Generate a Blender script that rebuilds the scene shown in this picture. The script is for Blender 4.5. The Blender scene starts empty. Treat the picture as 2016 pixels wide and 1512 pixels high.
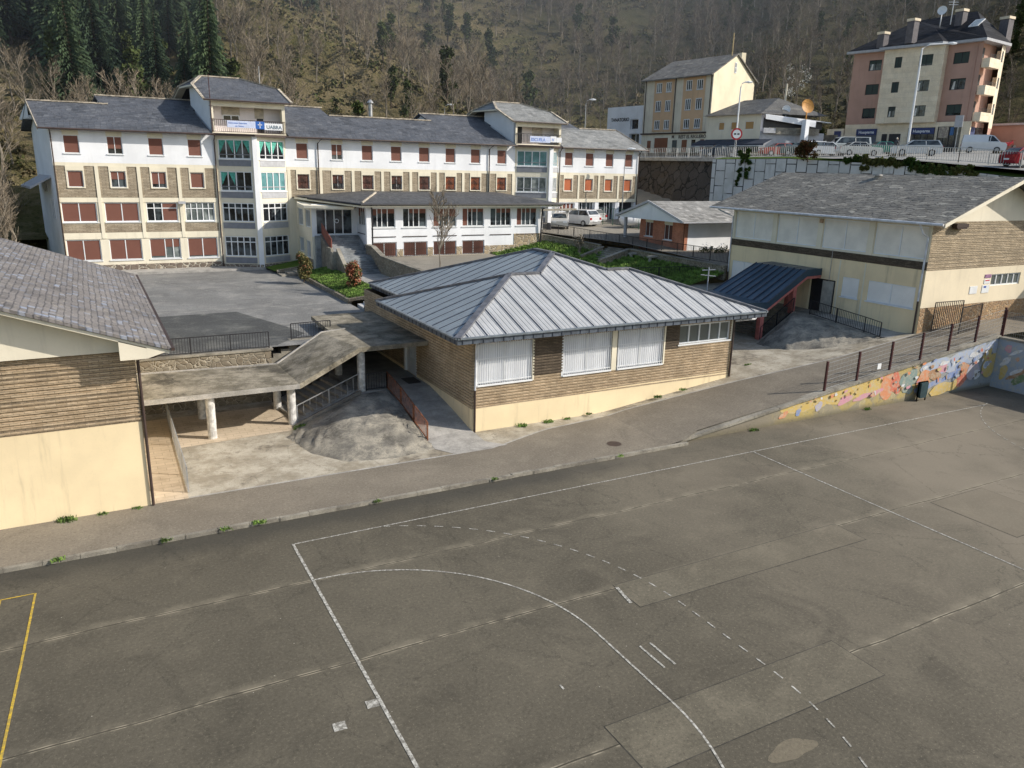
import bpy, math, random
import numpy as np
from mathutils import Vector, Matrix
random.seed(11); rng = np.random.default_rng(11)
S = bpy.context.scene; COL = S.collection
# ------------------------------------------------------------------ camera (metric frame: court corner at 0,0,0; X along the sideline)
CC = Vector((-4.7432, -23.1248, 11.8235)); YAW, PIT, ROL, FP = 0.4997, 0.2722, 0.0232, 1525.85
FW = Vector((math.sin(YAW)*math.cos(PIT), math.cos(YAW)*math.cos(PIT), -math.sin(PIT)))
_r = Vector((math.cos(YAW), -math.sin(YAW), 0)); _u = _r.cross(FW)
RR = _r*math.cos(ROL)+_u*math.sin(ROL); UU = -_r*math.sin(ROL)+_u*math.cos(ROL)
cd = bpy.data.cameras.new('camera'); cam = bpy.data.objects.new('camera', cd); COL.objects.link(cam)
M3 = Matrix((RR, UU, -FW)).transposed(); cam.matrix_world = Matrix.Translation(CC) @ M3.to_4x4()
cd.sensor_width = 36; cd.lens = 36*FP/2016; cd.clip_end = 3000; cd.clip_start = .1; S.camera = cam
# survey helpers: sight a photographed point onto a known real plane
def ray(p): return FW+RR*((p[0]-1008)/FP)+UU*((756-p[1])/FP)
def ony(p, y): d = ray(p); t = (y-CC.y)/d.y; return CC+d*t
def onx(p, x): d = ray(p); t = (x-CC.x)/d.x; return CC+d*t
def onz(p, z): d = ray(p); t = (z-CC.z)/d.z; return CC+d*t
def atd(p, dd): return CC+ray(p)*dd
# ------------------------------------------------------------------ object helpers
def link(o, parent=None):
    COL.objects.link(o)
    if parent: o.parent = parent; o.matrix_parent_inverse = Matrix.Translation(-Vector(parent.location)) if False else Matrix()
    return o
def tag(o, label=None, cat=None, group=None, kind=None):
    if label: o['label'] = label
    if cat: o['category'] = cat
    if group: o['group'] = group
    if kind: o['kind'] = kind
    return o
def empty(name, loc=(0,0,0), rz=0, label=None, cat=None, group=None):
    o = bpy.data.objects.new(name, None); COL.objects.link(o); o.location = loc; o.rotation_euler = (0,0,rz)
    o.empty_display_size = .3
    return tag(o, label, cat, group)
class MB:
    def __init__(s): s.v=[]; s.f=[]; s.m=[]; s.k=0; s.smooth=False
    def poly(s, pts, k=None):
        n=len(s.v); s.v.extend([tuple(p) for p in pts]); s.f.append(tuple(range(n,n+len(pts)))); s.m.append(s.k if k is None else k)
    def hexa(s, p, k=None):   # 8 points: bottom 4 ccw, top 4 ccw
        n=len(s.v); s.v.extend([tuple(q) for q in p]); kk=s.k if k is None else k
        for f in ((3,2,1,0),(4,5,6,7),(0,1,5,4),(1,2,6,5),(2,3,7,6),(3,0,4,7)):
            s.f.append(tuple(n+i for i in f)); s.m.append(kk)
    def box(s, a, b, k=None):
        (x0,y0,z0),(x1,y1,z1)=a,b
        s.hexa([(x0,y0,z0),(x1,y0,z0),(x1,y1,z0),(x0,y1,z0),(x0,y0,z1),(x1,y0,z1),(x1,y1,z1),(x0,y1,z1)],k)
    def fbox(s, F, u0,u1,z0,z1,d0,d1,k=None):
        s.hexa([F(u0,z0,d1),F(u1,z0,d1),F(u1,z0,d0),F(u0,z0,d0),F(u0,z1,d1),F(u1,z1,d1),F(u1,z1,d0),F(u0,z1,d0)],k)
    def prism(s, pts, h, k=None):   # polygon (ccw from above) pushed down by h (vector or number)
        h = Vector((0,0,-h)) if not isinstance(h, Vector) else h
        P=[Vector(p) for p in pts]; Q=[p+h for p in P]; s.poly(P,k); s.poly(Q[::-1],k)
        for i in range(len(P)):
            j=(i+1)%len(P); s.poly([P[i],Q[i],Q[j],P[j]],k)
    def bar(s, a, b, w, h=None, k=None, up=Vector((0,0,1))):
        a=Vector(a); b=Vector(b); h=h or w; d=(b-a).normalized()
        if abs(d.dot(up))>.98: up=Vector((0,1,0)) if abs(d.y)<.9 else Vector((1,0,0))
        r=d.cross(up).normalized()*(w/2); u=r.cross(d).normalized()*(h/2)
        s.hexa([a-r-u,b-r-u,b+r-u,a+r-u,a-r+u,b-r+u,b+r+u,a+r+u],k)
    def tube(s, pts, rad, n=8, k=None, cap=True):
        P=[Vector(p) for p in pts]; R=rad if isinstance(rad,(list,tuple)) else [rad]*len(P); rings=[]; base=len(s.v); kk=s.k if k is None else k
        for i,p in enumerate(P):
            d=(P[min(i+1,len(P)-1)]-P[max(i-1,0)]).normalized()
            a=Vector((0,0,1)) if abs(d.z)<.9 else Vector((1,0,0)); r=d.cross(a).normalized(); u=r.cross(d)
            for j in range(n):
                t=2*math.pi*j/n; s.v.append(tuple(p+(r*math.cos(t)+u*math.sin(t))*R[i]))
        for i in range(len(P)-1):
            for j in range(n):
                a0=base+i*n+j; a1=base+i*n+(j+1)%n; s.f.append((a0,a1,a1+n,a0+n)); s.m.append(kk)
        if cap:
            s.f.append(tuple(base+j for j in range(n))[::-1]); s.m.append(kk)
            e=base+(len(P)-1)*n; s.f.append(tuple(e+j for j in range(n))); s.m.append(kk)
    def grid(s, rows, k=None):
        n=len(s.v); c=len(rows[0]); kk=s.k if k is None else k
        for r in rows: s.v.extend([tuple(p) for p in r])
        for i in range(len(rows)-1):
            for j in range(c-1):
                a=n+i*c+j; s.f.append((a,a+1,a+c+1,a+c)); s.m.append(kk)
    def build(s, name, mats, parent=None, label=None, cat=None, group=None, kind=None, smooth=None, world=True, fix=True):
        me=bpy.data.meshes.new(name); me.from_pydata(s.v,[],s.f)
        mats=mats if isinstance(mats,(list,tuple)) else [mats]
        for m in mats: me.materials.append(m)
        if len(mats)>1: me.polygons.foreach_set('material_index', s.m)
        if smooth or (smooth is None and s.smooth): me.polygons.foreach_set('use_smooth',[True]*len(me.polygons))
        me.update()
        o=bpy.data.objects.new(name, me); COL.objects.link(o)
        if parent:
            o.parent=parent
            if world: o.matrix_parent_inverse=wm(parent).inverted()
        return tag(o,label,cat,group,kind)
def islands(b, name, m, root, **k):
    par=list(range(len(b.v)))
    def fd(i):
        while par[i]!=i: par[i]=par[par[i]]; i=par[i]
        return i
    for f in b.f:
        for i in f[1:]: par[fd(i)]=fd(f[0])
    G={}
    for f,mi in zip(b.f,b.m): G.setdefault(fd(f[0]),[]).append((f,mi))
    out=[]
    for fs in G.values():
        q=MB(); mp={}
        for f,mi in fs:
            for i in f:
                if i not in mp: mp[i]=len(q.v); q.v.append(b.v[i])
            q.f.append(tuple(mp[i] for i in f)); q.m.append(mi)
        out.append(q.build(name,m,root,**k))
    return out
def wm(o):
    M=Matrix.Translation(o.location) @ o.rotation_euler.to_matrix().to_4x4()
    if o.parent: M = wm(o.parent) @ o.matrix_parent_inverse @ M
    return M
def FR(O, U):
    O=Vector(O); U=Vector(U).normalized(); N=U.cross(Vector((0,0,1)))
    def F(u,z,d=0): return O+U*u+Vector((0,0,z))+N*d
    F.N=N; F.U=U; return F
def copy_tree(o, parent=None):
    c=o.copy(); COL.objects.link(c)
    if parent: c.parent=parent; c.matrix_parent_inverse=o.matrix_parent_inverse.copy()
    for ch in [x for x in o.children]: copy_tree(ch, c)
    return c
# ------------------------------------------------------------------ materials
class NT:
    def __init__(s, name):
        s.mat=bpy.data.materials.new(name); s.mat.use_nodes=True; s.t=s.mat.node_tree; s.t.nodes.clear()
        s.out=s.t.nodes.new('ShaderNodeOutputMaterial'); s.b=s.t.nodes.new('ShaderNodeBsdfPrincipled'); s.t.links.new(s.b.outputs[0], s.out.inputs[0])
        s.geo=s.t.nodes.new('ShaderNodeNewGeometry'); s.pos=s.geo.outputs['Position']
    def n(s, t): return s.t.nodes.new(t)
    def L(s, a, b): s.t.links.new(a,b)
    def put(s, sock, v):
        if isinstance(v, bpy.types.NodeSocket): s.L(v, sock)
        elif isinstance(v,(tuple,list)) and len(v)==3 and sock.type=='RGBA': sock.default_value=(*v,1)
        else: sock.default_value=v
    def obj(s): s.tc=s.n('ShaderNodeTexCoord'); s.pos=s.tc.outputs['Object']
    def scaled(s, sc, vec=None, rz=0):
        m=s.n('ShaderNodeMapping'); s.L(vec or s.pos, m.inputs[0]); m.inputs['Scale'].default_value=sc; m.inputs['Rotation'].default_value=(0,0,rz); return m.outputs[0]
    def noise(s, scale, detail=3, rough=.55, vec=None, dist=0):
        n=s.n('ShaderNodeTexNoise'); s.L(vec or s.pos, n.inputs['Vector']); n.inputs['Scale'].default_value=scale; n.inputs['Detail'].default_value=detail; n.inputs['Roughness'].default_value=rough; n.inputs['Distortion'].default_value=dist; return n.outputs['Fac']
    def voro(s, scale, feat='F1', vec=None, out='Distance', rnd=1):
        n=s.n('ShaderNodeTexVoronoi'); n.feature=feat; s.L(vec or s.pos, n.inputs['Vector']); n.inputs['Scale'].default_value=scale; n.inputs['Randomness'].default_value=rnd; return n.outputs[out]
    def math(s, op, a, b=0, c=0, clamp=False):
        n=s.n('ShaderNodeMath'); n.operation=op; n.use_clamp=clamp; s.put(n.inputs[0],a); s.put(n.inputs[1],b); s.put(n.inputs[2],c); return n.outputs[0]
    def rng(s, v, a, b, c=0, d=1):
        n=s.n('ShaderNodeMapRange'); s.L(v,n.inputs[0]); n.inputs[1].default_value=a; n.inputs[2].default_value=b; n.inputs[3].default_value=c; n.inputs[4].default_value=d; n.interpolation_type='SMOOTHSTEP'; return n.outputs[0]
    def mix(s, f, a, b, mode='MIX'):
        n=s.n('ShaderNodeMix'); n.data_type='RGBA'; n.blend_type=mode; s.put(n.inputs['Factor'],f); s.put(n.inputs[6],a); s.put(n.inputs[7],b); return n.outputs[2]
    def sep(s, v=None):
        n=s.n('ShaderNodeSeparateXYZ'); s.L(v or s.pos,n.inputs[0]); return n.outputs
    def comb(s, x, y, z=0.0):
        n=s.n('ShaderNodeCombineXYZ'); s.put(n.inputs[0],x); s.put(n.inputs[1],y); s.put(n.inputs[2],z); return n.outputs[0]
    def bump(s, h, strength=.5, dist=.02):
        n=s.n('ShaderNodeBump'); n.inputs['Strength'].default_value=strength; n.inputs['Distance'].default_value=dist; s.L(h,n.inputs['Height']); s.L(n.outputs[0], s.b.inputs['Normal'])
    def fin(s, col, rough=.8, metal=0, spec=None):
        s.put(s.b.inputs['Base Color'], col); s.put(s.b.inputs['Roughness'], rough); s.b.inputs['Metallic'].default_value=metal
        if spec is not None: s.b.inputs['Specular IOR Level'].default_value=spec
        return s.mat
def sc(c,f): return tuple(x*f for x in c)
MAT={}
def plain(name, col, rough=.6, metal=0, var=.18, vs=3, obj=False, spec=None):
    t=NT(name)
    if obj: t.obj()
    n=t.noise(vs,4); c=t.mix(t.rng(n,.35,.65), sc(col,1-var), sc(col,1+var*.6))
    return t.fin(c,rough,metal,spec)
def plaster(name, col, dirt=.5, dcol=(.22,.19,.15)):
    t=NT(name); c=t.mix(t.rng(t.noise(.5,4),.3,.7), sc(col,.9), sc(col,1.04))
    st=t.noise(1,5,.65,vec=t.scaled((2.2,2.2,.22)))
    c=t.mix(t.math('MULTIPLY',t.rng(st,.52,.8),dirt), c, dcol)
    c=t.mix(t.math('MULTIPLY',t.rng(t.noise(14,3),.5,.8),.12), c, sc(col,.6))
    t.bump(t.noise(40,3),.15,.01); return t.fin(c,.85)
def wallvec(t):
    o=t.sep(); return t.comb(t.math('ADD',o[0],o[1]), o[2])
def brickm(name, c1, c2, mort, w=.32, h=.075, msz=.012, bump=.6, var=.5):
    t=NT(name); v=wallvec(t); b=t.n('ShaderNodeTexBrick'); t.L(v,b.inputs['Vector'])
    b.inputs['Scale'].default_value=1; b.inputs['Mortar Size'].default_value=msz; b.inputs['Mortar Smooth'].default_value=.2; b.inputs['Brick Width'].default_value=w; b.inputs['Row Height'].default_value=h
    b.inputs['Color1'].default_value=(*c1,1); b.inputs['Color2'].default_value=(*c2,1); b.inputs['Mortar'].default_value=(*mort,1); b.inputs['Bias'].default_value=-.1
    c=t.mix(t.rng(t.noise(1.2,4),.3,.7), t.mix(1,b.outputs['Color'],(1-var*.5,)*3,'MULTIPLY'), b.outputs['Color'])
    st=t.noise(1,4,.6,vec=t.scaled((9,9,16))); c=t.mix(t.math('MULTIPLY',t.rng(st,.5,.75),.45), c, sc(c2,1.35))
    t.bump(b.outputs['Fac'],-bump,.02) if False else t.bump(t.math('SUBTRACT',1.0,b.outputs['Fac']),bump,.02)
    return t.fin(c,.85)
def stonem(name, c1, c2, mort, s=1.6):
    t=NT(name); v=t.scaled((1,1,1.2)); n=t.noise(2.5,2); 
    vv=t.n('ShaderNodeVectorMath'); vv.operation='ADD'; t.L(v,vv.inputs[0]); nn=t.n('ShaderNodeTexNoise'); t.L(t.pos,nn.inputs['Vector']); nn.inputs['Scale'].default_value=2.
    m=t.n('ShaderNodeVectorMath'); m.operation='SCALE'; t.L(nn.outputs['Color'],m.inputs[0]); m.inputs['Scale'].default_value=.5; t.L(m.outputs[0],vv.inputs[1])
    e=t.voro(s,'DISTANCE_TO_EDGE',vec=vv.outputs[0]); colr=t.voro(s,'F1',vec=vv.outputs[0],out='Color')
    o=t.n('ShaderNodeSeparateColor'); t.L(colr,o.inputs[0])
    c=t.mix(o.outputs[0],c1,c2); c=t.mix(t.math('MULTIPLY',o.outputs[1],.5),c,sc(c1,.45)); c=t.mix(t.rng(t.noise(6,4),.4,.8),c,sc(c2,.7))
    c=t.mix(t.rng(e,.02,.05,1,0),c,mort); t.bump(t.rng(e,0,.12),.8,.05); return t.fin(c,.9)
def slate(name, cols, w, h, axis='xz', lich=.3, rough=.6, lc=(.42,.4,.34), sheen=.5, irr=.5, zf=2.2, edge=.7):
    """overlapping courses of slates: axis = world axis along the courses + axis up the slope"""
    t=NT(name); o=t.sep(); a={'x':o[0],'y':o[1]}[axis[0]]; b_={'z':o[2],'x':o[0],'y':o[1]}[axis[1]]
    up_=t.math('MULTIPLY',b_,zf if axis[1]=='z' else 1.0); up_=t.math('ADD',up_,t.math('MULTIPLY',t.math('SUBTRACT',t.noise(1.6,4),.5),h*irr*1.6))
    r=t.math('DIVIDE',up_,h); row=t.math('FLOOR',r); fr=t.math('SUBTRACT',r,row)
    wr=t.n('ShaderNodeTexWhiteNoise'); wr.noise_dimensions='1D'; t.L(row,wr.inputs['W'])
    aa=t.math('ADD',t.math('DIVIDE',t.math('ADD',a,t.math('MULTIPLY',t.noise(2.3,3),w*irr)),w),t.math('MULTIPLY',wr.outputs['Value'],7.3)); col_=t.math('FLOOR',aa); fa=t.math('SUBTRACT',aa,col_)
    wn=t.n('ShaderNodeTexWhiteNoise'); wn.noise_dimensions='2D'; t.L(t.comb(col_,row),wn.inputs['Vector']); v=wn.outputs['Value']; sc_=t.n('ShaderNodeSeparateColor'); t.L(wn.outputs['Color'],sc_.inputs[0])
    c=t.mix(v,cols[0],cols[1]); c=t.mix(t.rng(sc_.outputs[0],.82,.97),c,cols[2]); c=t.mix(t.rng(sc_.outputs[1],.8,1,0,.7),c,sc(cols[0],.5))
    c=t.mix(t.rng(t.noise(.3,5,.6),.38,.64,0,.55), c, cols[1]); c=t.mix(t.math('MULTIPLY',t.rng(t.noise(5.0,6,.8),.54,.68),lich), c, lc); c=t.mix(t.rng(t.noise(.8,5,.7),.35,.55,.45,0), c, sc(cols[0],.4))
    ed=t.math('MAXIMUM',t.math('MULTIPLY',t.rng(fr,.0,.26,1,0),t.rng(sc_.outputs[2],0,.6,.35,1)),t.math('MULTIPLY',t.rng(t.math('ABSOLUTE',t.math('SUBTRACT',fa,.5)),.44,.5),.7)); c=t.mix(t.math('MULTIPLY',ed,edge),c,sc(cols[0],.18))  # dark joints, plus the shadow beneath each course put into the colour
    hgt=t.math('SUBTRACT',t.math('ADD',t.math('MULTIPLY',t.math('SUBTRACT',1.0,fr),1.0),t.math('MULTIPLY',v,.8)),t.math('MULTIPLY',ed,.6))
    t.bump(hgt,.8,.03); t.b.inputs['Specular IOR Level'].default_value=sheen
    return t.fin(c,t.rng(v,0,1,rough-.1,rough+.15))
def asphalt(name, c, light, dark, big=.12, seams=(), lightness=.5, extra=None):
    t=NT(name); n1=t.noise(big,5,.6,dist=.6); n2=t.noise(.7,6,.65,dist=.4); n3=t.noise(11,6,.9); n4=t.voro(9)
    col=t.mix(t.rng(n1,.35,.68), sc(c,.86), sc(c,1.14)); col=t.mix(t.math('MULTIPLY',t.rng(n2,.46,.78),lightness), col, light)
    col=t.mix(t.math('MULTIPLY',t.rng(t.noise(.35,5,.7,dist=1),.5,.7),.55), col, dark)
    col=t.mix(t.rng(n3,.52,.66,0,.6), col, sc(light,1.25)); col=t.mix(t.rng(n3,.34,.48,.7,0), col, sc(dark,.6)); col=t.mix(t.rng(n4,.03,.09,.75,0), col, sc(light,2.2))
    if extra: col=extra(t,col)
    if seams:
        o=t.sep(); nw=t.noise(1.1,4); y=t.math('ADD',o[1],t.math('MULTIPLY',t.math('SUBTRACT',t.noise(.25,3),.5),.25))
        for y0,wd in seams:
            d=t.math('ABSOLUTE',t.math('SUBTRACT',y,y0)); 
            d2=t.math('ABSOLUTE',t.math('ADD',t.math('SUBTRACT',y,y0+.07),t.math('MULTIPLY',t.math('SUBTRACT',t.noise(.9,5,.7),.5),.5)))
            f=t.math('MULTIPLY',t.rng(d2,0,wd*1.5,1,0),t.rng(nw,.35,.7,.12,.9)); col=t.mix(t.math('MULTIPLY',f,.5),col,sc(light,1.2)); col=t.mix(t.math('MULTIPLY',t.rng(t.math('ABSOLUTE',t.math('SUBTRACT',d,.035)),.0,.03,1,0),t.rng(t.noise(2.2,4),.42,.6)),col,sc(light,1.5))
            col=t.mix(t.math('MULTIPLY',t.rng(d,.008,.028,.8,0),t.rng(nw,.3,.5,.25,1)),col,sc(dark,.45))
    t.bump(t.math('ADD',n3,t.math('MULTIPLY',n2,.5)),.35,.012); return t.fin(col,.92,spec=.25)
def concrete(name, c, dark, patch=.7, s=.6, stain=(.09,.085,.075), crack=True):
    t=NT(name); n1=t.noise(s,8,.62); n2=t.noise(s*5,7,.72); n3=t.noise(30,4,.8); n4=t.noise(s*.45,4,.55); st=t.noise(1,6,.7,vec=t.scaled((.5,2.6,1.2),rz=.35))
    col=t.mix(t.rng(t.math('ADD',t.math('MULTIPLY',n1,.6),t.math('MULTIPLY',n2,.4)),.40,.60), dark, c); col=t.mix(t.math('MULTIPLY',t.rng(st,.5,.75),.35), col, sc(c,1.2))
    col=t.mix(t.math('MULTIPLY',t.rng(t.math('ADD',t.math('MULTIPLY',n4,.55),t.math('MULTIPLY',n2,.45)),.50,.62),patch), col, stain); col=t.mix(t.math('MULTIPLY',t.rng(n2,.56,.70),.35), col, sc(c,.6))
    col=t.mix(t.rng(n3,.36,.5,.45,0), col, sc(dark,.5)); col=t.mix(t.rng(n3,.55,.7,0,.3), col, sc(c,1.25))
    if crack:
        e=t.voro(.5,'DISTANCE_TO_EDGE'); ee=t.math('ADD',e,t.math('MULTIPLY',t.math('SUBTRACT',t.noise(3,5,.7),.5),.14)); col=t.mix(t.rng(t.math('ABSOLUTE',ee),.0,.007,.45,0),col,sc(dark,.3))
    t.bump(t.math('ADD',n2,t.math('MULTIPLY',n3,.6)),.6,.03); return t.fin(col,.9,spec=.3)
# ------------------------------------------------------------------ material set
m_white=plaster('white_plaster',(.82,.84,.88),.22,(.42,.42,.42)); m_cream=plaster('cream_plaster',(.80,.74,.59),.3); m_palecream=plaster('pale_cream_plaster',(.80,.74,.60),.25)
m_yellow=plaster('yellow_plaster',(.86,.71,.46),.55,(.33,.27,.17)); m_beige=plaster('beige_plaster',(.80,.70,.52),.25); m_pinkwhite=plaster('pink_white_plaster',(.90,.83,.83),.3)
m_brick=brickm('brown_ledge_brick',(.44,.33,.21),(.60,.47,.32),(.20,.155,.11),.30,.07,.008); m_brickdark=brickm('dark_recessed_brick',(.10,.075,.05),(.17,.13,.09),(.04,.03,.025),.3,.07,.008)
m_bricksch=brickm('tan_thin_brick',(.46,.37,.25),(.66,.54,.38),(.14,.11,.08),.34,.075,.014)
m_brickmain=brickm('grey_brown_brick',(.33,.27,.19),(.46,.39,.29),(.15,.12,.09),.5,.11,.012)
m_redbrick=brickm('red_brick',(.50,.17,.09),(.60,.23,.13),(.42,.30,.24),.25,.07,.008)
m_stone=stonem('crazy_stone',(.30,.25,.19),(.17,.13,.11),(.50,.46,.38),1.7); m_stonesm=stonem('small_stone',(.34,.30,.23),(.22,.18,.13),(.40,.36,.29),3.0); m_stonetan=stonem('tan_stone',(.50,.32,.16),(.34,.22,.13),(.46,.38,.27),3.2)
m_boulder=stonem('dark_boulders',(.12,.10,.085),(.07,.058,.05),(.018,.016,.014),.62)
m_slate=slate('blue_slate',((.085,.093,.11),(.105,.113,.132),(.135,.145,.165)),.42,.30,'xz',.22,.62,sheen=.3); m_slatey=m_slate
m_slateold=slate('old_grey_slate',((.12,.117,.105),(.19,.185,.168),(.30,.295,.265)),.62,.30,'yz',.65,.75,(.33,.325,.29),irr=1.5,edge=1.0,zf=2.9)
m_slatehall=slate('hall_slate',((.15,.14,.14),(.21,.195,.19),(.24,.275,.35)),.27,.19,'yx',.6,.6,(.48,.44,.33),irr=.5,edge=.6); m_slatekiosk=slate('kiosk_slate',((.24,.235,.22),(.32,.315,.30),(.44,.43,.41)),.5,.26,'xz',.6,.75)
m_slategrey=slate('street_house_slate',((.13,.125,.115),(.2,.19,.175),(.30,.29,.26)),.6,.5,'yz',.6,.75); m_slateblack=slate('dark_slate',((.012,.013,.017),(.02,.022,.028),(.03,.033,.04)),.6,.4,'yz',.06,.7,(.08,.08,.085),.12)
m_fibre=slate('dark_roof_tiles',((.06,.063,.07),(.08,.083,.09),(.13,.13,.135)),.24,.42,'xy',.35,.6,(.3,.3,.28))
m_ridge=plain('ridge_mortar',(.42,.37,.30),.9,var=.4,vs=4)
m_gutter=plain('brown_gutter',(.055,.035,.03),.5); m_pipe_w=plain('pale_pipe',(.62,.64,.68),.5); m_frame=plain('white_window_frame',(.80,.82,.84),.35,var=.05); m_dark=plain('dark_metal',(.02,.02,.025),.5); m_black=plain('black_iron',(.018,.018,.022),.55)
m_galv=plain('galvanised_steel',(.42,.43,.44),.45,.5); m_maroon=plain('maroon_post',(.055,.012,.014),.5); m_greyp=plain('grey_panel',(.22,.23,.26),.6,var=.1)
m_greypl=plain('light_grey_panel',(.42,.43,.46),.6,var=.1)
m_salmon=plain('salmon_paint',(.52,.17,.15),.6)
def metalroof(name, c, axis, freq, rough=.38):
    t=NT(name); o=t.sep(); a=o[0] if axis=='x' else o[1]
    w=t.math('ABSOLUTE',t.math('SUBTRACT',t.math('FRACT',t.math('MULTIPLY',a,freq)),.5))
    col=t.mix(t.rng(w,.32,.46), c, sc(c,.78)); col=t.mix(t.rng(t.noise(.6,5,.7),.4,.7,0,.5), col, sc(c,1.3)); col=t.mix(t.rng(t.noise(9,4,.7),.55,.75,0,.4),col,sc(c,.6))
    t.bump(t.rng(w,.3,.45,1,0),.7,.03); t.b.inputs['Specular IOR Level'].default_value=.5
    return t.fin(col,t.rng(t.noise(2,4),.3,.7,rough,rough+.2),.15)
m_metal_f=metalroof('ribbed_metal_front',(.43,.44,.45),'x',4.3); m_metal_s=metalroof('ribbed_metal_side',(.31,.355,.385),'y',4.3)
m_metal_cap=plain('roof_cap',(.15,.155,.175),.45,.2,var=.3); m_metal_fascia=plain('roof_fascia',(.09,.11,.14),.5,.1,var=.3); m_seam=plain('roof_seam',(.05,.06,.085),.45)
m_metal_blue=metalroof('blue_porch_metal',(.045,.085,.13),'y',.9,.28)
def louvre(name, c, pitch, dk=.6, rough=.55, var=.15):
    t=NT(name); o=t.sep(); w=t.math('FRACT',t.math('DIVIDE',o[2],pitch)); col=t.mix(t.rng(w,.75,.98), c, sc(c,dk)); col=t.mix(t.math('MULTIPLY',t.rng(t.noise(.8,4),.35,.7),var*2),col,sc(c,1-var*2)); t.bump(w,.5,.012); return t.fin(col,rough)
m_shut=louvre('red_brown_shutter',(.19,.068,.045),.06,.55,.5); m_shut_or=louvre('orange_shutter',(.52,.14,.05),.12,.5,.5,.25); m_shut_w=louvre('white_shutter',(.96,.94,.90),.07,.7); m_shut_g=louvre('pale_shutter',(.94,.90,.82),.055,.75,.6,.2); m_shut_tan=louvre('tan_shutter',(.50,.30,.12),.06,.6); m_shut_green=louvre('dark_green_shutter',(.028,.05,.045),.06,.6); m_shut_brown=louvre('brown_roller',(.26,.10,.05),.09,.5)
def vblind():
    t=NT('pleated_white_blind'); o=t.sep(); w=t.math('FRACT',t.math('MULTIPLY',o[0],9.0)); nz=t.noise(2.2,3); col=t.mix(t.rng(w,.6,.95),(.84,.86,.90),(.46,.48,.53)); col=t.mix(t.rng(nz,.4,.7,0,.25),col,(.58,.60,.65)); t.bump(w,.6,.03); return t.fin(col,.6)
m_blind=vblind()
def glassm(name, c=(.012,.014,.017), rough=.06, tint=(.09,.11,.12)):
    t=NT(name); col=t.mix(t.rng(t.noise(.9,3),.42,.62),c,tint); return t.fin(col,rough,spec=.6)
m_glass=glassm('window_glass'); m_glass_cur=glassm('glass_with_pale_curtain',(.10,.12,.12),.15,(.34,.37,.36)); m_glass_teal=glassm('glass_over_teal_curtain',(.07,.20,.21),.15,(.14,.30,.32)); m_glass_fr=glassm('frosted_glass',(.11,.125,.12),.35,(.17,.19,.18))
m_teal=plain('teal_curtain',(.10,.42,.34),.8,var=.3,vs=6); m_curt=plain('white_curtain',(.72,.70,.66),.8)
m_conc=concrete('weathered_concrete',(.36,.335,.28),(.17,.155,.13),.5); m_slab=concrete('canopy_concrete',(.36,.325,.26),(.15,.135,.10),.9,1.3,(.05,.045,.035)); m_edge=concrete('pale_concrete',(.46,.44,.41),(.30,.29,.27),.3,1.4,crack=False)
m_mound=concrete('rough_mortar_slope',(.37,.34,.28),(.17,.16,.14),.85,1.3,(.075,.07,.062)); m_apron=concrete('pale_worn_concrete',(.50,.46,.38),(.29,.255,.195),.9,.7,(.12,.10,.075))
m_cols=plain('column_white',(.60,.59,.57),.8,var=.3,vs=5)
def court_extra(t,col):
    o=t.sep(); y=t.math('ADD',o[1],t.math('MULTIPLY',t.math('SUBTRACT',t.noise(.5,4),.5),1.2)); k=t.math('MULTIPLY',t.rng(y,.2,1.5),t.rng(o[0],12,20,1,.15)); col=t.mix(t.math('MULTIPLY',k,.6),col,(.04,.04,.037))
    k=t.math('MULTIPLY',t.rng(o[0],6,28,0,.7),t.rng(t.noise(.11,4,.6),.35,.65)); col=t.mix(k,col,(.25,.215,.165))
    e=t.voro(.16,'DISTANCE_TO_EDGE'); e=t.math('ADD',e,t.math('MULTIPLY',t.math('SUBTRACT',t.noise(2.5,5,.7),.5),.09)); col=t.mix(t.math('MULTIPLY',t.rng(t.math('ABSOLUTE',e),.0,.004,1,0),.35),col,(.02,.02,.018))
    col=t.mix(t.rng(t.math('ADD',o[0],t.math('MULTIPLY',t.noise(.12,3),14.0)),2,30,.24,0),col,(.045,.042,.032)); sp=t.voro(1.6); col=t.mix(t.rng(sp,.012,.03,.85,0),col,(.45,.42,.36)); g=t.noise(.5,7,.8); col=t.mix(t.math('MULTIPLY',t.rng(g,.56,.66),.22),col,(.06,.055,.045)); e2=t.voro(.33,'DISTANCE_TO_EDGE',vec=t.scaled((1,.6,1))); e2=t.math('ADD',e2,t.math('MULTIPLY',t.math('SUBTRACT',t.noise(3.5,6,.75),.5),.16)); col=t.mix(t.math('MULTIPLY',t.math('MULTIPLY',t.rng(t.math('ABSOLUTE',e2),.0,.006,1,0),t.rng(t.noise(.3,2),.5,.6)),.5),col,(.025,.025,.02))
    return col
m_court=asphalt('court_asphalt',(.121,.108,.082),(.22,.195,.146),(.067,.060,.047),.12,((-2.5,.22),(-6.8,.18),(-12.1,.2)),.35,court_extra)
m_patch=asphalt('asphalt_repair',(.125,.113,.085),(.22,.195,.145),(.08,.072,.055),.4,(),.7,lambda t,col: t.mix(t.math('MULTIPLY',t.rng(t.sep()[0],4,28,0,.62),t.rng(t.noise(.11,4,.6),.35,.65,.5,1)),col,(.235,.20,.152)))
m_path=asphalt('path_asphalt',(.20,.175,.14),(.29,.26,.205),(.14,.123,.10),.2,(),.45)
m_yard=asphalt('yard_asphalt',(.19,.19,.185),(.33,.32,.295),(.11,.11,.11),.22,((21.0,.1),(28.,.12)),.8); m_yarddk=asphalt('yard_dark_patch',(.075,.078,.078),(.19,.19,.175),(.045,.047,.048),.3,(),.9)
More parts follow.
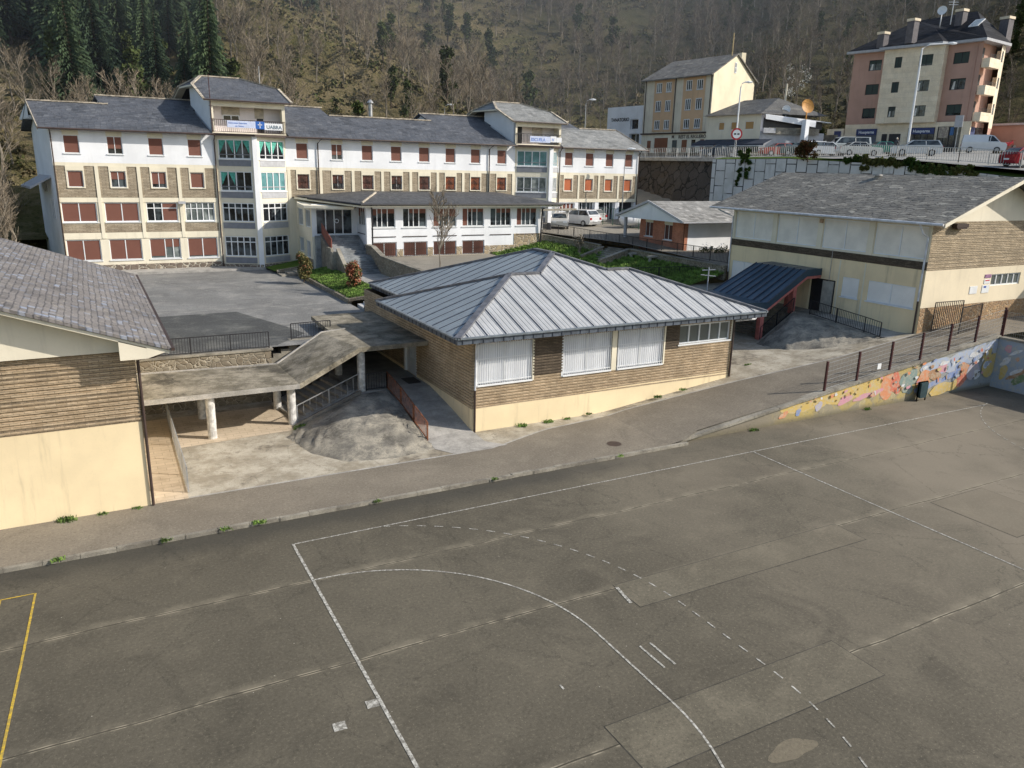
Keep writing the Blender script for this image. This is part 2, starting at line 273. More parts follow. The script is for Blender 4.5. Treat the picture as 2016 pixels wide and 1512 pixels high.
m_street=asphalt('street_asphalt',(.28,.28,.27),(.3,.3,.29),(.16,.16,.155),.2,(),.3)
m_lot=asphalt('parking_asphalt',(.25,.23,.195),(.3,.28,.23),(.12,.11,.095),.15,(),.5)
def paint(name,c,wear=.5):
    t=NT(name); col=t.mix(t.rng(t.noise(9,5,.8),.42,.62,wear,0), c, (.12,.11,.09)); return t.fin(col,.8)
m_line=paint('white_line_paint',(.56,.55,.50),.85); m_yline=paint('yellow_line_paint',(.62,.42,.03),.55)
m_tile=brickm('ochre_tile',(.45,.33,.20),(.52,.38,.23),(.30,.22,.15),.3,.3,.01)
def tilem():
    t=NT('ochre_paving'); o=t.sep(); b=t.n('ShaderNodeTexBrick'); t.L(t.comb(o[0],o[1]),b.inputs['Vector']); b.inputs['Scale'].default_value=1; b.inputs['Brick Width'].default_value=.6; b.inputs['Row Height'].default_value=.3; b.inputs['Mortar Size'].default_value=.012
    b.inputs['Color1'].default_value=(.52,.43,.32,1); b.inputs['Color2'].default_value=(.58,.48,.36,1); b.inputs['Mortar'].default_value=(.38,.31,.23,1); col=t.mix(t.rng(t.noise(1,5,.7),.45,.7,0,.5),b.outputs['Color'],(.28,.22,.15)); return t.fin(col,.85)
m_tile=tilem()
def grassm(name,a,b_,c_):
    t=NT(name); n=t.noise(1.2,6,.7); n2=t.noise(14,3,.7); col=t.mix(t.rng(n,.3,.7),a,b_); col=t.mix(t.rng(n2,.5,.75,0,.6),col,c_); t.bump(n2,1,.08); return t.fin(col,.95,spec=.1)
m_grass=grassm('lawn_grass',(.07,.12,.02),(.12,.19,.035),(.19,.21,.07)); m_grassblade=plain('grass_blades',(.16,.26,.05),.8,var=.6,vs=2); 
def hillm():
    t=NT('hillside_soil'); o=t.sep(); n=t.noise(.05,6,.65,dist=.5); n2=t.noise(.35,7,.75,dist=1); n3=t.noise(2.5,4,.7)
    col=t.mix(t.rng(n,.35,.65),(.12,.115,.045),(.18,.15,.08)); col=t.mix(t.rng(n2,.45,.62),col,(.22,.18,.105)); col=t.mix(t.rng(n3,.5,.7,0,.7),col,(.030,.040,.015)); col=t.mix(t.rng(o[0],68,95,0,.6),col,(.045,.045,.025)); t.bump(t.math('ADD',n2,n3),1,.6); return t.fin(col,1,spec=.05)  # soil darker towards the right: shade of that slope put into the colour
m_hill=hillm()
m_bark=plain('grey_bark',(.24,.21,.17),.95,var=.3,vs=1.5,obj=True,spec=.1); m_bark2=plain('dark_bark',(.10,.075,.055),.95,obj=True,spec=.1)
def twigm(name,c,v,dk=0):
    t=NT(name); oi=t.n('ShaderNodeObjectInfo'); r=oi.outputs['Random']; col=t.mix(r,sc(c,.65),v); wx=t.sep(t.geo.outputs['Position']); col=t.mix(t.math('MULTIPLY',t.rng(t.math('ADD',wx[0],t.math('MULTIPLY',wx[1],.15)),62,92,0,1),dk),col,(.075,.062,.052)); t.obj(); col=t.mix(t.rng(t.noise(.6,3),.35,.65),col,t.mix(.5,col,sc(c,1.5))); return t.fin(col,1,spec=.05)  # dk mixes the right-hand slope's shade into the twig colour by world position
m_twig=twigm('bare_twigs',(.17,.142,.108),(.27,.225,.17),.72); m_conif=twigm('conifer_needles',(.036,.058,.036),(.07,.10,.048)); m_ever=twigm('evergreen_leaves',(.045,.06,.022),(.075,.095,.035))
def leafvar(name,stops):
    t=NT(name); n=t.noise(.14,5,.7); n2=t.noise(1.8,3,.7); r=t.n('ShaderNodeValToRGB'); t.L(t.math('ADD',t.math('MULTIPLY',n,.6),t.math('MULTIPLY',n2,.4)),r.inputs[0]); e=r.color_ramp.elements; e[0].position=stops[0][0]; e[0].color=(*stops[0][1],1); e[1].position=stops[-1][0]; e[1].color=(*stops[-1][1],1)
    for p,c in stops[1:-1]: q=e.new(p); q.color=(*c,1)
    return t.fin(r.outputs[0],1,spec=.05)
m_under=leafvar('undergrowth_leaves',[(.36,(.035,.05,.02)),(.44,(.075,.085,.03)),(.52,(.13,.11,.06)),(.6,(.21,.17,.105))]); m_ivy=leafvar('ivy_leaves',[(.4,(.02,.045,.012)),(.5,(.045,.08,.02)),(.6,(.10,.10,.035))])
def photm(name,th):
    t=NT(name); a=t.noise(1.6,3,.6); b_=t.noise(7,3,.7); f=t.math('ADD',t.math('MULTIPLY',a,.6),t.math('MULTIPLY',b_,.4)); c=t.mix(t.rng(b_,.4,.62),(.065,.085,.02),(.20,.15,.055)); c=t.mix(t.rng(f,th,th+.07,0,.85),c,(.36,.10,.055)); return t.fin(c,.7)
m_photinia=photm('bush_leaves',.53); m_photred=photm('red_bush_leaves',.48)
m_bushdk=leafvar('dark_bush_leaves',[(.4,(.02,.03,.01)),(.5,(.06,.045,.02)),(.6,(.12,.04,.02))])
# ------------------------------------------------------------------ building helpers
def wall(name, root, F, u0,u1,z0,z1, holes, m, reveal=.16, d=0, ledge=None, lm=None):
    """wall face with real openings; ledge=(pitch, height, depth) adds projecting brick courses"""
    b=MB(); us=sorted({u0,u1,*[min(max(h[i],u0),u1) for h in holes for i in (0,1)]}); zs=sorted({z0,z1,*[min(max(h[i],z0),z1) for h in holes for i in (2,3)]})
    def inh(u,z): return any(h[0]<u<h[1] and h[2]<z<h[3] for h in holes)
    for i in range(len(us)-1):
        for j in range(len(zs)-1):
            if not inh((us[i]+us[i+1])/2,(zs[j]+zs[j+1])/2): b.poly([F(us[i],zs[j],d),F(us[i+1],zs[j],d),F(us[i+1],zs[j+1],d),F(us[i],zs[j+1],d)])
    for h in holes:
        a,c_,e,g=max(h[0],u0),min(h[1],u1),max(h[2],z0),min(h[3],z1)
        if c_<=a or g<=e: continue
        r=-reveal
        if h[0]>=u0: b.poly([F(a,e,d),F(a,g,d),F(a,g,r),F(a,e,r)])
        if h[1]<=u1: b.poly([F(c_,g,d),F(c_,e,d),F(c_,e,r),F(c_,g,r)])
        if h[3]<=z1: b.poly([F(a,g,d),F(c_,g,d),F(c_,g,r),F(a,g,r)])
        if h[2]>=z0: b.poly([F(c_,e,d),F(a,e,d),F(a,e,r),F(c_,e,r)])
    if ledge:
        z=z0+ledge[0]*.5
        while z+ledge[1]<z1:
            cuts=sorted([(h[0],h[1]) for h in holes if h[2]<z+ledge[1] and h[3]>z]); u=u0
            for a,c_ in cuts+[(u1,u1)]:
                a=min(a,u1)
                if a-u>.05: b.fbox(F,u,a,z,z+ledge[1],d-.002,d+ledge[2])
                u=max(u,c_)
            z+=ledge[0]
    return b.build(name,m,root)
def window(root, F, u0,u1,z0,z1, kind='glass', n=2, tr=0, frac=1.0, d=-.10, fw=.06, glass=None, shut=None, sill=None, box=None, name='window', cols=None, curtains=None, grille=False):
    """framed window: tr = transom height fraction from top; frac = share of the height covered by a roller shutter"""
    b=MB(); W=u1-u0; H=z1-z0
    b.fbox(F,u0,u1,z0,z0+fw,d-.03,d+.03); b.fbox(F,u0,u1,z1-fw,z1,d-.03,d+.03); b.fbox(F,u0,u0+fw,z0+fw,z1-fw,d-.03,d+.03); b.fbox(F,u1-fw,u1,z0+fw,z1-fw,d-.03,d+.03)
    xs=cols or [i/n for i in range(1,n)]
    for x in xs: b.fbox(F,u0+x*W-fw*.5,u0+x*W+fw*.5,z0+fw,z1-fw,d-.03,d+.032)
    if tr: b.fbox(F,u0+fw,u1-fw,z1-tr*H-fw*.5,z1-tr*H+fw*.5,d-.03,d+.028)
    o=b.build(name,m_frame,root)
    if kind=='shutter':
        s=MB()
        for i,x in enumerate([0]+list(xs)):
            e=(list(xs)+[1])[i]; f=frac[i] if isinstance(frac,(list,tuple)) else frac
            if f<=0: continue
            s.fbox(F,u0+x*W+fw*.7,u0+e*W-fw*.7,z1-fw-(H-2*fw)*f,z1-fw,d-.02,d+.012)
        s.build('shutter',shut or m_shut,o)
    g=MB(); g.poly([F(u0+.01,z0+.01,d-.02),F(u1-.01,z0+.01,d-.02),F(u1-.01,z1-.01,d-.02),F(u0+.01,z1-.01,d-.02)])
    if not(kind=='shutter' and (frac==1 if not isinstance(frac,(list,tuple)) else all(x==1 for x in frac))): g.build('pane',glass or m_glass,o)
    if curtains:
        c=MB()
        for (a,bb,mode) in curtains:
            a=u0+a*W; bb=u0+bb*W; zt=z1-fw; zm=z0+H*.30
            if mode=='L': c.poly([F(a,zt,d-.012),F(a+(bb-a)*.15,zm,d-.012),F(a+(bb-a)*.45,zm+.25*H,d-.012),F(bb,zt,d-.012)][::1])
            elif mode=='R': c.poly([F(bb,zt,d-.012),F(a,zt,d-.012),F(bb-(bb-a)*.45,zm+.25*H,d-.012),F(bb-(bb-a)*.15,zm,d-.012)])
            else: c.poly([F(a,z0+fw,d-.012),F(bb,z0+fw,d-.012),F(bb,zt,d-.012),F(a,zt,d-.012)])
        c.build('curtain',m_teal,o)
    if sill: 
        s=MB(); s.fbox(F,u0-.08,u1+.08,z0-.07,z0+.0,-.12,.07); s.build('sill',sill,o)
    if grille:
        s=MB(); ux=.07; k=int(W/.14)
        for i in range(1,k): s.bar(F(u0+W*i/k,z0+.03,.03),F(u0+W*i/k,z1-.03,.03),.018)
        for q in (.03,H/2,H-.03): s.bar(F(u0,z0+q,.03),F(u1,z0+q,.03),.022)
        mid=(u0+u1)/2
        for q0,q1 in ((z0,z0+H*.5),(z0+H*.5,z1)):
            for sgn in (-1,1):
                for i in range(6):
                    a=W/2*i/6; L_=min(W/2-a,q1-q0); s.bar(F(mid+sgn*(W/2-a),q0,.045),F(mid+sgn*(W/2-a-L_),q0+L_,.045),.02)
        s.build('grille',m_gutter,o)
    return o
def roof_slab(b, pts, t=.18, k=0):
    b.prism(pts, t, k)
def railing(name, pts, h, label, m=None, sp=.12, post=1.8, group=None, cat='railing', bars=True, w=.018, rails=(0.08,1.0)):
    m=m or m_black; P=[Vector(p) for p in pts]; root=empty(name,P[0],0,label,cat,group); f=MB(); b=MB()
    for i in range(len(P)-1):
        a,c_=P[i],P[i+1]; L=(c_-a).length
        for r in rails: f.bar(a+Vector((0,0,h*r)),c_+Vector((0,0,h*r)),.04)
        n=max(1,round(L/post))
        for j in range(n+(1 if i==len(P)-2 else 0)): q=a.lerp(c_,j/n); f.bar(q,q+Vector((0,0,h)),.05)
        if bars:
            n=max(1,int(L/sp))
            for j in range(1,n): q=a.lerp(c_,j/n); b.bar(q+Vector((0,0,h*rails[0])),q+Vector((0,0,h)),w)
    f.build('frame',m,root)
    if bars: b.build('bars',m,root)
    return root
def steps(b, A, B, wdir, n, k=None):
    """solid stair from A (low front edge) to B (high), width vector wdir"""
    A=Vector(A);B=Vector(B);w=Vector(wdir); run=(B-A); run.z=0; dz=(B.z-A.z)/n
    for i in range(n):
        p=A+run*(i/n); q=A+run*((i+1)/n); z=A.z+dz*(i+1); zb=A.z-.3
        b.hexa([(p.x,p.y,zb),(q.x,q.y,zb),(q.x+w.x,q.y+w.y,zb),(p.x+w.x,p.y+w.y,zb),(p.x,p.y,z),(q.x,q.y,z),(q.x+w.x,q.y+w.y,z),(p.x+w.x,p.y+w.y,z)] if (run.x*w.y-run.y*w.x)>0 else
               [(p.x+w.x,p.y+w.y,zb),(q.x+w.x,q.y+w.y,zb),(q.x,q.y,zb),(p.x,p.y,zb),(p.x+w.x,p.y+w.y,z),(q.x+w.x,q.y+w.y,z),(q.x,q.y,z),(p.x,p.y,z)],k)
TXT=[]
def text(s, F, u, z, size, m, root, d=.01, name='lettering', wscale=1.0):
    c=bpy.data.curves.new(name,'FONT'); c.body=s; c.size=size; c.extrude=.006; c.offset=.012*size/.5
    o=bpy.data.objects.new(name,c); 
    U=F.U; N=F.N; Z=Vector((0,0,1)); Mx=Matrix((U*wscale,Z,N)).transposed().to_4x4(); Mx.translation=F(u,z,d)
    COL.objects.link(o); bpy.context.view_layer.update(); me=bpy.data.meshes.new_from_object(o); COL.objects.unlink(o); bpy.data.objects.remove(o); me.transform(Mx); me.materials.clear(); me.materials.append(m)
    q=bpy.data.objects.new(name,me); COL.objects.link(q)
    if root: q.parent=root; q.matrix_parent_inverse=wm(root).inverted()
    return q
# ================================================================== GROUND
def clamp(x,a,b): return max(a,min(b,x))
def zp(x): return clamp(.114*(x-15.9),0.10,3.0) if x>15 else .10
def sheet(name, rows, m, kind='structure'):
    b=MB(); b.grid(rows); b.smooth=False; return b.build(name,m,kind=kind)
g=MB(); g.poly([(-45,-60,0),(41.3,-60,0),(41.3,2.5,0),(-45,2.5,0)]); g.build('sports_court_ground',m_court,kind='structure')
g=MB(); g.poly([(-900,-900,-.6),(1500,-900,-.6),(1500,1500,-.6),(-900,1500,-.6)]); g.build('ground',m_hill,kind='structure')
# painted markings (4 mm sheets)
def strip(b, pts, w, z=.010):
    P=[Vector((x,y,0)) for x,y in pts]
    for a,c_ in zip(P,P[1:]):
        d=(c_-a).normalized(); n=Vector((-d.y,d.x,0))*w/2; b.poly([(*(a-n).xy,z),(*(c_-n).xy,z),(*(c_+n).xy,z),(*(a+n).xy,z)][::1])
def arc(cx,cy,r,a0,a1,n): return [(cx+r*math.cos(math.radians(a0+(a1-a0)*i/n)),cy+r*math.sin(math.radians(a0+(a1-a0)*i/n))) for i in range(n+1)]
b=MB(); w=.055
strip(b,[(0,0),(37.2,0)],w); strip(b,[(0,.03),(0,-20)],.085); strip(b,[(20.05,0),(20.05,-20)],w); strip(b,[(40.1,-.6),(40.1,-20)],w)
strip(b,arc(0,-8.5,6,90,0,36)+arc(0,-11.5,6,0,-90,36),w)
def dashes(pts,on=.3,off=.3):
    acc=0; st=True
    for a,c_ in zip(pts,pts[1:]):
        a=Vector(a);c_=Vector(c_); L=(c_-a).length; q=0
        while q<L:
            s=(on if st else off)-acc; e=min(L,q+s)
            if st: strip(b,[a.lerp(c_,q/L),a.lerp(c_,e/L)],w)
            if e-q>=s-1e-6: st=not st; acc=0
            else: acc+=e-q
            q=e+1e-9
w=.045
dashes(arc(0,-8.5,9,70.8,0,40)+arc(0,-11.5,9,0,-70,40)); dashes(arc(40.1,-8.5,9,106,180,40)+arc(40.1,-11.5,9,180,240,30),.3,.3)
strip(b,[(6.66,-9.44),(6.66,-10.45)],.06); strip(b,[(6.99,-9.45),(6.99,-10.46)],.06); strip(b,[(3.99,-9.85),(3.99,-10.03)],.05); strip(b,[(7.84,-6.78),(7.70,-7.67)],.1,.012)
for x,y in ((-.19,-8.5),(-1.06,-8.89)): strip(b,[(x-.14,y),(x+.14,y-.02)],.27)
b.build('court_markings',m_line,kind='structure')
b=MB(); strip(b,[(-7.12,.17),(-7.27,-3.2),(-7.47,-7.2),(-7.6,-14)],.06); strip(b,[(-12,.27),(-7.12,.17)],.05); strip(b,[(-7.97,.19),(-8.3,-9)],.09); b.build('basketball_markings',m_yline,kind='structure')
m_saw=plain('tar_joint',(.05,.046,.038),.9,var=.5,vs=3)
for (x0,y0,x1,y1) in ((7.82,-7.95,17.28,-6.66),(4.12,-13.1,11.36,-11.52),(22.2,-10.15,25.4,-6.98)):
    b=MB(); b.poly([(x0-.025,y0-.025,.002),(x1+.025,y0-.025,.002),(x1+.025,y1+.025,.002),(x0-.025,y1+.025,.002)]); b.build('saw_cut',m_saw,kind='structure')
    b=MB(); b.poly([(x0,y0,.006),(x1,y0,.006),(x1,y1,.006),(x0,y1,.006)]); b.build('asphalt_patch',m_patch,kind='structure')
def blob(b,cx,cy,rx,ry,z,n=26,rough=.25,seed=1):
    r=random.Random(seed); ph=[r.uniform(0,6.28) for _ in range(4)]
    b.poly([(cx+rx*math.cos(t)*(1+rough*sum(math.sin((k+2)*t+ph[k])/(k+1.5) for k in range(4))),cy+ry*math.sin(t)*(1+rough*sum(math.sin((k+2)*t+ph[k])/(k+1.5) for k in range(4))),z) for t in [2*math.pi*i/n for i in range(n)]])
m_dust=asphalt('dusty_asphalt',(.15,.13,.095),(.2,.175,.12),(.09,.08,.06),.5,(),.5)
b=MB(); blob(b,7.3,-13.9,.55,.28,.004,seed=3); b.build('dust_stain',m_dust,kind='structure')
# kerb between court and path
b=MB(); xs=[-45+i*1.0 for i in range(64)]
for i in range(len(xs)-1):
    z=.13+random.uniform(-.012,.012); o=random.uniform(-.015,.015); b.box((xs[i]+.006,1.86+o,-.02),(xs[i+1]-.006,2.02+o,z))
b.build('kerb',m_conc,kind='structure')
# path
def ya(x): 
    P=[(-45,4.92),(-3.9,4.92),(-3.6,4.98),(9.8,4.98),(13,6.15),(18,6.75),(25,6.4),(32,5.7),(39,5.8),(41,5.9),(62,5.9)]
    for (a,ya_),(c_,yc) in zip(P,P[1:]):
        if x<=c_: return ya_+(yc-ya_)*(x-a)/(c_-a)
    return 5.9
xs=[-45,-20,-10]+[-8+i*1.0 for i in range(71)]
sheet('path',[[(x,2.02+(.48 if x>18.5 else 0),zp(x)) for x in xs],[(x,ya(x),zp(x)) for x in xs]][::-1][::-1],m_path)
b=MB(); 
for i in range(60): b.poly([(-3.6+i*.7,ya(-3.6+i*.7)-.03,zp(-3.6+i*.7)+.004),(-2.9+i*.7,ya(-2.9+i*.7)-.03,zp(-2.9+i*.7)+.004),(-2.9+i*.7,ya(-2.9+i*.7)+.07,zp(-2.9+i*.7)+.006),(-3.6+i*.7,ya(-3.6+i*.7)+.07,zp(-3.6+i*.7)+.006)])
b.build('path_joint',m_edge,kind='structure')
def zg(x,y):
    if x<9.8: return .10-(.0 if y<6 else 0)
    if x<25.36: return zp(x)
    f=clamp((y-6.2)/6,0,1); return zp(x)*(1-f)+min(zp(x),1.15)*f
ax=[-3.9+i*.7 for i in range(63)]
rows=[[(x,ya(x)+(yy-5)*(1 if yy<7 else 1),zg(x,ya(x)+(yy-5))-.002*(yy>5.01)) for x in ax] for yy in (5,5.6,6.4,7.4,8.4,10,12,14,17,22)]
sheet('concrete_apron',rows,m_apron)
b=MB(); q=onz(((1213,876)),.10); n=20
b.poly([(q.x+.33*math.cos(6.283*i/n),3.2+.33*math.sin(6.283*i/n),.106) for i in range(n)]); b.build('manhole_cover',m_gutter,label='round iron manhole cover in the asphalt path',cat='manhole cover')
b=MB(); b.poly([(-3.72,4.95,.108),(-2.55,4.95,.108),(-2.45,14.9,.108),(-3.72,14.9,.108)]); b.poly([(-2.45,10.5,.109),(2.9,10.9,.109),(2.9,15,.109),(-2.45,14.9,.109)]); b.build('tiled_walk',m_tile,kind='structure')
b=MB(); blob(b,9.1,6.1,.35,.75,.108,seed=5,rough=.4); 
t=NT('wet_concrete'); m_wet=t.fin(t.mix(t.rng(t.noise(2,4),.4,.6),(.09,.085,.07),(.13,.12,.1)),.15); b.build('water_stain',m_wet,kind='structure')
# yard (upper playground)
b=MB(); b.grid([[(-40,y,2.8),(-10,y,2.8),(0,y,2.8),(10.25,y,2.8)] for y in (16.3,26,36,46.4)]); b.build('yard',m_yard,kind='structure')
b=MB(); p=[onz(q,2.804) for q in ((268,612),(500,588),(640,638),(655,668),(540,690),(330,700),(290,690))]; b.poly([(*q.xy,2.804) for q in [Vector((-6,26.5,0)),Vector((-6,17,0)),Vector((3.2,16.6,0)),Vector((5.2,19.0,0)),Vector((4.6,21.5,0)),Vector((2.9,26.9,0)),Vector((-.6,26.8,0))]]); b.build('dark_yard_patch',m_yarddk,kind='structure')
b=MB(); b.box((-40,46.4,2.5),(8.6,48.5,2.98)); b.build('sidewalk',m_edge,kind='structure')
b=MB(); strip(b,[(-2.0,45),(9.4,22)],.07,2.806); strip(b,[(2.5,43),(9.4,29)],.05,2.806); b.build('yard_markings',paint('worn_yard_paint',(.40,.40,.38),.9),kind='structure')
# retaining wall under the yard fence
wr=empty('retaining_wall',(-1,16,0),0,'low rubble stone retaining wall carrying the railing below the upper yard','wall')
b=MB(); b.box((-14,15.95,-.3),(2.75,16.3,2.72)); b.box((4.1,17.5,-.3),(6.3,17.85,2.72)); b.build('masonry',m_stonesm,wr)
b=MB(); b.box((-14,15.9,2.72),(2.85,16.36,2.82)); b.box((4.0,17.45,2.72),(6.3,17.9,2.82)); b.build('coping',m_conc,wr)
railing('railing',[(-12,16.1,2.82),(2.7,16.1,2.82)],.82,'long black bar railing along the near edge of the upper playground',sp=.13)
railing('railing',[(4.15,17.6,2.82),(6.3,17.8,2.82)],.84,'short black bar railing beside the concrete canopy at the yard stairs',sp=.13)
b=MB(); steps(b,(.9,16.45,1.2),(4.2,16.6,2.75),(0,1.2,0),8); b.build('yard_steps',m_conc,label='dark concrete stairs climbing to the playground behind the canopy roof',cat='stairs')
# ================================================================== LEFT HALL
HL=empty('school_hall',(-10,5,0),0,'yellow and brown brick hall with weathered slate roof at the left edge','building')
F=FR((-3.8,4.92,0),(1,0,0)); F2=lambda u,z,d=0:F(u,z,d); 
wall('wall',HL,F,-26,0,-.05,3.2,[],m_yellow); wall('brick_wall',HL,F,-26,0,3.2,5.72,[],m_brick,ledge=(.152,.085,.045))
Fs=FR((-3.8,4.92,0),(0,1,0)); b=MB(); b.poly([(-3.8,4.92,-.05),(-3.8,20,-.05),(-3.8,20,5.9),(-3.8,4.92,5.9)]); b.build('side_wall',m_yellow,HL)
EX,EZ,SL=-2.72,5.88,.355
def zr_(x): return EZ+(EX-x)*SL
b=MB(); b.poly([(-29.8,4.7,5.72),(-3.95,4.7,5.72),(-3.95,4.7,zr_(-3.95)-.24),(-13.5,4.7,zr_(-13.5)-.24),(-29.8,4.7,zr_(-3.95)-.24)]); b.poly([(-29.8,4.92,5.72),(-3.95,4.92,5.72),(-3.95,4.7,5.72),(-29.8,4.7,5.72)]); b.build('gable_panel',m_palecream,HL)
b=MB(); xr=-13.5
b.prism([(EX,4.05,EZ),(EX,22.9,EZ),(xr,22.9,zr_(xr)),(xr,4.05,zr_(xr))],.10); b.prism([(xr,4.05,zr_(xr)),(xr,22.9,zr_(xr)),(-24.3,22.9,EZ),(-24.3,4.05,EZ)],.10); b.build('roof',m_slatehall,HL)
b=MB(); b.prism([(EX-.06,4.12,EZ-.11),(EX-.06,22.8,EZ-.11),(xr,22.8,zr_(xr)-.11),(xr,4.12,zr_(xr)-.11)],.12)
b.hexa([(-4.25,4.12,5.55),(-3.45,4.12,5.55),(-3.45,4.92,5.55),(-4.25,4.92,5.55),(-4.25,4.12,zr_(-4.25)-.22),(-3.45,4.12,zr_(-3.45)-.22),(-3.45,4.92,zr_(-3.45)-.22),(-4.25,4.92,zr_(-4.25)-.22)])
b.poly([(-3.45,4.118,5.55),(-2.8,4.118,5.75),(-3.45,4.118,zr_(-3.45)-.2)]); b.build('eaves',m_palecream,HL)
b=MB(); b.bar((EX+.05,4.0,EZ-.06),(EX+.05,22.9,EZ-.06),.11,.1); b.tube([(-2.75,4.35,5.8),(-3.2,4.8,5.45),(-3.72,4.86,5.35),(-3.72,4.86,.1)],.05); b.build('gutter_pipe',m_gutter,HL)
railing('railing',[(-2.5,5.5,.12),(-2.38,14.6,.12)],1.0,'grey steel guard rail beside the ochre tiled ramp',m=m_galv,sp=.11,rails=(.05,.97),w=.03)
# ================================================================== CONCRETE CANOPY
CN=empty('concrete_canopy',(2.7,11.6,.1),0,'stained concrete canopy stepping up over the stairs between the two halls','canopy')
th=.22
b=MB(); A=[(-3.45,10.95),(2.95,10.95),(2.8,14.95),(-3.45,15.4)]
def seg(lo,hi): b.prism(lo+hi,th)
zl,zu=2.22,3.34
b.prism([(-3.5,10.95,zl),(2.95,10.95,zl),(2.8,15.0,zl),(-3.5,15.5,zl)],th)
b.prism([(2.95,10.95,zl),(6.15,12.2,zu),(5.4,16.3,zu),(2.8,15.0,zl)],th+.03)
b.prism([(6.15,12.2,zu),(9.75,12.3,zu),(9.75,17.6,zu),(5.4,16.3,zu)],th)
b.prism([(5.95,16.75,zu-.02),(9.9,16.9,zu-.02),(9.9,21.4,zu-.02),(6.1,21.1,zu-.02)],th)
b.build('slab',m_slab,CN)
b=MB(); b.bar((-3.5,15.45,zl+.03),(2.8,14.95,zl+.03),.08,.06); b.bar((2.8,14.97,zl+.03),(5.4,16.27,zu+.03),.08,.06); b.bar((5.4,16.27,zu+.03),(6.8,16.72,zu+.03),.08,.06); b.build('flashing',m_edge,CN)
b=MB(); b.bar((-3.5,10.93,zl-.11),(2.95,10.93,zl-.11),.03,.215); b.build('slab_edge',m_edge,CN)
for (x,y,z0,z1) in ((-.86,11.25,.1,2.0),(2.72,11.75,.1,2.0),(-.9,14.3,.1,2.0),(2.6,14.4,.1,2.0),(6.35,12.65,1.05,3.13),(6.2,16.1,1.05,3.13),(6.4,20.4,2.7,3.12)):
    b=MB(); b.tube([(x,y,z0),(x,y,z1)],.19,14); b.build('column',m_cols,CN,smooth=False)
b=MB(); steps(b,(3.0,12.15,.1),(6.1,12.95,1.05),(-.55,3.0,0),7); b.hexa([(6.1,12.5,-.1),(9.79,12.5,-.1),(9.79,21.8,-.1),(5.6,21.8,-.1),(6.1,12.5,1.04),(9.79,12.5,1.04),(9.79,21.8,1.04),(5.6,21.8,1.04)]); b.build('entrance_stairs',m_edge,label='concrete stairs rising under the canopy to the hall landing',cat='stairs')
b=MB(); b.prism([(2.6,11.1,.14),(6.2,12.25,1.16),(6.2,12.45,1.16),(2.6,11.35,.14)],.4); b.build('stair_kerb',m_conc,label='sloping concrete stringer edging the canopy stairs',cat='kerb')
railing('railing',[(2.95,11.75,.12),(6.2,12.55,1.12)],.85,'grey stair handrail under the sloping canopy',m=m_galv,sp=.34,w=.014)
railing('railing',[(2.5,15.0,.3),(5.6,16.0,1.15)],.85,'black stair handrail at the back of the canopy stairs',sp=.14)
railing('railing',[(6.55,12.55,1.06),(7.62,12.55,1.06)],.85,'black landing railing between the canopy column and the ramp',sp=.13)
m_rust=plain('rusty_iron',(.19,.07,.032),.9,var=.6,vs=5)
rr=railing('railing',[(7.62,12.55,1.06),(7.62,10.6,.78),(7.5,6.95,.12)],.86,'rusty orange iron railing down the hall side ramp',m=m_rust,sp=.14,w=.02)
# mounds of rough mortar
def loft(name,top,foot,n,bulge,m,label,seed=1,rough=.05):
    T=[Vector(p) for p in top]; Fo=[Vector(p) for p in foot]; r=random.Random(seed)
    def samp(P,t):
        L=[0]; 
        for a,c_ in zip(P,P[1:]): L.append(L[-1]+(c_-a).length)
        d=t*L[-1]
        for i in range(len(P)-1):
            if d<=L[i+1]+1e-9: return P[i].lerp(P[i+1],(d-L[i])/max(1e-9,L[i+1]-L[i]))
        return P[-1]
    rows=[]
    for j in range(n+1):
        s=j/n; row=[]
        for i in range(41):
            a=samp(T,i/40);c_=samp(Fo,i/40); p=a.lerp(c_,s); p.z+=bulge*math.sin(math.pi*s)*(a.z-c_.z)
            if 0<j<n: p+=Vector((r.uniform(-rough,rough),r.uniform(-rough,rough),r.uniform(-rough,rough)*.8))
            row.append(p)
        rows.append(row)
    b=MB(); b.grid(rows); b.smooth=True; return b.build(name,m,kind='structure')
loft('mortar_slope',[(2.75,11.1,.13),(6.25,12.2,1.02),(7.55,12.35,1.03),(7.6,10.6,.80),(7.45,6.9,.14)],[(2.05,9.9,.09),(2.5,7.6,.09),(3.6,6.0,.09),(5.6,5.6,.09),(7.40,5.9,.09)],12,.40,m_mound,'',rough=.07)
# ramp alongside hall
b=MB(); b.grid([[(7.6,13.0,1.05),(9.79,13.0,1.05)],[(7.6,12.2,1.04),(9.79,12.2,1.04)],[(7.6,9.5,.6),(9.79,9.5,.62)],[(7.5,7.2,.15),(9.79,7.4,.2)],[(7.4,5.9,.112),(9.79,5.9,.112)],[(7.9,5.05,.112),(10.5,5.05,.112)]][::-1]); b.build('ramp',m_edge,kind='structure')
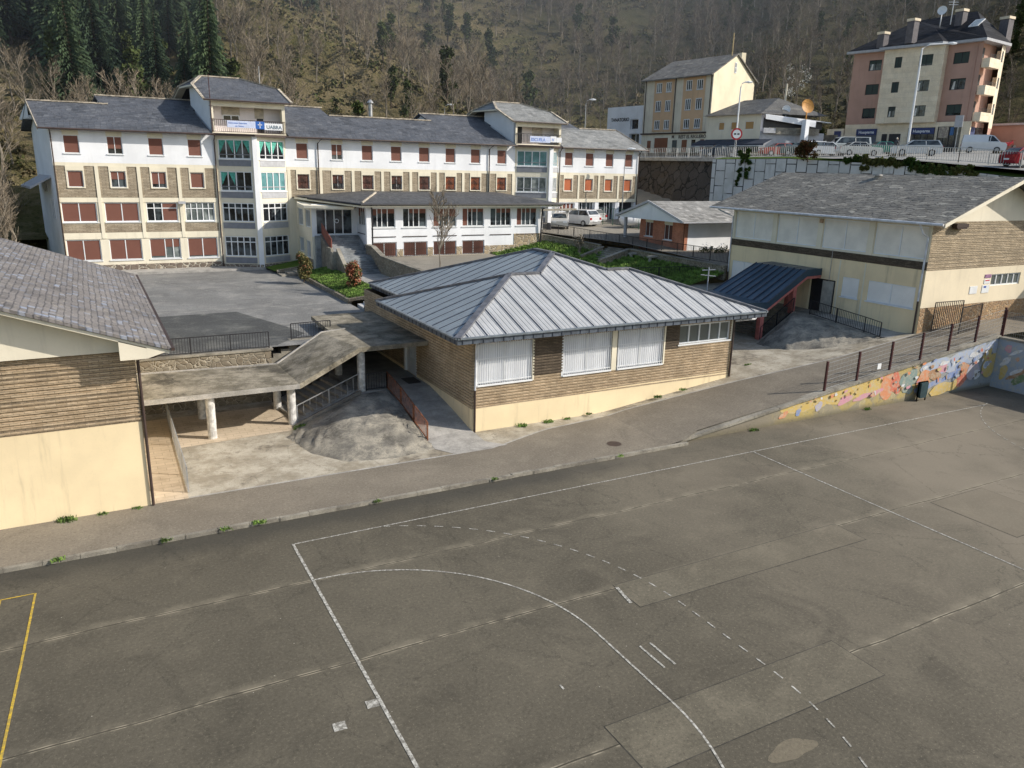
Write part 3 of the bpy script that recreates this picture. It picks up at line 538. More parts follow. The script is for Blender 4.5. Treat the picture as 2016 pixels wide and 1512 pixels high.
# ================================================================== CENTRE HALL
CH=empty('low_school_hall',(17.5,7.25,0),0,'low brick hall with ribbed grey metal hipped roof in the centre','building')
F=FR((0,7.25,0),(1,0,0)); X0,X1=9.8,25.36; ZT=4.5
wins=[(10.02,12.88,2.3,4.2),(14.55,17.37,2.3,4.2),(17.74,20.6,2.3,4.2)]; w4=(21.62,25.12,3.18,4.2)
holes=wins+[w4]
b=MB()   # plinth follows the sloping path
n=24
for i in range(n):
    a=X0+(X1-X0)*i/n;c_=X0+(X1-X0)*(i+1)/n; b.poly([(a,7.22,-.1),(c_,7.22,-.1),(c_,7.22,1.2+.0175*(c_-X0)),(a,7.22,1.2+.0175*(a-X0))]); b.poly([(a,7.22,1.2+.0175*(a-X0)),(c_,7.22,1.2+.0175*(c_-X0)),(c_,7.27,1.2+.0175*(c_-X0)),(a,7.27,1.2+.0175*(a-X0))])
b.build('plinth',m_yellow,CH)
wall('brick_wall',CH,F,X0,X1,1.16,ZT,holes+[(12.88,14.55,2.45,4.3),(20.72,21.62,3.0,4.3)],m_brick,ledge=(.14,.075,.04))
b=MB(); b.poly([F(12.88,2.45,.03),F(14.55,2.45,.03),F(14.55,4.4,.03),F(12.88,4.4,.03)]); b.poly([F(20.72,3.0,.03),F(21.62,3.0,.03),F(21.62,4.4,.03),F(20.72,4.4,.03)])
z=2.5
while z<4.3: b.fbox(F,12.9,14.53,z,z+.075,.028,.06); z+=.14
z=3.05
while z<4.3: b.fbox(F,20.74,21.6,z,z+.075,.028,.06); z+=.14
for k_,(lo,hi) in enumerate(((0,15),(15,99))):
    q=MB(); vv=[i for i,f in enumerate(b.f) if (lo<=b.v[f[0]][0]<hi or (hi==15 and b.v[f[0]][0]<15))and not(lo==15 and b.v[f[0]][0]<15)]
    for i in vv: q.poly([b.v[j] for j in b.f[i]])
    q.build('recessed_brick_panel',m_brickdark,CH)
b=MB(); b.fbox(F,17.4,17.72,2.25,4.4,-.1,.05); b.fbox(F,25.14,X1-.02,3.1,4.4,-.1,.05)
for h in wins: b.fbox(F,h[1],h[1]+.09,2.25,4.4,-.1,.06)
islands(b,'pilaster',m_cream,CH)
for h in wins:
    b=MB(); o=None; b.fbox(F,h[0],h[1],h[2]-.07,h[2],-.14,.09); b.fbox(F,h[0]-.07,h[0],h[2]-.07,h[3]+.1,-.1,.05); b.fbox(F,(h[0]+h[1])/2-.03,(h[0]+h[1])/2+.03,h[2],h[3],-.1,-.04); fr=b.build('window',m_frame,CH)
    b=MB(); b.poly([F(h[0],h[2],-.09),F(h[1],h[2],-.09),F(h[1],h[3]+.2,-.09),F(h[0],h[3]+.2,-.09)]); b.build('blind',m_blind,fr)
    b=MB(); k=22
    for i in range(k+1):
        u=h[0]+.05+(h[1]-h[0]-.1)*i/k; b.bar(F(u,h[2]+.02,.02),F(u,h[3]+.05,.02),.022)
    for zz in (h[2]+.12,(h[2]+h[3])/2+.25): b.bar(F(h[0],zz,.02),F(h[1],zz,.02),.03)
    b.build('grille',m_frame,fr)
window(CH,F,*w4,n=5,glass=m_glass_fr,fw=.08,sill=m_frame)
# side wall x=9.8 and others
Fs=FR((9.8,0,0),(0,-1,0))  # u=-y
def SW(name,ya_,yb,z0,z1,holes,m,**k): return wall(name,CH,Fs,-yb,-ya_,z0,z1,[(-h[1],-h[0],h[2],h[3]) for h in holes],m,**k)
SW('brick_wall',7.25,22.6,1.2,ZT,[(14.04,15.8,1.0,3.15)],m_brick,ledge=(.14,.075,.04))
SW('plinth',7.2,22.6,-.1,1.2,[(14.04,15.8,1.0,3.15)],m_yellow,d=.02)
b=MB(); b.fbox(Fs,-15.8,-15.6,1.05,3.15,-.16,.06); b.fbox(Fs,-15.6,-14.04,2.95,3.15,-.16,.06); b.fbox(Fs,-14.12,-14.04,1.05,2.95,-.16,.04); b.fbox(Fs,-15.6,-15.1,1.05,2.95,-.12,-.04); b.fbox(Fs,-15.1,-14.12,1.05,1.9,-.1,-.02)
for u in (-15.1,-14.85,-14.6,-14.37,-14.14): b.fbox(Fs,u,u+.05,1.9,2.95,-.1,-.02)
dr=b.build('door',m_frame,CH); b=MB(); b.poly([Fs(-15.6,1.05,-.13),Fs(-14.04,1.05,-.13),Fs(-14.04,3.0,-.13),Fs(-15.6,3.0,-.13)]); b.build('pane',m_glass,dr)
b=MB(); b.poly([(25.36,7.25,0),(25.36,22.6,0),(25.36,22.6,4.5),(25.36,7.25,4.5)]); b.poly([(25.36,22.6,0),(9.8,22.6,0),(9.8,22.6,4.5),(25.36,22.6,4.5)]); b.build('wall',m_brickdark,CH)
b=MB(); b.box((8.9,12.9,1.055),(9.6,14.0,1.075)); b.build('door_mat',m_dark,label='dark door mat outside the side door of the low hall',cat='door mat')
# roof
ze=4.72; s=.35; xa,xb,yf,yb=8.65,26.75,6.35,17.0; ry=(yf+yb)/2; rz=ze+s*(ry-yf)
xc,xd,y3=10.35,25.25,23.3; px_=(xc+xd)/2; hw=(xd-xc)/2; pz=ze+s*hw; py=yf+hw
rl=xa+(ry-yf); rrx=xb-(ry-yf); 
front=[(xa,yf,ze),(xb,yf,ze),(rrx,ry,rz),(xd-(ry-yf),ry,rz),(px_,py,pz),(xc+(ry-yf),ry,rz),(rl,ry,rz)]
b=MB(); b.poly(front,0); 
b.poly([(xa,yb,ze),(xa,yf,ze),(rl,ry,rz)],1)                       # left slope of front wing
b.poly([(xb,yf,ze),(xb,yb,ze),(rrx,ry,rz)],1)
e2=(px_,y3-hw,pz)
b.poly([(xc,y3,ze),(xc,yf+(xc-xc),ze) if False else (xc+(ry-yf),ry,rz),(px_,py,pz),e2],1) if False else None
# back-wing left slope: bounded by hip from (xc+..,ry) to peak, valley to front-wing rear slope
vl=(xc,yb-(0),ze)
b.poly([(xc,y3,ze),(xc,yb,ze),(xc+(ry-yf),ry,rz),(px_,py,pz),e2],1)
b.poly([(xd,yb,ze),(xd,y3,ze),e2,(px_,py,pz),(xd-(ry-yf),ry,rz)],1)
b.poly([(xd,y3,ze),(xc,y3,ze),e2],0)
b.poly([(xa,yb,ze),(rl,ry,rz),(xc+(ry-yf),ry,rz),(xc,yb,ze)],0); b.poly([(xb,yb,ze),(xd,yb,ze),(xd-(ry-yf),ry,rz),(rrx,ry,rz)],0)
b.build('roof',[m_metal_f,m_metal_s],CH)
b=MB(); loop=[(xa,yf),(xb,yf),(xb,yb),(xd,yb),(xd,y3),(xc,y3),(xc,yb),(xa,yb)]
for (p,q) in zip(loop,loop[1:]+loop[:1]):
    b.poly([(*p,ze-.26),(*q,ze-.26),(*q,ze+.0),(*p,ze+.0)])
b.poly([(x,y,ze-.26) for x,y in loop][::-1]); b.k=1
x=xa+.25
while x<xb: b.bar((x,yf-.012,ze-.25),(x,yf-.012,ze-.02),.03,.03); x+=.5
y=yf+.25
while y<yb: b.bar((xa-.012,y,ze-.25),(xa-.012,y,ze-.02),.03,.03); y+=.5
while y<y3: b.bar((xc-.012,y,ze-.25),(xc-.012,y,ze-.02),.03,.03); y+=.5
b.build('fascia',[m_metal_fascia,m_seam],CH)
b=MB(); q=.03
for p,qq in zip(loop,loop[1:]+loop[:1]): b.bar((*p,ze+.01),(*qq,ze+.01),.16,.07)
b.build('gutter',plain('gutter_grey',(.24,.28,.32),.35,.4),CH)
b=MB()
def zf(y): return ze+s*(y-yf)
x=xa+.55
def ytop(x):   # top of front slope above x
    if x<rl: return yf+(x-xa)
    if x<xc+(ry-yf): return ry
    if x<px_: return yf+(x-xc)
    if x<xd-(ry-yf): return yf+(xd-x)
    if x<rrx: return ry
    return yf+(xb-x)
while x<xb-.3:
    yt=ytop(x); b.bar((x,yf+.1,zf(yf+.1)+.012),(x,yt-.05,zf(yt-.05)+.012),.05,.03); x+=.93
y=yf+.6
while y<yb-.1:
    xt=xa+min(y-yf,yb-y); 
    if xt-xa>.2: b.bar((xa+.1,y,ze+s*.1+.012),(xt-.05,y,ze+s*(xt-.05-xa)+.012),.05,.03)
    y+=.8
y=12.0
while y<y3-.2:
    xs0=xc+.1 if y>yb else xc+max(.1,(yb-y)); xt=min(px_,xc+(y3-y),xc+(y-yf)) 
    if xt>xs0+.1: b.bar((xs0,y,ze+s*(xs0-xc)+.012),(xt,y,ze+s*(xt-xc)+.012),.05,.03)
    y+=.8
islands(b,'roof_seam',m_seam,CH)
b=MB()
for p,q in (((xa,yf,ze),(rl,ry,rz)),((rl,ry,rz),(xc+(ry-yf),ry,rz)),((xc+(ry-yf),ry,rz),(px_,py,pz)),((px_,py,pz),(xd-(ry-yf),ry,rz)),((xd-(ry-yf),ry,rz),(rrx,ry,rz)),((rrx,ry,rz),(xb,yf,ze)),((px_,py,pz),e2),(e2,(xc,y3,ze)),(e2,(xd,y3,ze)),((xa,yb,ze),(rl,ry,rz))):
    a=Vector(p)+Vector((0,0,.03)); c_=Vector(q)+Vector((0,0,.03)); b.bar(a,c_,.30,.10)
islands(b,'ridge_cap',m_metal_cap,CH)
b=MB(); b.tube([(10.6,6.5,4.4),(10.45,7.05,4.28),(9.93,7.12,4.2),(9.9,7.17,2.1)],.05); pp=b.build('drainpipe',m_pipe_w,CH); b=MB(); b.tube([(9.9,7.17,2.1),(9.9,7.17,.1)],.05); b.tube([(25.28,7.16,4.3),(25.28,7.16,1.1)],.05); islands(b,'drainpipe',m_gutter,CH); b=MB(); b.tube([(26.9,7.1,4.4),(26.7,7.1,4.2),(25.3,7.1,4.2)],.05); b.build('drainpipe',m_pipe_w,CH)
# ================================================================== RIGHT SCHOOL BUILDING
SB=empty('two_storey_school',(39.05,5.9,2.6),0,'two-storey cream and brick school with mossy slate gable roof at right','building')
Fs=FR((39.05,0,0),(0,-1,0)); yN,yF=5.9,22.25
W2=[(18.24,21.95),(14.18,17.78),(10.2,13.74),(6.15,9.72)]
up=[(-b_,-a_,7.08,9.0) for a_,b_ in W2]; lo=[(-21.9,-19.5,3.95,5.32),(-11.66,-10.38,4.06,5.36),(-9.67,-6.38,4.08,5.38)]
wall('upper_wall',SB,Fs,-yF,-yN,6.95,9.3,up,m_cream); wall('brick_band',SB,Fs,-yF,-yN,6.47,6.95,[],m_brickdark,d=.02,ledge=(.13,.07,.03)); wall('lower_wall',SB,Fs,-yF,-yN,1.8,6.47,lo+[(-14.3,-12.2,2.75,5.0)],m_yellow)
b=MB(); b.poly([Fs(-14.3,2.75,-.15),Fs(-12.2,2.75,-.15),Fs(-12.2,5,-.15),Fs(-14.3,5,-.15)]); dr=b.build('doorway',m_dark,SB)
b=MB(); b.fbox(Fs,-13.3,-12.4,2.78,4.9,-.14,-.08); b.build('door',plain('pale_door',(.45,.43,.38),.6),SB)
for h in up: window(SB,Fs,*h,kind='shutter',n=2,shut=m_shut_g,fw=.07,d=-.12)
for h,nn in zip(lo,(2,1,2)): window(SB,Fs,*h,kind='shutter',n=nn,shut=m_shut_w,fw=.06,d=-.06,sill=m_frame)
b=MB()
for a_,c_ in ((21.97,22.2),(17.8,18.2),(13.76,14.16),(9.74,10.18),(5.93,6.13)): b.fbox(Fs,-c_,-a_,6.96,9.28,-.05,.05)
b.fbox(Fs,-12.05,-11.95,2.4,6.4,-.02,.03); b.fbox(Fs,-10.1,-10.0,2.6,6.4,-.02,.03)
islands(b,'pilaster',m_cream,SB)
F=FR((0,5.9,0),(1,0,0)); xe=52.2; xm=45.6
wall('stone_base',SB,F,39.05,xe,2.3,4.18,[],m_stonetan,d=.02); wall('lower_wall',SB,F,39.05,xe,4.18,6.42,[(45.8,49.0,5.2,5.95)],m_beige); wall('brick_wall',SB,F,39.05,xe,6.42,9.3,[],m_bricksch,d=.0,ledge=(.11,.06,.02))
window(SB,F,45.8,49.0,5.2,5.95,n=5,glass=m_glass_fr,fw=.08)
esl=.36; zE=9.3; xE=38.25
def zs_(x): return zE+(xm-abs(x-xm)-xE)*esl if True else 0
b=MB(); b.poly([(39.8,5.88,9.3),(xe-.8,5.88,9.3),(xm,5.88,zs_(xm)-.15)]); b.poly([(39.05,5.9,9.3),(xe,5.9,9.3),(xm,5.9,zs_(xm)-.1)]); b.build('gable_panel',m_palecream,SB)
b=MB(); b.poly([(xe,5.9,2.3),(xe,22.25,2.3),(xe,22.25,9.3),(xe,5.9,9.3)]); b.poly([(xe,22.25,2.3),(39.05,22.25,2.3),(39.05,22.25,9.3),(xm,22.25,zs_(xm)),(xe,22.25,9.3)]); b.build('rear_wall',m_beige,SB)
b=MB(); yfr,ybk=4.75,24.0
b.prism([(xE,ybk,zE),(xE,yfr,zE),(xm,yfr,zs_(xm)),(xm,ybk,zs_(xm))],.12); b.prism([(xm,ybk,zs_(xm)),(xm,yfr,zs_(xm)),(2*xm-xE,yfr,zE),(2*xm-xE,ybk,zE)],.12); b.build('roof',m_slateold,SB)
b=MB()
b.prism([(xE+.1,yfr-.02,zE-.03),(xm,yfr-.02,zs_(xm)-.03),(xm,yfr+.1,zs_(xm)-.03),(xE+.1,yfr+.1,zE-.03)][::-1],.22); b.prism([(xm,yfr-.02,zs_(xm)-.03),(2*xm-xE-.1,yfr-.02,zE-.03),(2*xm-xE-.1,yfr+.1,zE-.03),(xm,yfr+.1,zs_(xm)-.03)][::-1],.22)
b.build('bargeboard',m_palecream,SB)
b=MB(); b.tube([(xE-.06,ybk,zE-.08),(xE-.06,yfr,zE-.08)],.08); b.tube([(38.35,6.3,9.15),(38.6,6.15,8.6),(38.95,6.05,8.4),(38.95,6.05,4.6)],.06); b.tube([(38.3,23.2,9.1),(38.7,22.6,8.8),(38.97,22.2,8.6),(38.97,22.2,4.4)],.05); islands(b,'drainpipe',m_pipe_w,SB)
b=MB(); b.tube([(38.95,6.05,4.6),(38.95,6.05,2.5)],.055); b.tube([(38.97,22.2,4.4),(38.97,22.2,2.8)],.05); islands(b,'drainpipe',m_gutter,SB)
# floodlights, signs, bell
b=MB(); b.fbox(F,40.75,41.9,8.98,9.2,.02,.35); b.fbox(F,40.85,41.8,8.9,8.98,.05,.33); b.build('floodlight',m_gutter,label='brown box floodlight under the gable of the school',cat='floodlight')
b=MB(); b.fbox(F,43.68,44.45,4.8,5.28,.0,.03); o=b.build('wall_sign',m_frame,label='white rectangular wall notice nearer the gate on the school gable',cat='sign')
b=MB(); b.fbox(F,44.95,45.7,4.8,5.3,.0,.03); o=b.build('wall_sign',m_frame,label='white wall notice with blue heading below the round emblems',cat='sign'); b=MB(); b.fbox(F,45.1,45.35,5.12,5.24,.03,.04); b.build('sign_heading',plain('sign_blue',(.04,.09,.35)),o)
b=MB(); b.fbox(F,45.05,45.72,5.75,5.97,0,.03); o=b.build('wall_sign',plain('sign_mauve',(.30,.16,.28)),label='small mauve oval wall sign, topmost beside the gable window',cat='sign')
b=MB(); b.fbox(F,45.05,45.68,5.38,5.66,0,.03); o=b.build('wall_sign',m_frame,label='small white and red wall sign between the mauve sign and the notice',cat='sign'); b=MB(); b.fbox(F,45.15,45.6,5.55,5.62,.03,.035); b.build('sign_stripe',plain('sign_red',(.5,.04,.04)),o)
b=MB(); b.fbox(Fs,-13.97,-13.75,8.7,8.95,.05,.2); b.build('alarm_box',plain('alarm_beige',(.5,.33,.2)),label='small orange beige alarm box between the upper school windows',cat='alarm box')
b=MB(); b.tube([(39.0,12.7,4.9),(39.0,12.7,7.0)],.02,6) ; b.build('conduit',m_galv,SB)
# roof cowl
b=MB(); q=ony((1607,345),16); b.tube([(44.9,14.6,11.3),(44.9,14.6,11.85)],.18,10); b.tube([(44.9,14.6,11.85),(44.9,14.6,11.95)],[.34,.3],12); b.build('roof_vent',m_edge,label='small white roof vent on the ridge of the mossy slate roof',cat='roof vent')
b=MB(); b.tube([(32.2,17.0,2.0),(32.2,17.0,5.6)],.04,6); b.bar((31.7,17.2,5.1),(32.7,16.8,5.0),.05); b.bar((31.8,17.2,5.4),(32.6,16.8,5.45),.05); b.build('aerial_mast',m_greypl,label='weathered pale aerial mast with crossbars behind the low hall roof',cat='aerial')
# blue canopy
BC=empty('metal_canopy',(36,13.4,1),0,'dark blue metal canopy on salmon posts joining the low hall to the school','canopy')
b=MB(); p1,p2,p3,p4=Vector((37.65,13.4,5.62)),Vector((37.5,17.9,5.62)),Vector((33.9,18.2,3.78)),Vector((34.1,13.3,3.62))
b.prism([p4,p1,p2,p3],.12); b.prism([p1,Vector((39.02,13.4,5.66)),Vector((39.02,17.9,5.66)),p2],.12); b.prism([Vector((27.2,13.3,3.9)),p4,p3,Vector((27.2,18.2,3.9))],.12); b.build('roof',m_metal_blue,BC)
b=MB()
for i in range(0,9):
    f=i/8; a=p4.lerp(p3,f); c_=p1.lerp(p2,f); b.bar(a+Vector((0,0,.03)),c_+Vector((0,0,.03)),.06,.06)
islands(b,'roof_seam',m_seam,BC)
b=MB(); 
def fas(a,c_,h0,h1): b.poly([a+Vector((0,-.02,h0)),c_+Vector((0,-.02,h0)),c_+Vector((0,-.02,h1)),a+Vector((0,-.02,h1))])
fas(p4,p1,-.42,.05); fas(p1,Vector((39.02,13.4,5.66)),-.42,.05); fas(Vector((27.2,13.3,3.9)),p4,-.42,.05); b.build('fascia',m_metal_blue,BC)
b=MB(); b.bar(p4+Vector((0,.1,-.5)),p1+Vector((0,.1,-.5)),.2,.2); b.bar(p1+Vector((0,.1,-.5)),Vector((39,13.5,5.15)),.2,.2); b.bar(p3+Vector((0,-.1,-.5)),p2+Vector((0,-.1,-.5)),.2,.2); islands(b,'beam',m_salmon,BC)
for (x,y,z0,z1) in ((33.95,13.6,.9,3.15),(36.9,13.75,2.7,4.85),(33.9,17.6,.9,3.2),(36.9,17.4,2.7,4.9),(38.3,15.4,2.7,5.1)):
    b=MB(); b.box((x-.16,y-.16,z0),(x+.16,y+.16,z1)); b.build('post',m_salmon,BC)
b=MB(); steps(b,(34.1,13.9,1.0),(36.9,13.9,2.8),(0,4,0),12); b.box((36.9,12.4,0),(39.04,18,2.78)); b.build('entrance_stairs',m_conc,label='grey stairs under the blue canopy up to the school door',cat='stairs')
b=MB(); b.grid([[(37.35,12.6,2.79),(39.04,12.6,2.79)],[(37.4,7.2,2.3),(39.04,7.2,2.5)],[(37.6,5.9,2.46),(39.6,5.9,2.62)]][::-1]); b.build('ramp',m_edge,kind='structure')
loft('mortar_slope',[(33.9,13.25,1.05),(36.7,13.35,2.78),(37.38,12.6,2.79),(37.4,7.2,2.32)],[(32.4,12.6,1.1),(31.9,9.4,1.32),(33.6,7.7,1.72),(37.2,6.9,2.28)],12,.30,m_mound,'',seed=4,rough=.08)
railing('railing',[(37.3,12.5,2.8),(37.3,8.2,2.42),(37.5,7.2,2.25)],.95,'black bar railing along the ramp of the right school',sp=.13)
railing('railing',[(33.9,13.45,1.05),(36.75,13.45,2.85)],.95,'black handrail beside the stairs under the blue canopy',sp=.13)
b=MB(); b.prism([(33.7,13.15,1.12),(36.8,13.22,2.9),(36.8,13.4,2.9),(33.7,13.35,1.12)],.35); b.build('stair_kerb',m_conc,label='sloping concrete kerb beside the blue canopy stairs',cat='kerb')
# ================================================================== MAIN SCHOOL (long white building)
MS=empty('main_school_building',(21,48.5,2.8),0,'long white four-storey school with brown brick bands and slate roofs','building')
F=FR((0,48.5,0),(1,0,0)); XL,XR=-6.5,49.6; Y0=48.5
A=[(-5.62,-4.54),(-2.61,-1.51),(.37,1.48),(3.34,4.40)]; Mx=[(12.2,13.25),(15.34,16.37),(18.15,19.2),(20.95,22.0),(23.74,24.82),(26.48,27.53),(29.18,30.22),(32.09,33.14)]; Rx=[(40.05,41.05),(42.65,43.67),(45.22,46.22),(47.78,48.8)]
Cx=[(-6.33,-3.85),(-3.29,-.8),(-.23,2.14),(2.73,5.05)]; Dx=[(-6.3,-3.87),(-3.25,-.85),(-.26,2.12),(2.69,5.09)]
def hz(L,a,c_): return [(x0,x1,a,c_) for x0,x1 in L]
for (x0,x1,L) in ((XL,5.5,A),(11.3,34.1,Mx),(39.2,XR,Rx)):
    wall('upper_wall',MS,F,x0,x1,11.45,14.0,hz(L,12.15,13.5),m_white); wall('floor_band',MS,F,x0,x1,11.2,11.45,[],m_cream,d=.03)
    wall('brick_wall',MS,F,x0,x1,8.78,11.2,hz(L,9.58,10.83),m_brickmain); wall('floor_band',MS,F,x0,x1,8.42,8.78,[],m_cream,d=.03)
wall('wall',MS,F,XL,5.5,6.72,8.42,hz(Cx,6.85,8.42),m_cream); wall('brick_wall',MS,F,XL,5.5,6.02,6.72,[],m_brickmain,d=.01); wall('floor_band',MS,F,XL,5.5,5.52,6.02,[],m_cream,d=.03)
wall('wall',MS,F,XL,5.5,3.42,5.52,hz(Dx,3.8,5.48),m_palecream); wall('stone_base',MS,F,XL,5.5,2.6,3.42,[],m_stone,d=.06)
b=MB(); b.poly([F(XL,3.42),F(5.5,3.42),F(5.5,3.42,.06),F(XL,3.42,.06)][::-1]); b.build('stone_base',m_stone,MS)
wall('wall',MS,F,11.3,34.1,2.6,8.42,[],m_palecream)
b=MB()
for u in (-3.57,-.55,2.45): b.fbox(F,u-.13,u+.13,5.55,11.2,-.0,.06)
b.fbox(F,5.3,5.5,5.5,11.2,0,.06); b.fbox(F,XL,XL+.1,3.42,11.2,0,.06)
for u0,u1 in zip(Mx,Mx[1:]): u=(u0[1]+u1[0])/2; b.fbox(F,u-.13,u+.13,8.78,11.2,0,.05)
for u0,u1 in zip(Rx,Rx[1:]): u=(u0[1]+u1[0])/2; b.fbox(F,u-.11,u+.11,8.78,11.2,0,.05)
b.fbox(F,39.22,39.5,8.5,11.2,0,.05); b.fbox(F,XR-.25,XR,8.5,11.2,0,.05); b.fbox(F,11.32,11.6,8.5,11.2,0,.05); b.fbox(F,33.8,34.08,8.5,11.2,0,.05); islands(b,'pilaster',m_cream,MS)
for L in (A,Mx,Rx):
    for x0,x1 in L:
        b=MB(); b.fbox(F,x0-.02,x1+.02,13.5,13.92,0,.02); b.build('shutter_box',m_cream,MS); b=MB(); b.fbox(F,x0-.1,x0,9.5,10.85,-.02,.04); b.fbox(F,x1,x1+.1,9.5,10.85,-.02,.04); b.fbox(F,x0-.1,x1+.1,10.85,11.2,-.02,.045); b.build('window_surround',m_cream,MS)
fr={-2.61:.75}
for i,(x0,x1) in enumerate(A+Mx+Rx):
    part=i in (1,5); window(MS,F,x0,x1,12.15,13.5,kind='shutter',n=2 if part else 1,frac=(.7 if part else 1),fw=.05,sill=m_frame,d=-.09)
for i,(x0,x1) in enumerate(A+Mx+Rx):
    f={1:.5,2:.78,5:.6,7:.6}.get(i,1.0); orange=i>=9; window(MS,F,x0,x1,9.58,10.83,kind='shutter',n=2 if f<1 else 1,frac=f,fw=.05,sill=m_cream,d=-.09,shut=m_shut_or if orange else m_shut,grille=(4<=i<12))
for i,h in enumerate(hz(Cx,6.87,8.40)):
    if i<2: window(MS,F,*h,kind='shutter',n=2,frac=1,fw=.07,sill=m_frame)
    elif i==2: window(MS,F,*h,kind='shutter',cols=[.25,.5,.999],frac=[0,0,1,0],tr=.3,fw=.07,sill=m_frame)
    else: window(MS,F,*h,n=5,tr=.33,fw=.07,sill=m_frame,glass=m_glass_cur)
for i,h in enumerate(hz(Dx,3.8,5.48)): window(MS,F,*h,kind='shutter',cols=[.5,.76] if i==2 else [.5],frac=[1,1] if i<2 else ([.9,.42,.42] if i==2 else [.93,.93]),fw=.07,sill=m_frame,glass=m_glass_cur)
# right wing ground floor
gh=[(39.6,41.5,6.5,8.35),(41.95,44.1,6.5,8.42),(44.55,46.8,6.5,8.42),(47.3,49.35,6.5,8.42)]
wall('wall',MS,F,39.2,XR,6.0,8.42,gh,m_white,reveal=.5)
window(MS,F,39.6,41.5,6.5,8.35,kind='shutter',frac=.35,n=4,tr=.5,fw=.09,d=-.2)
window(MS,F,41.95,44.1,6.5,8.42,n=5,tr=.0,fw=.05,d=-.4,cols=[.2,.35,.62,.85]); window(MS,F,44.55,46.8,6.5,8.42,n=5,fw=.05,d=-.4,cols=[.15,.5,.62,.8])
b=MB(); b.poly([F(47.3,6.4,-.45),F(49.35,6.4,-.45),F(49.35,8.42,-.45),F(47.3,8.42,-.45)]); b.build('opening',m_dark,MS)
# bays (V shaped)
def bay(x0,xa_,x1,ya_,nwin,floors,low,teal):
    P0,PA,P1=Vector((x0,Y0,0)),Vector((xa_,ya_,0)),Vector((x1,Y0,0))
    for (p,q,side) in ((P0,PA,0),(PA,P1,1)):
        Fb=FR(p,(q-p)); W=(q-p).length; a=.2 if side==0 else .45; e=W-(.38 if side==0 else .15)
        hs=[(a,e,z0,z1) for z0,z1 in floors]
        wall('bay_wall',MS,Fb,0,W,low,14.0,hs,m_palecream)
        for i,(z0,z1) in enumerate(floors):
            t=teal[i]; n=4 if i<2 else 5 if side==0 else 4
            if side==1: n=4
            cu=None; gl=m_glass
            if t=='V': cu=[(0.02,.24,'L'),(.26,.48,'R'),(.52,.74,'L'),(.76,.98,'R')]
            elif t=='H': cu=[(0.02,.24,'L'),(.26,.48,'R')]; gl=m_glass
            elif t=='F': gl=m_glass_teal
            elif t=='C': gl=m_glass_cur
            if side==1 and t=='H': gl=m_glass_teal; cu=None
            window(MS,Fb,a,e,z0,z1,n=n,tr=.0,fw=.08,glass=gl,curtains=cu,sill=m_frame,d=-.07) if i<2 else window(MS,Fb,a,e,z0,z1,n=n,tr=.28,fw=.08,glass=gl,d=-.07)
            b=MB(); 
            if i<2: b.fbox(Fb,a+.05,e-.05,z0+.33,z0+.39,-.1,-.035)
            b.fbox(Fb,a,e,z0-.58,z0-.08,-.02,.03); b.build('spandrel_panel',m_greyp if side==0 else m_greypl,MS)
    b=MB(); b.box((xa_-.2,ya_-.12,low),(xa_+.2,ya_+.28,14.0)); b.build('corner_column',m_white,MS)
    b=MB(); b.prism([(x0-.1,Y0,14.08),(x0-.1,Y0-.55,14.02),(xa_,ya_-.45,14.0),(x1+.1,Y0-.55,14.02),(x1+.1,Y0,14.08)],.16); b.build('eaves',m_gutter,MS)
bay(5.5,8.4,11.3,46.95,4,[(12.0,13.58),(9.38,11.0),(6.82,8.40),(3.86,5.58)],2.95,['V','H','N','N'])
bay(34.1,37.55,39.2,47.2,4,[(12.0,13.5),(9.45,10.95),(7.0,8.4)],5.9,['F','C','C'])
b=MB(); b.prism([(5.5,48.4,3.2),(5.55,48.3,3.2),(8.4,46.75,3.2),(11.3,48.3,3.2),(11.3,48.5,3.2),(5.5,48.5,3.2)],.8); b.build('stone_base',m_stone,MS)
# side walls, gable
ridY,rid,eY,eZ=53.0,16.15,47.9,14.0; BK=57.5
b=MB(); b.poly([(XL,BK,2.0),(XL,Y0,2.0),(XL,Y0,14.1),(XL,ridY,16.05),(XL,BK,14.1)]); b.build('side_wall',m_white,MS)
b=MB(); b.poly([(XR,Y0,2.0),(XR,BK,2.0),(XR,BK,14.1),(XR,ridY,16.05),(XR,Y0,14.1)]); b.poly([(XR,BK,2.0),(XL,BK,2),(XL,BK,14.1),(XR,BK,14.1)]); b.build('side_wall',m_palecream,MS)
Fw=FR((XL,0,0),(0,-1,0))
for (ya_,yb,z0,z1) in ((50.2,51.6,7.0,8.6),(52.6,54.2,9.0,9.9)): window(MS,Fw,-yb,-ya_,z0,z1,n=2,d=.02)
def gable(x0,x1,ry_,rz_,ey,ez,by,bz,m,th=.12):
    b=MB(); b.prism([(x0,ey,ez),(x1,ey,ez),(x1,ry_,rz_),(x0,ry_,rz_)],th); b.prism([(x0,ry_,rz_),(x1,ry_,rz_),(x1,by,bz),(x0,by,bz)],th); return b
s_=(rid-eZ)/(ridY-eY)
def zm(y): return eZ+(y-eY)*s_
gable(-7.2,5.15,ridY,rid,eY,eZ,58.1,14.0,0).build('roof',m_slate,MS)
gable(11.55,33.8,ridY,rid,eY,eZ,58.1,14.0,0).build('roof',m_slate,MS)
gable(39.45,50.3,ridY,rid,eY,eZ,58.1,14.0,0).build('roof',m_slatekiosk if False else slate('grey_slate_right',((.22,.225,.22),(.28,.285,.28),(.36,.365,.36)),.5,.26,'xz',.4,.6),MS)
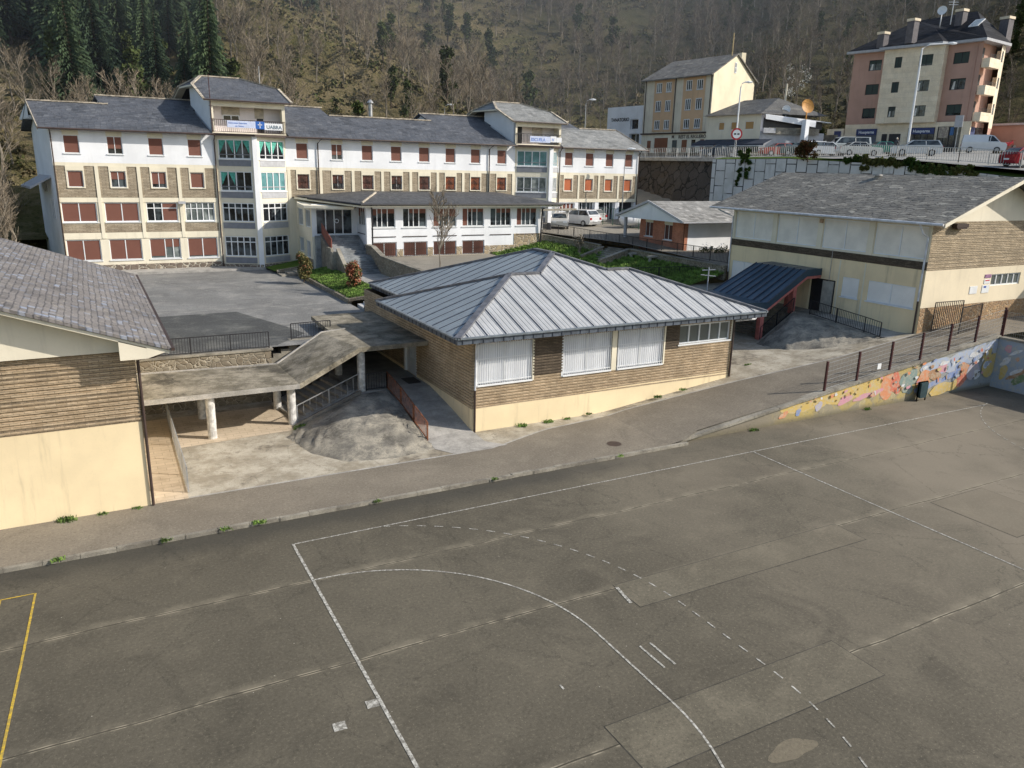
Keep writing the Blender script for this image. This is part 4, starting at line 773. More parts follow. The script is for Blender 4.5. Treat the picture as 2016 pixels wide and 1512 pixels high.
for x0,x1 in ((-1.9,17.2),(27.4,45.2)):
    b=gable(x0,x1,55.0,16.92,52.7,16.03,61,14.4,0); b.build('rear_roof',m_slate,MS)
    b=MB(); b.poly([(x0+.3,61,14),(x0+.3,55,16.8),(x0+.3,52.9,16.0),(x0+.3,52.9,14)]); b.build('rear_gable',m_white,MS)
for (x0,x1,y,z) in ((-7.2,-1.5,ridY,rid),(17.2,27.6,ridY,rid),(45.2,50.3,ridY,rid),(-1.9,17.2,55,16.92),(27.4,45.2,55,16.92)):
    x=x0; b=MB()
    while x<x1-.2: b.bar((x,y,z+.04+random.uniform(-.02,.02)),(x+.45,y,z+.05),.26,.10); x+=.45
    b.build('ridge_tiles',m_ridge,MS)
b=MB(); b.bar((-7.2,47.9,13.93),(-7.2,53,16.07),.06,.3); b.build('verge',m_ridge,MS); b=MB(); b.bar((50.28,47.9,13.98),(50.28,53,16.12),.06,.2)
b.build('verge',m_ridge,MS)
b=MB(); b.hexa([(-7.17,48.6,14.0),(-6.5,48.6,14.0),(-6.5,53,15.9),(-7.17,53,15.9),(-7.17,48.6,14.16),(-6.5,48.6,14.16),(-6.5,53,16.02),(-7.17,53,16.02)]); b.box((-7.17,52.7,14.8),(-6.5,58,15.0)); b.poly([(-7.18,52.6,14.85),(-7.18,58,14.85),(-7.18,58,14.95),(-7.18,53,16.05)]); b.build('soffit',m_white,MS)
b=MB(); b.tube([(-7.2,47.82,13.93),(5.4,47.82,13.93)],.07); b.tube([(11.4,47.82,13.93),(34,47.82,13.93)],.07); b.tube([(39.3,47.82,13.93),(50.3,47.82,13.93)],.07)
islands(b,'gutter',m_gutter,MS)
for pts in ([(-6.45,47.9,13.9),(-6.42,48.35,13.6),(-6.42,48.42,3)],[(5.42,47.9,13.9),(5.42,48.38,13.5),(5.42,48.38,3)],[(14.35,47.9,13.9),(14.1,48.38,13.5),(14.1,48.38,9.1)],[(31.4,47.9,13.9),(31.15,48.38,13.5),(31.15,48.38,8.9)],[(39.35,47.9,13.9),(39.35,48.38,13.5),(39.35,48.38,6.4)],[(49.5,47.9,13.9),(49.55,48.38,13.5),(49.55,48.38,6.4)]):
    b=MB(); b.tube(pts,.055,6); b.build('drainpipe',m_gutter,MS)
# towers
def tower(x0,x1,ez,rl_,rr_,rz_,hf,yh):
    yb_=56.5; zb=14.05
    b=MB()
    b.poly([(x0+.55,yb_,zb),(x0+.55,48.5,zb),(x0+.55,48.5,ez-.05),(x0+.55,yh,hf-.15),(x0+.55,53.8,hf-.15),(x0+.55,53.8,zb)]); b.build('side_wall',m_white,MS)
    b=MB(); b.poly([(x1-.55,48.5,zb),(x1-.55,yb_,zb),(x1-.55,yb_,ez),(x1-.55,48.5,ez)]); b.poly([(x0+.55,yb_,zb),(x0+.55,yb_,ez),(x1-.55,yb_,ez),(x1-.55,yb_,zb)]); b.build('side_wall',m_palecream,MS)
    Fr=FR((0,49.6,0),(1,0,0)); wall('recessed_wall',MS,Fr,x0+.55,x1-.55,zb,ez,[],m_pinkwhite)
    b=MB(); b.fbox(F,x0+.55,x0+.75,zb,ez,-.3,0); b.fbox(F,x1-.8,x1-.55,zb,ez,-.3,0); b.fbox(F,x0+.75,x1-.8,ez-.5,ez,-.2,0); islands(b,'tower_frame',m_cream,MS)
    ym=53.0; ye=48.15; yr=57.9; yk=ym*2-yh
    b=MB(); top=[(x0,ye,ez),(x1,ye,ez),(x1,yh,hf),(rr_,ym,rz_),(rl_,ym,rz_),(x0,yh,hf)]
    b.poly(top); b.poly([(x1,yh,hf),(x1,yk,hf),(rr_,ym,rz_)]); b.poly([(x1,yr,ez),(x0,yr,ez),(x0,yk,hf),(rl_,ym,rz_),(rr_,ym,rz_),(x1,yk,hf)]); b.poly([(x0,yh,hf),(rl_,ym,rz_),(x0,yk,hf)])
    b.build('tower_roof',m_slate if x0<20 else m_slatekiosk if False else m_slate2,MS)
    b=MB(); d=Vector((0,0,-.13))
    for loop in (top,):
        b.poly([Vector(p)+d for p in loop][::-1])
    for p,q in (((x0,ye,ez),(x1,ye,ez)),((x1,ye,ez),(x1,yh,hf)),((x0,yh,hf),(x0,ye,ez)),((x0,yk,hf),(x0,yh,hf)),((x0,yr,ez),(x0,yk,hf))): b.poly([Vector(p)+d,Vector(q)+d,Vector(q),Vector(p)])
    b.poly([Vector(p)+d for p in ((x0,ye,ez),(x0,yh,hf),(x0,yk,hf),(x0,yr,ez))]+[Vector(p)+d for p in ((x0+.6,yr,ez),(x0+.6,yk,hf),(x0+.6,yh,hf),(x0+.6,ye,ez))]) if False else None
    for p,q in (((x0,ye,ez),(x0,yh,hf)),((x0,yh,hf),(x0,yk,hf)),((x0,yk,hf),(x0,yr,ez))): b.poly([Vector(p)+d,Vector(q)+d,Vector(q)+d+Vector((.6,0,0)),Vector(p)+d+Vector((.6,0,0))])
    b.build('eaves',m_palecream,MS)
    b=MB(); b.tube([(x0,ye-.05,ez-.04),(x1,ye-.05,ez-.04)],.06); b.build('gutter',m_gutter,MS)
    b=MB()
    for p,q in (((rl_,ym,rz_),(rr_,ym,rz_)),((rr_,ym,rz_),(x1,yh,hf)),((x1,yh,hf),(x1,ye,ez)),((x0,yh,hf),(rl_,ym,rz_)),((x0,yh,hf),(x0,ye,ez)),((x0,yk,hf),(rl_,ym,rz_)),((x0,yk,hf),(x0,yr,ez))): b.bar(Vector(p)+Vector((0,0,.04)),Vector(q)+Vector((0,0,.04)),.22,.1)
    b.build('ridge_tiles',m_ridge,MS)
    r=empty('balcony_railing',(x0+.7,48.4,14.15),0)
    r.parent=MS; r.matrix_parent_inverse=wm(MS).inverted(); f=MB(); 
    for z in (14.2,15.15): f.bar((x0+.6,48.42,z),(x1-.6,48.42,z),.05)
    u=x0+.62
    while u<x1-.6: f.bar((u,48.42,14.2),(u,48.42,15.15),.03); u+=.16
    bpy.data.objects.remove(r); f.build('balcony_railing',m_gutter if x0<20 else m_dark,MS)
    b=MB(); b.box((x0+.55,48.35,13.95),(x1-.55,49.7,14.14)); b.build('balcony_slab',m_cream,MS)
    return Fr
m_slate2=slate('grey_slate_tower',((.2,.205,.2),(.26,.265,.26),(.34,.345,.34)),.5,.26,'xz',.5,.65)
Fr=tower(4.8,11.95,16.7,6.1,9.3,18.85,18.0,51.1)
b=MB(); b.fbox(Fr,6.55,8.0,15.55,16.35,0,.06); b.fbox(Fr,9.25,10.0,15.4,16.35,0,.05); b.build('shutter_box',plain('beige_box',(.55,.48,.38)),MS)
window(MS,Fr,6.6,7.95,15.1,15.6,n=2,fw=.07,d=.04); b=MB(); b.poly([Fr(9.4,14.2,.02),Fr(9.95,14.2,.02),Fr(9.95,15.4,.02),Fr(9.4,15.4,.02)]); b.build('doorway',m_dark,MS)
Fr=tower(33.55,40.0,16.3,34.6,37.7,18.35,17.5,50.9)
b=MB(); b.poly([Fr(34.9,14.2,.02),Fr(35.6,14.2,.02),Fr(35.6,15.9,.02),Fr(34.9,15.9,.02)]); b.build('doorway',m_dark,MS)
b=MB(); b.fbox(Fr,36.8,38.0,14.6,16.0,0,.05); b.build('shutter',plain('cream_shutter',(.62,.55,.48)),MS)
Fb=FR((0,48.36,0),(1,0,0))
def banner(name,u0,u1,z0,z1,m,label,txts):
    b=MB(); b.fbox(Fb,u0,u1,z0,z1,0,.02); o=b.build(name,m,label=label,cat='banner')
    for (s,u,z,sz,mm) in txts: text(s,Fb,u,z,sz,mm,o,.022)
    return o
m_bw=plain('banner_white',(.78,.80,.84),.6,var=.04); m_bl=plain('banner_pale_blue',(.55,.62,.82),.6,var=.1); m_bb=plain('banner_blue',(.02,.12,.45),.6,var=.05); m_txb=plain('text_blue',(.12,.22,.55),.6); m_txd=plain('text_dark',(.08,.14,.2),.6)
banner('banner',6.55,8.85,14.55,15.1,m_bl,'pale blue banner with two lines of lettering on the left tower balcony',[('Universidad Asturiana',6.65,14.86,.17,m_txb),('de Verano',7.2,14.62,.17,m_txb)])
o=banner('banner',8.85,9.6,14.5,15.12,m_bb,'small royal blue banner with a white cross on the left tower balcony',[]); b=MB(); b.fbox(Fb,9.19,9.25,14.58,15.05,.02,.03); b.fbox(Fb,9.05,9.4,14.82,14.88,.02,.03); b.build('cross',m_bw,o)
banner('banner',9.6,11.1,14.45,15.0,m_bw,'white banner reading UABRA on the left tower balcony',[('UABRA',9.75,14.56,.40,m_txd)])
banner('banner',35.7,38.1,14.35,14.95,m_bl,'pale banner reading ESCUELA on the right tower balcony',[('ESCUELA',35.8,14.48,.42,m_txb)])
banner('banner',38.12,38.8,14.42,15.0,m_bw,'narrow white banner with the letter H on the right tower balcony',[('H',38.25,14.52,.42,m_txb)])
banner('banner',38.82,39.45,14.42,14.9,m_bw,'small white end banner at the right of the right tower balcony',[])
# left porch roof on side
b=MB(); b.prism([(-8.0,50.5,9.5),(-6.5,50.2,10.4),(-6.5,56,10.4),(-8.0,56,9.5)],.15); b.build('side_canopy',m_greypl,MS)
b=MB(); b.tube([(22.9,60,14),(22.9,60,18.0)],.2,10); b.tube([(22.9,60,18.0),(22.9,60,18.08),(22.9,60,18.35)],[.35,.35,.1],10); b.build('chimney_flue',m_galv,label='tall pale metal chimney flue with cap behind the slate roof',cat='chimney')
for (pp,yy,h,lab) in (((511,163),54,3.2,'thin pale mast beside the left tower roof'),):
    q=ony(pp,yy); b=MB(); b.tube([(q.x,yy,16),(q.x,yy,q.z+1.4)],.04,6); b.build('antenna_mast',m_galv,label=lab,cat='mast')
b=MB(); b.tube([(5.35,48.3,14.1),(5.33,48.3,18.6)],.035,6); b.bar((5.2,48.3,16.2),(5.5,48.3,16.2),.03); b.bar((5.2,48.3,15.2),(5.5,48.3,15.2),.03); b.build('flagpole',m_maroon,label='thin rusty flagpole at the left corner of the left tower',cat='flagpole')
b=MB(); q=(2.55,48.35,8.3); b.box((2.2,48.1,8.3),(2.75,48.4,8.5)); b.build('floodlight',m_greypl,label='grey floodlight between the third floor windows of the left wing',cat='floodlight')
def skewed(o):
    for v in o.data.vertices:
        if v.co.y>48.52: v.co.x-=.165*(v.co.y-48.5)
for o_ in [c for c in MS.children_recursive if c.type=='MESH']: skewed(o_)
# ================================================================== ANNEX
AN=empty('entrance_annex',(24,40.3,4.4),0,'white two-storey entrance annex with low dark roof and red grilles','building')
F=FR((0,40.3,0),(1,0,0)); ZA=8.55
up=[(16.15,18.3),(18.95,21.15),(21.74,23.95),(24.5,26.65),(27.26,29.4),(29.95,32.1)]; lw=[(16.15,18.38),(18.97,21.2),(21.73,23.95),(24.5,26.7)]
hs=[(a,c_,6.72,8.32) for a,c_ in up]+[(a,c_,4.27,5.5) for a,c_ in lw]
wall('wall',AN,F,15.9,32.5,3.9,ZA,hs,m_white)
b=MB()
for (a,c_,z0,z1) in ((15.9,18.9,4.0,4.3),(18.4,18.95,4.2,4.9),(21.2,21.7,4.2,5.0),(23.95,24.5,4.2,5.0),(18.9,26.7,4.0,4.25),(26.7,29.7,3.9,5.0),(29.7,32.5,3.9,6.0)): b.poly([F(a,z0,.03),F(c_,z0,.03),F(c_,z1,.03),F(a,z1,.03)]); b.poly([F(a,z1,.03),F(c_,z1,.03),F(c_,z1,0),F(a,z1,0)])
b.build('stone_base',m_stonetan if False else stonem('pale_crazy_stone',(.50,.40,.26),(.36,.29,.2),(.55,.50,.42),2.2),AN)
b=MB()
for a,c_ in up[:]: b.fbox(F,a-.02,c_+.02,5.92,5.98,0,.05)
islands(b,'string_course',m_gutter,AN)
for i,(a,c_) in enumerate(up):
    L=c_-a; lft= i in (0,1,4); pl=MB()
    col=[.26,.45,.68] if i!=4 else [.28,.52,.74]
    frc={0:[.35,.25,.25,.25],1:[0,.25,.25,.25],2:[1,.45,.45,.45],3:[1,.2,.2,.2],4:[0,.25,.25,.25],5:[1,.25,.25,.25]}[i]
    window(AN,F,a,c_,6.72,8.32,kind='shutter',cols=col,frac=frc,fw=.07,sill=m_frame,d=-.1)
for a,c_ in lw: window(AN,F,a,c_,4.27,5.5,kind='shutter',n=2,fw=.07,sill=m_cream,d=-.08,grille=True)
Fs=FR((15.9,0,0),(0,-1,0)); wall('side_wall',AN,Fs,-43.4,-40.3,3.4,ZA,[(-43.1,-40.9,6.8,8.3)],m_white)
window(AN,Fs,-43.1,-40.9,6.8,8.3,kind='shutter',cols=[.3,.55,.78],frac=[.5,.2,.2,.2],fw=.07)
b=MB(); b.fbox(Fs,-43.1,-40.7,6.1,6.16,0,.04); islands(b,'string_course',m_gutter,AN)
b=MB(); b.box((15.7,40.1,3.9),(16.1,40.5,8.5)); b.build('corner_column',m_white,AN)
b=MB(); b.poly([(32.5,40.3,3.9),(32.5,48.5,3.9),(32.5,48.5,8.5),(32.5,40.3,8.5)]); b.build('side_wall',m_white,AN)
Fp=FR((0,43.4,0),(1,0,0)); wall('porch_wall',AN,Fp,12.0,15.9,5.8,8.5,[(12.35,15.55,5.95,8.4)],m_white)
window(AN,Fp,12.35,15.55,5.95,8.4,cols=[.27,.5,.73],tr=.14,fw=.09,glass=m_glass,name='entrance_door')
b=MB(); b.tube([Fp(14.15+.16*math.cos(t*.5),7.1+.16*math.sin(t*.5),-.02) for t in range(-6,7)],.04,6); b.build('door_emblem',m_bw,AN)
b=MB(); b.fbox(Fp,12.3,15.6,5.6,6.0,0,.06); b.build('threshold',m_white,AN)
Fl=FR((12.0,0,0),(0,-1,0)); wall('side_wall',AN,Fl,-48.5,-43.4,2.9,8.5,[(-48.1,-46.3,6.5,8.0),(-45.6,-43.8,6.5,8.0),(-48.0,-46.4,4.2,5.5),(-45.6,-44.1,3.9,5.4)],m_palecream)
for h in ((-48.1,-46.3,6.5,8.0),(-45.6,-43.8,6.5,8.0),(-48.0,-46.4,4.2,5.5),(-45.6,-44.1,3.9,5.4)): window(AN,Fl,*h,n=4,tr=.0,fw=.08)
b=MB(); b.fbox(Fl,-48.5,-43.4,2.6,3.9,0,.06); b.build('concrete_base',m_conc,AN)
b=MB(); b.poly([(12.0,43.4,3.0),(15.9,43.4,3.0),(15.9,43.4,5.8),(12.0,43.4,5.8)]); b.build('wall',m_palecream,AN)
b=MB(); fl,frr,r0,r1=(15.0,39.4,8.72),(34.3,39.4,8.72),(17.9,44.2,9.42),(28.9,44.2,9.42)
bl=(12.2,45.5,8.95)
b.poly([fl,frr,r1,r0]); b.poly([frr,(34.3,48.4,8.72),(32,48.4,9.42),r1]); b.poly([(11.8,48.4,9.0),(12.2,45.0,8.98),fl,r0,(17.9,48.4,9.42)]); b.poly([r0,r1,(32,48.4,9.42),(17.9,48.4,9.42)]); b.build('roof',m_fibre,AN)
b=MB()
P=[(34.3,48.4,8.72),frr,fl,(12.2,45.0,8.98),(11.8,48.4,9.0)]
for p,q in zip(P[1:],P[2:]): b.poly([Vector(p)+Vector((0,0,-.28)),Vector(p)+Vector((0,0,-.1)),Vector(q)+Vector((0,0,-.1)),Vector(q)+Vector((0,0,-.28))])
b.poly([Vector(p)+Vector((0,0,-.28)) for p in (frr,fl,(12.2,45.0,8.98),(11.8,48.4,9.0),(34.3,48.4,8.72))][::-1]); b.build('eaves',m_palecream,AN)
b=MB(); b.tube([(34.3,39.33,8.66),(15.0,39.33,8.66)],.09); b.tube([(15.0,39.33,8.66),(12.15,45,8.92)],.09); b.tube([(15.9,39.4,8.6),(16.2,40.1,8.2),(16.2,40.15,4.2)],.07); b.tube([(33.2,39.4,8.6),(32.5,40.0,8.2),(32.45,40.2,4.6)],.08); b.build('gutter',m_dark,AN)
b=MB(); b.prism([(11.3,45.2,8.55),(11.3,43.0,8.42),(15.0,41.2,8.38),(16.0,43.4,8.5),(12.0,48.4,8.6)],.22); b.build('porch_roof',m_palecream,AN)
b=MB(); b.tube([(15.2,39.6,8.77),(17.9,44.1,9.45)],.1,6); b.build('ridge_tiles',m_ridge,AN)
# ================================================================== TERRACES AND STAIRS
b=MB(); b.grid([[(12.35,y,3.42),(15.6,y,3.42)] for y in (23.5,30,36.6)]); b.build('terrace_path',m_edge,kind='structure')
b=MB(); b.grid([[(15.6,y,4.25+(y-27)*.004),(22,y,4.25),(27.5,y,4.25)] for y in (23,30,36,40.3)]); b.build('upper_terrace',m_lot,kind='structure')
b=MB(); steps(b,(13.0,36.5,3.4),(13.0,39.0,4.6),(2.7,0,0),8); b.box((12.9,39.0,2.8),(15.88,40.2,4.6)); steps(b,(13.0,40.2,4.6),(13.0,43.0,5.9),(2.85,0,0),9); b.box((12.2,43.0,2.8),(15.88,43.4,5.9)); b.build('front_stairs',concrete('blue_grey_steps',(.34,.36,.37),(.17,.18,.19),.5,1.5,crack=False),label='wide grey stone stairs climbing to the annex entrance doors',cat='stairs')
pw=empty('parapet_wall',(15.7,36,3.4),0,'stone parapet wall right of the entrance stairs with sloping coping','wall')
b=MB(); pts=[(15.75,40.2,5.3),(15.75,38.6,5.3),(15.75,36.3,4.75),(15.75,30,4.65),(15.75,24,4.6)]
for p,q in zip(pts,pts[1:]): b.hexa([(15.6,q[1],3.2),(15.9,q[1],3.2),(15.9,p[1],3.2),(15.6,p[1],3.2),(15.6,q[1],q[2]),(15.9,q[1],q[2]),(15.9,p[1],p[2]),(15.6,p[1],p[2])])
b.build('masonry',m_stonesm,pw); b=MB()
for p,q in zip(pts,pts[1:]): b.bar(Vector(p)+Vector((0,0,.05)),Vector(q)+Vector((0,0,.05)),.42,.1)
b.build('coping',m_conc,pw)
pw=empty('parapet_wall',(12.7,36,2.8),0,'stepped dark concrete parapet left of the entrance stairs','wall')
b=MB(); b.hexa([(12.65,36.2,2.8),(12.95,36.2,2.8),(12.95,38.6,2.8),(12.65,38.6,2.8),(12.65,36.2,3.9),(12.95,36.2,3.9),(12.95,38.6,5.3),(12.65,38.6,5.3)]); b.box((12.3,38.6,2.8),(12.95,38.9,5.0)); b.box((12.3,38.9,2.8),(12.5,40.3,5.25)); b.hexa([(12.6,40.3,2.8),(12.95,40.3,2.8),(12.95,43.2,2.8),(12.6,43.2,2.8),(12.6,40.3,4.9),(12.95,40.3,4.9),(12.95,43.2,6.0),(12.6,43.2,6.0)]); b.build('masonry',m_conc,pw)
railing('stair_railing',[(12.8,40.4,4.9),(12.8,43.3,6.0)],.95,'rusty red panel railing beside the upper entrance steps',m=plain('rust_red_rail',(.30,.10,.07),.7),sp=.06,w=.05)
# grass bank with bushes
b=MB(); b.grid([[(10.35,y,3.02),(11.3,y,3.25),(12.6,y,3.42)] for y in (27.6,31,35,39,41.2)]); b.build('lawn_bank',m_grass,kind='structure')
b=MB(); b.grid([[(10.6,y,3.0),(12.3,y,3.38)] for y in (18,21,24.4)]); b.build('lawn_bank',m_grass,kind='structure')
b=MB(); b.grid([[(8.8,43.6,3.0),(11.9,43.6,3.3)],[(8.6,46.6,3.0),(11.9,48,3.4)]]); b.build('lawn_bank',m_grass,kind='structure')
b=MB()
for i in range(30):
    y=27.3+i*.5; b.box((10.15,y+.01,2.7),(10.38,y+.49,3.1+random.uniform(-.02,.02)))
for i in range(13): b.box((10.3,18+i*.48,2.7),(10.5,18.46+i*.48,3.05))
b.bar((10.2,27.3,3.05),(12.5,26.2,3.5),.25,.2); b.bar((10.4,24.6,3.0),(12.4,24.5,3.45),.25,.15); b.bar((8.9,43.4,3.0),(11.7,43.5,3.35),.2,.25); b.build('garden_kerb',m_stonesm,label='low stone kerb edging the grass bank beside the yard',cat='kerb')
b=MB(); steps(b,(10.4,24.8,2.8),(12.4,24.8,3.42),(.1,1.6,0),5); b.build('garden_steps',plain('pale_step',(.50,.50,.49),.8),label='short flight of pale steps from the yard up to the terrace path',cat='stairs')
b=MB(); 
for i in range(4): b.box((8.9+i*.6,41.6,2.8),(9.5+i*.6,43.2,2.9+i*.12))
b.build('garden_steps',m_conc,label='wide grey steps beside the left bush near the main school',cat='stairs')
b=MB(); b.tube([(10.9,23.9,2.8),(10.9,23.9,3.3)],.24,12); b.tube([(10.9,23.9,3.3),(10.9,23.9,3.6)],[.2,.24],12); b.build('litter_bin',plain('bin_blue_grey',(.13,.20,.25)),label='blue-grey litter bin at the foot of the pale garden steps',cat='litter bin')
# slope right of the annex
LN=[Vector((32.7,41.0,5.85)),Vector((37.0,34.9,5.15)),Vector((38.75,22.2,4.8))]
LN=[Vector((32.7,41.0,5.85)),Vector((36.6,35.4,5.2)),Vector((37.4,33.5,5.1)),Vector((38.75,22.3,4.8))]
def zl_(x,y):
    best=None
    for a,c_ in zip(LN,LN[1:]):
        ab=(c_-a).xy; t=clamp(((Vector((x,y))-a.xy).dot(ab))/ab.length_squared,0,1); p=a.lerp(c_,t); d=(Vector((x,y))-p.xy).length
        if best is None or d<best[0]: best=(d,p.z)
    return best
rows=[]
for j in range(15):
    f=j/14; row=[]
    y=22.3+(41-22.3)*f
    xr_=38.6 if y<22.3 else None
    for a,c_ in zip(LN,LN[1:]):
        if c_.y<=y<=a.y: xr_=a.x+(c_.x-a.x)*(y-a.y)/(c_.y-a.y)
    xl=25.5+(27.5-25.5)*f
    for i in range(13):
        x=xl+(xr_-.1-xl)*(i/12); d,z=zl_(x,y); base=3.45+(y-22)*.043; row.append((x,y,max(base,z-.55-.22*d)))
    rows.append(row)
b=MB(); b.grid(rows); b.smooth=True; b.build('lawn_slope',m_grass,kind='structure')
b=MB(); b.poly([(24.2,18,2.6),(39.0,18,2.9),(39.0,22.5,3.5),(24.2,22.5,3.4)]); b.build('back_court',m_conc,kind='structure')
ww=empty('garden_wall',(36.9,33,4.8),0,'low stone garden wall with pale coping above the right lawn','wall'); b=MB(); bc=MB()
segs=[(LN[0],Vector((36.3,35.8,5.22))),(Vector((37.55,33.0,5.08)),LN[3])]
for a,c_ in segs:
    b.bar(a+Vector((0,0,-.55)),c_+Vector((0,0,-.55)),.28,1.1); bc.bar(a+Vector((0,0,.03)),c_+Vector((0,0,.03)),.38,.08)
b.bar((36.4,35.6,4.6),(33.9,35.3,3.9),.3,.9); b.bar((37.5,33.2,4.6),(34.1,32.7,3.8),.34,.9); b.build('masonry',m_stonesm,ww); bc.bar((36.4,35.6,5.1),(33.9,35.3,4.4),.36,.08); bc.bar((37.5,33.2,5.1),(34.1,32.7,4.3),.4,.08); bc.build('coping',m_conc,ww)
b=MB(); steps(b,(34.1,33.2,3.8),(37.3,33.6,5.08),(-.1,2.0,0),9); b.build('lawn_stairs',m_conc,label='grey stairs between stone walls crossing the right lawn',cat='stairs')
pr=[(33.3,41.2,5.9),(36.9,35.9,5.3),(37.9,33.2,5.15),(39.2,22.6,4.95)]
railing('railing',pr,1.0,'long black bar railing on the garden wall below the parking area',sp=.14)
railing('railing',[(31.0,25.9,3.6),(38.6,25.0,3.6)],.9,'black bar railing at the foot of the right lawn near the school corner',sp=.15)
for i,pp in enumerate(((1236,503),(1247,507),(1287,513),(1317,517),(1334,517),(1349,520),(1365,522),(1382,526))):
    q=onz(pp,4.35+(.1 if i<3 else 0)); b=MB(); s_2=(.55,.4,.6,.25,.3,.3,.35,.35)[i]
    b.prism([(q.x-s_2,q.y-.25,q.z+.42),(q.x+s_2,q.y-.2,q.z+.45),(q.x+s_2,q.y+.25,q.z+.42),(q.x-s_2,q.y+.2,q.z+.4)],.14)
    if i in (0,1,2,7):
        for dx in (-.7,.6): b.box((q.x+dx*s_2-.07,q.y-.1,q.z-.3),(q.x+dx*s_2+.09,q.y+.1,q.z+.3))
    b.build('stone_seat',m_edge,label=['rough pale stone bench nearest the lawn stairs','small rough stone bench second from the lawn stairs','large rough stone table alone in the middle of the lawn','first of four flat pale stones along the lawn wall','second of four flat pale stones along the lawn wall','third of four flat pale stones along the lawn wall','fourth flat pale stone, nearest the small stone table','small pale stone table at the right end of the lawn'][i],cat='stone seat',group='rough stone seats on the lawn')
# parking sheet
def zpk(x,y): 
    z=4.95+(y-24)*.062
    return z+ max(0,(x-47))*.3*clamp((y-30)/8,0,1) if x>47 else z
rows=[]
for j in range(14):
    y=22.3+j*2.8; row=[]
    xl=None
    for a,c_ in zip(LN,LN[1:]):
        if c_.y<=y<=a.y: xl=a.x+(c_.x-a.x)*(y-a.y)/(c_.y-a.y)+.1
    if xl is None: xl=38.7 if y<23 else 32.6
    for i in range(12): x=xl+(60-xl)*i/11; row.append((x,y,zpk(x,y)))
    rows.append(row)
b=MB(); b.grid(rows); b.build('parking_ground',m_lot,kind='structure')
# ================================================================== MURAL WALL
def ztop(x): return .24+(x-18.85)*.125 if x<27 else 1.26+(x-27)*.123
MW=empty('mural_wall',(30,2.3,0),0,'long painted concrete retaining wall rising along the far side of the court','wall')
b=MB(); n=30
for i in range(n):
    x0=17.7+(41.5-17.7)*i/n; x1=17.7+(41.5-17.7)*(i+1)/n
    b.hexa([(x0,2.3,-.05),(x1,2.3,-.05),(x1,2.62,-.05),(x0,2.62,-.05),(x0,2.3,max(.02,ztop(x0)-.1)),(x1,2.3,max(.02,ztop(x1)-.1)),(x1,2.62,max(.02,ztop(x1)-.1)),(x0,2.62,max(.02,ztop(x0)-.1))])
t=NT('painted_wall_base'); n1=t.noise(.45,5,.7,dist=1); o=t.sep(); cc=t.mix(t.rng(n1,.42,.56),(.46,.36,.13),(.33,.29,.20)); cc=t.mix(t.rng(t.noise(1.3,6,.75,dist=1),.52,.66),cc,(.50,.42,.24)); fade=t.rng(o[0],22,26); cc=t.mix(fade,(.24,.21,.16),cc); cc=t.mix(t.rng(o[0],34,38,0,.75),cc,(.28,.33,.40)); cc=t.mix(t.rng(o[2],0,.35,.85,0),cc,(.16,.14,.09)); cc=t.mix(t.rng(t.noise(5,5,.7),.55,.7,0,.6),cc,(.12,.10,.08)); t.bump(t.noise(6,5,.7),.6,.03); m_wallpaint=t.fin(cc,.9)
b.build('masonry',m_wallpaint,MW); b=MB()
for i in range(n):
    x0=17.5+(41.5-17.5)*i/n; x1=17.5+(41.5-17.5)*(i+1)/n; w0=.06+random.uniform(0,.03); za,zb=max(.1,ztop(x0)),max(.1,ztop(x1))
    b.hexa([(x0,2.3-w0,za-.1),(x1,2.3-w0,zb-.1),(x1,2.68,zb-.1),(x0,2.68,za-.1),(x0,2.3-w0,za+.02),(x1,2.3-w0,zb+.02),(x1,2.68,zb+.02),(x0,2.68,za+.02)])
b.build('coping',m_conc,MW)
def mur(name,col,wear=.45):
    t=NT(name); n=t.noise(3.5,6,.8,dist=.6); c=t.mix(t.rng(n,.46,.60,.04,wear+.2),col,(.50,.45,.34)); c=t.mix(.08,c,(.55,.52,.45)); c=t.mix(t.rng(t.noise(7,4,.8),.6,.72,0,.6),c,(.15,.12,.1)); t.bump(n,.4,.02); return t.fin(c,.9)
MC={'o':mur('mural_orange',(.66,.23,.09)),'r':mur('mural_red',(.60,.11,.05)),'p':mur('mural_pink',(.62,.27,.36)),'b':mur('mural_blue',(.16,.25,.52)),'s':mur('mural_sky',(.36,.44,.60)),'y':mur('mural_yellow',(.60,.42,.10)),'g':mur('mural_teal',(.17,.26,.25)),'n':mur('mural_brown',(.36,.17,.07)),'w':mur('mural_white',(.66,.68,.72)),'k':mur('mural_dark',(.08,.08,.09)),'G':mur('mural_green',(.12,.20,.08)),'l':mur('mural_lilac',(.42,.40,.52))}
z9=lambda p:(1380+p[0]/3.17,480+p[1]/3.17)
def blobm(key,cx,cy,rx,ry,seed,lay,plane='y',rough=.22,n=22):
    r=random.Random(seed); ph=[r.uniform(0,6.28) for _ in range(4)]; pts=[]
    for i in range(n):
        t=2*math.pi*i/n; f=1+rough*sum(math.sin((k+2)*t+ph[k])/(k+1.3) for k in range(4)); px=z9((cx+rx*f*math.cos(t),cy+ry*f*math.sin(t)-rx*f*math.cos(t)*.42))
        q=ony(px,2.297-.002*lay) if plane=='y' else onx(px,41.395-.002*lay)
        if plane=='y': q.z=min(q.z,ztop(q.x)-.11); q.z=max(q.z,.02); q.x=min(q.x,41.38)
        else: q.z=clamp(q.z,.02,2.86); q.y=min(q.y,2.28)
        pts.append(q)
    b=MB(); b.poly(pts[::-1] if plane=='y' else pts[::-1]); b.build('mural_patch',MC[key],MW if plane=='y' else MW2)
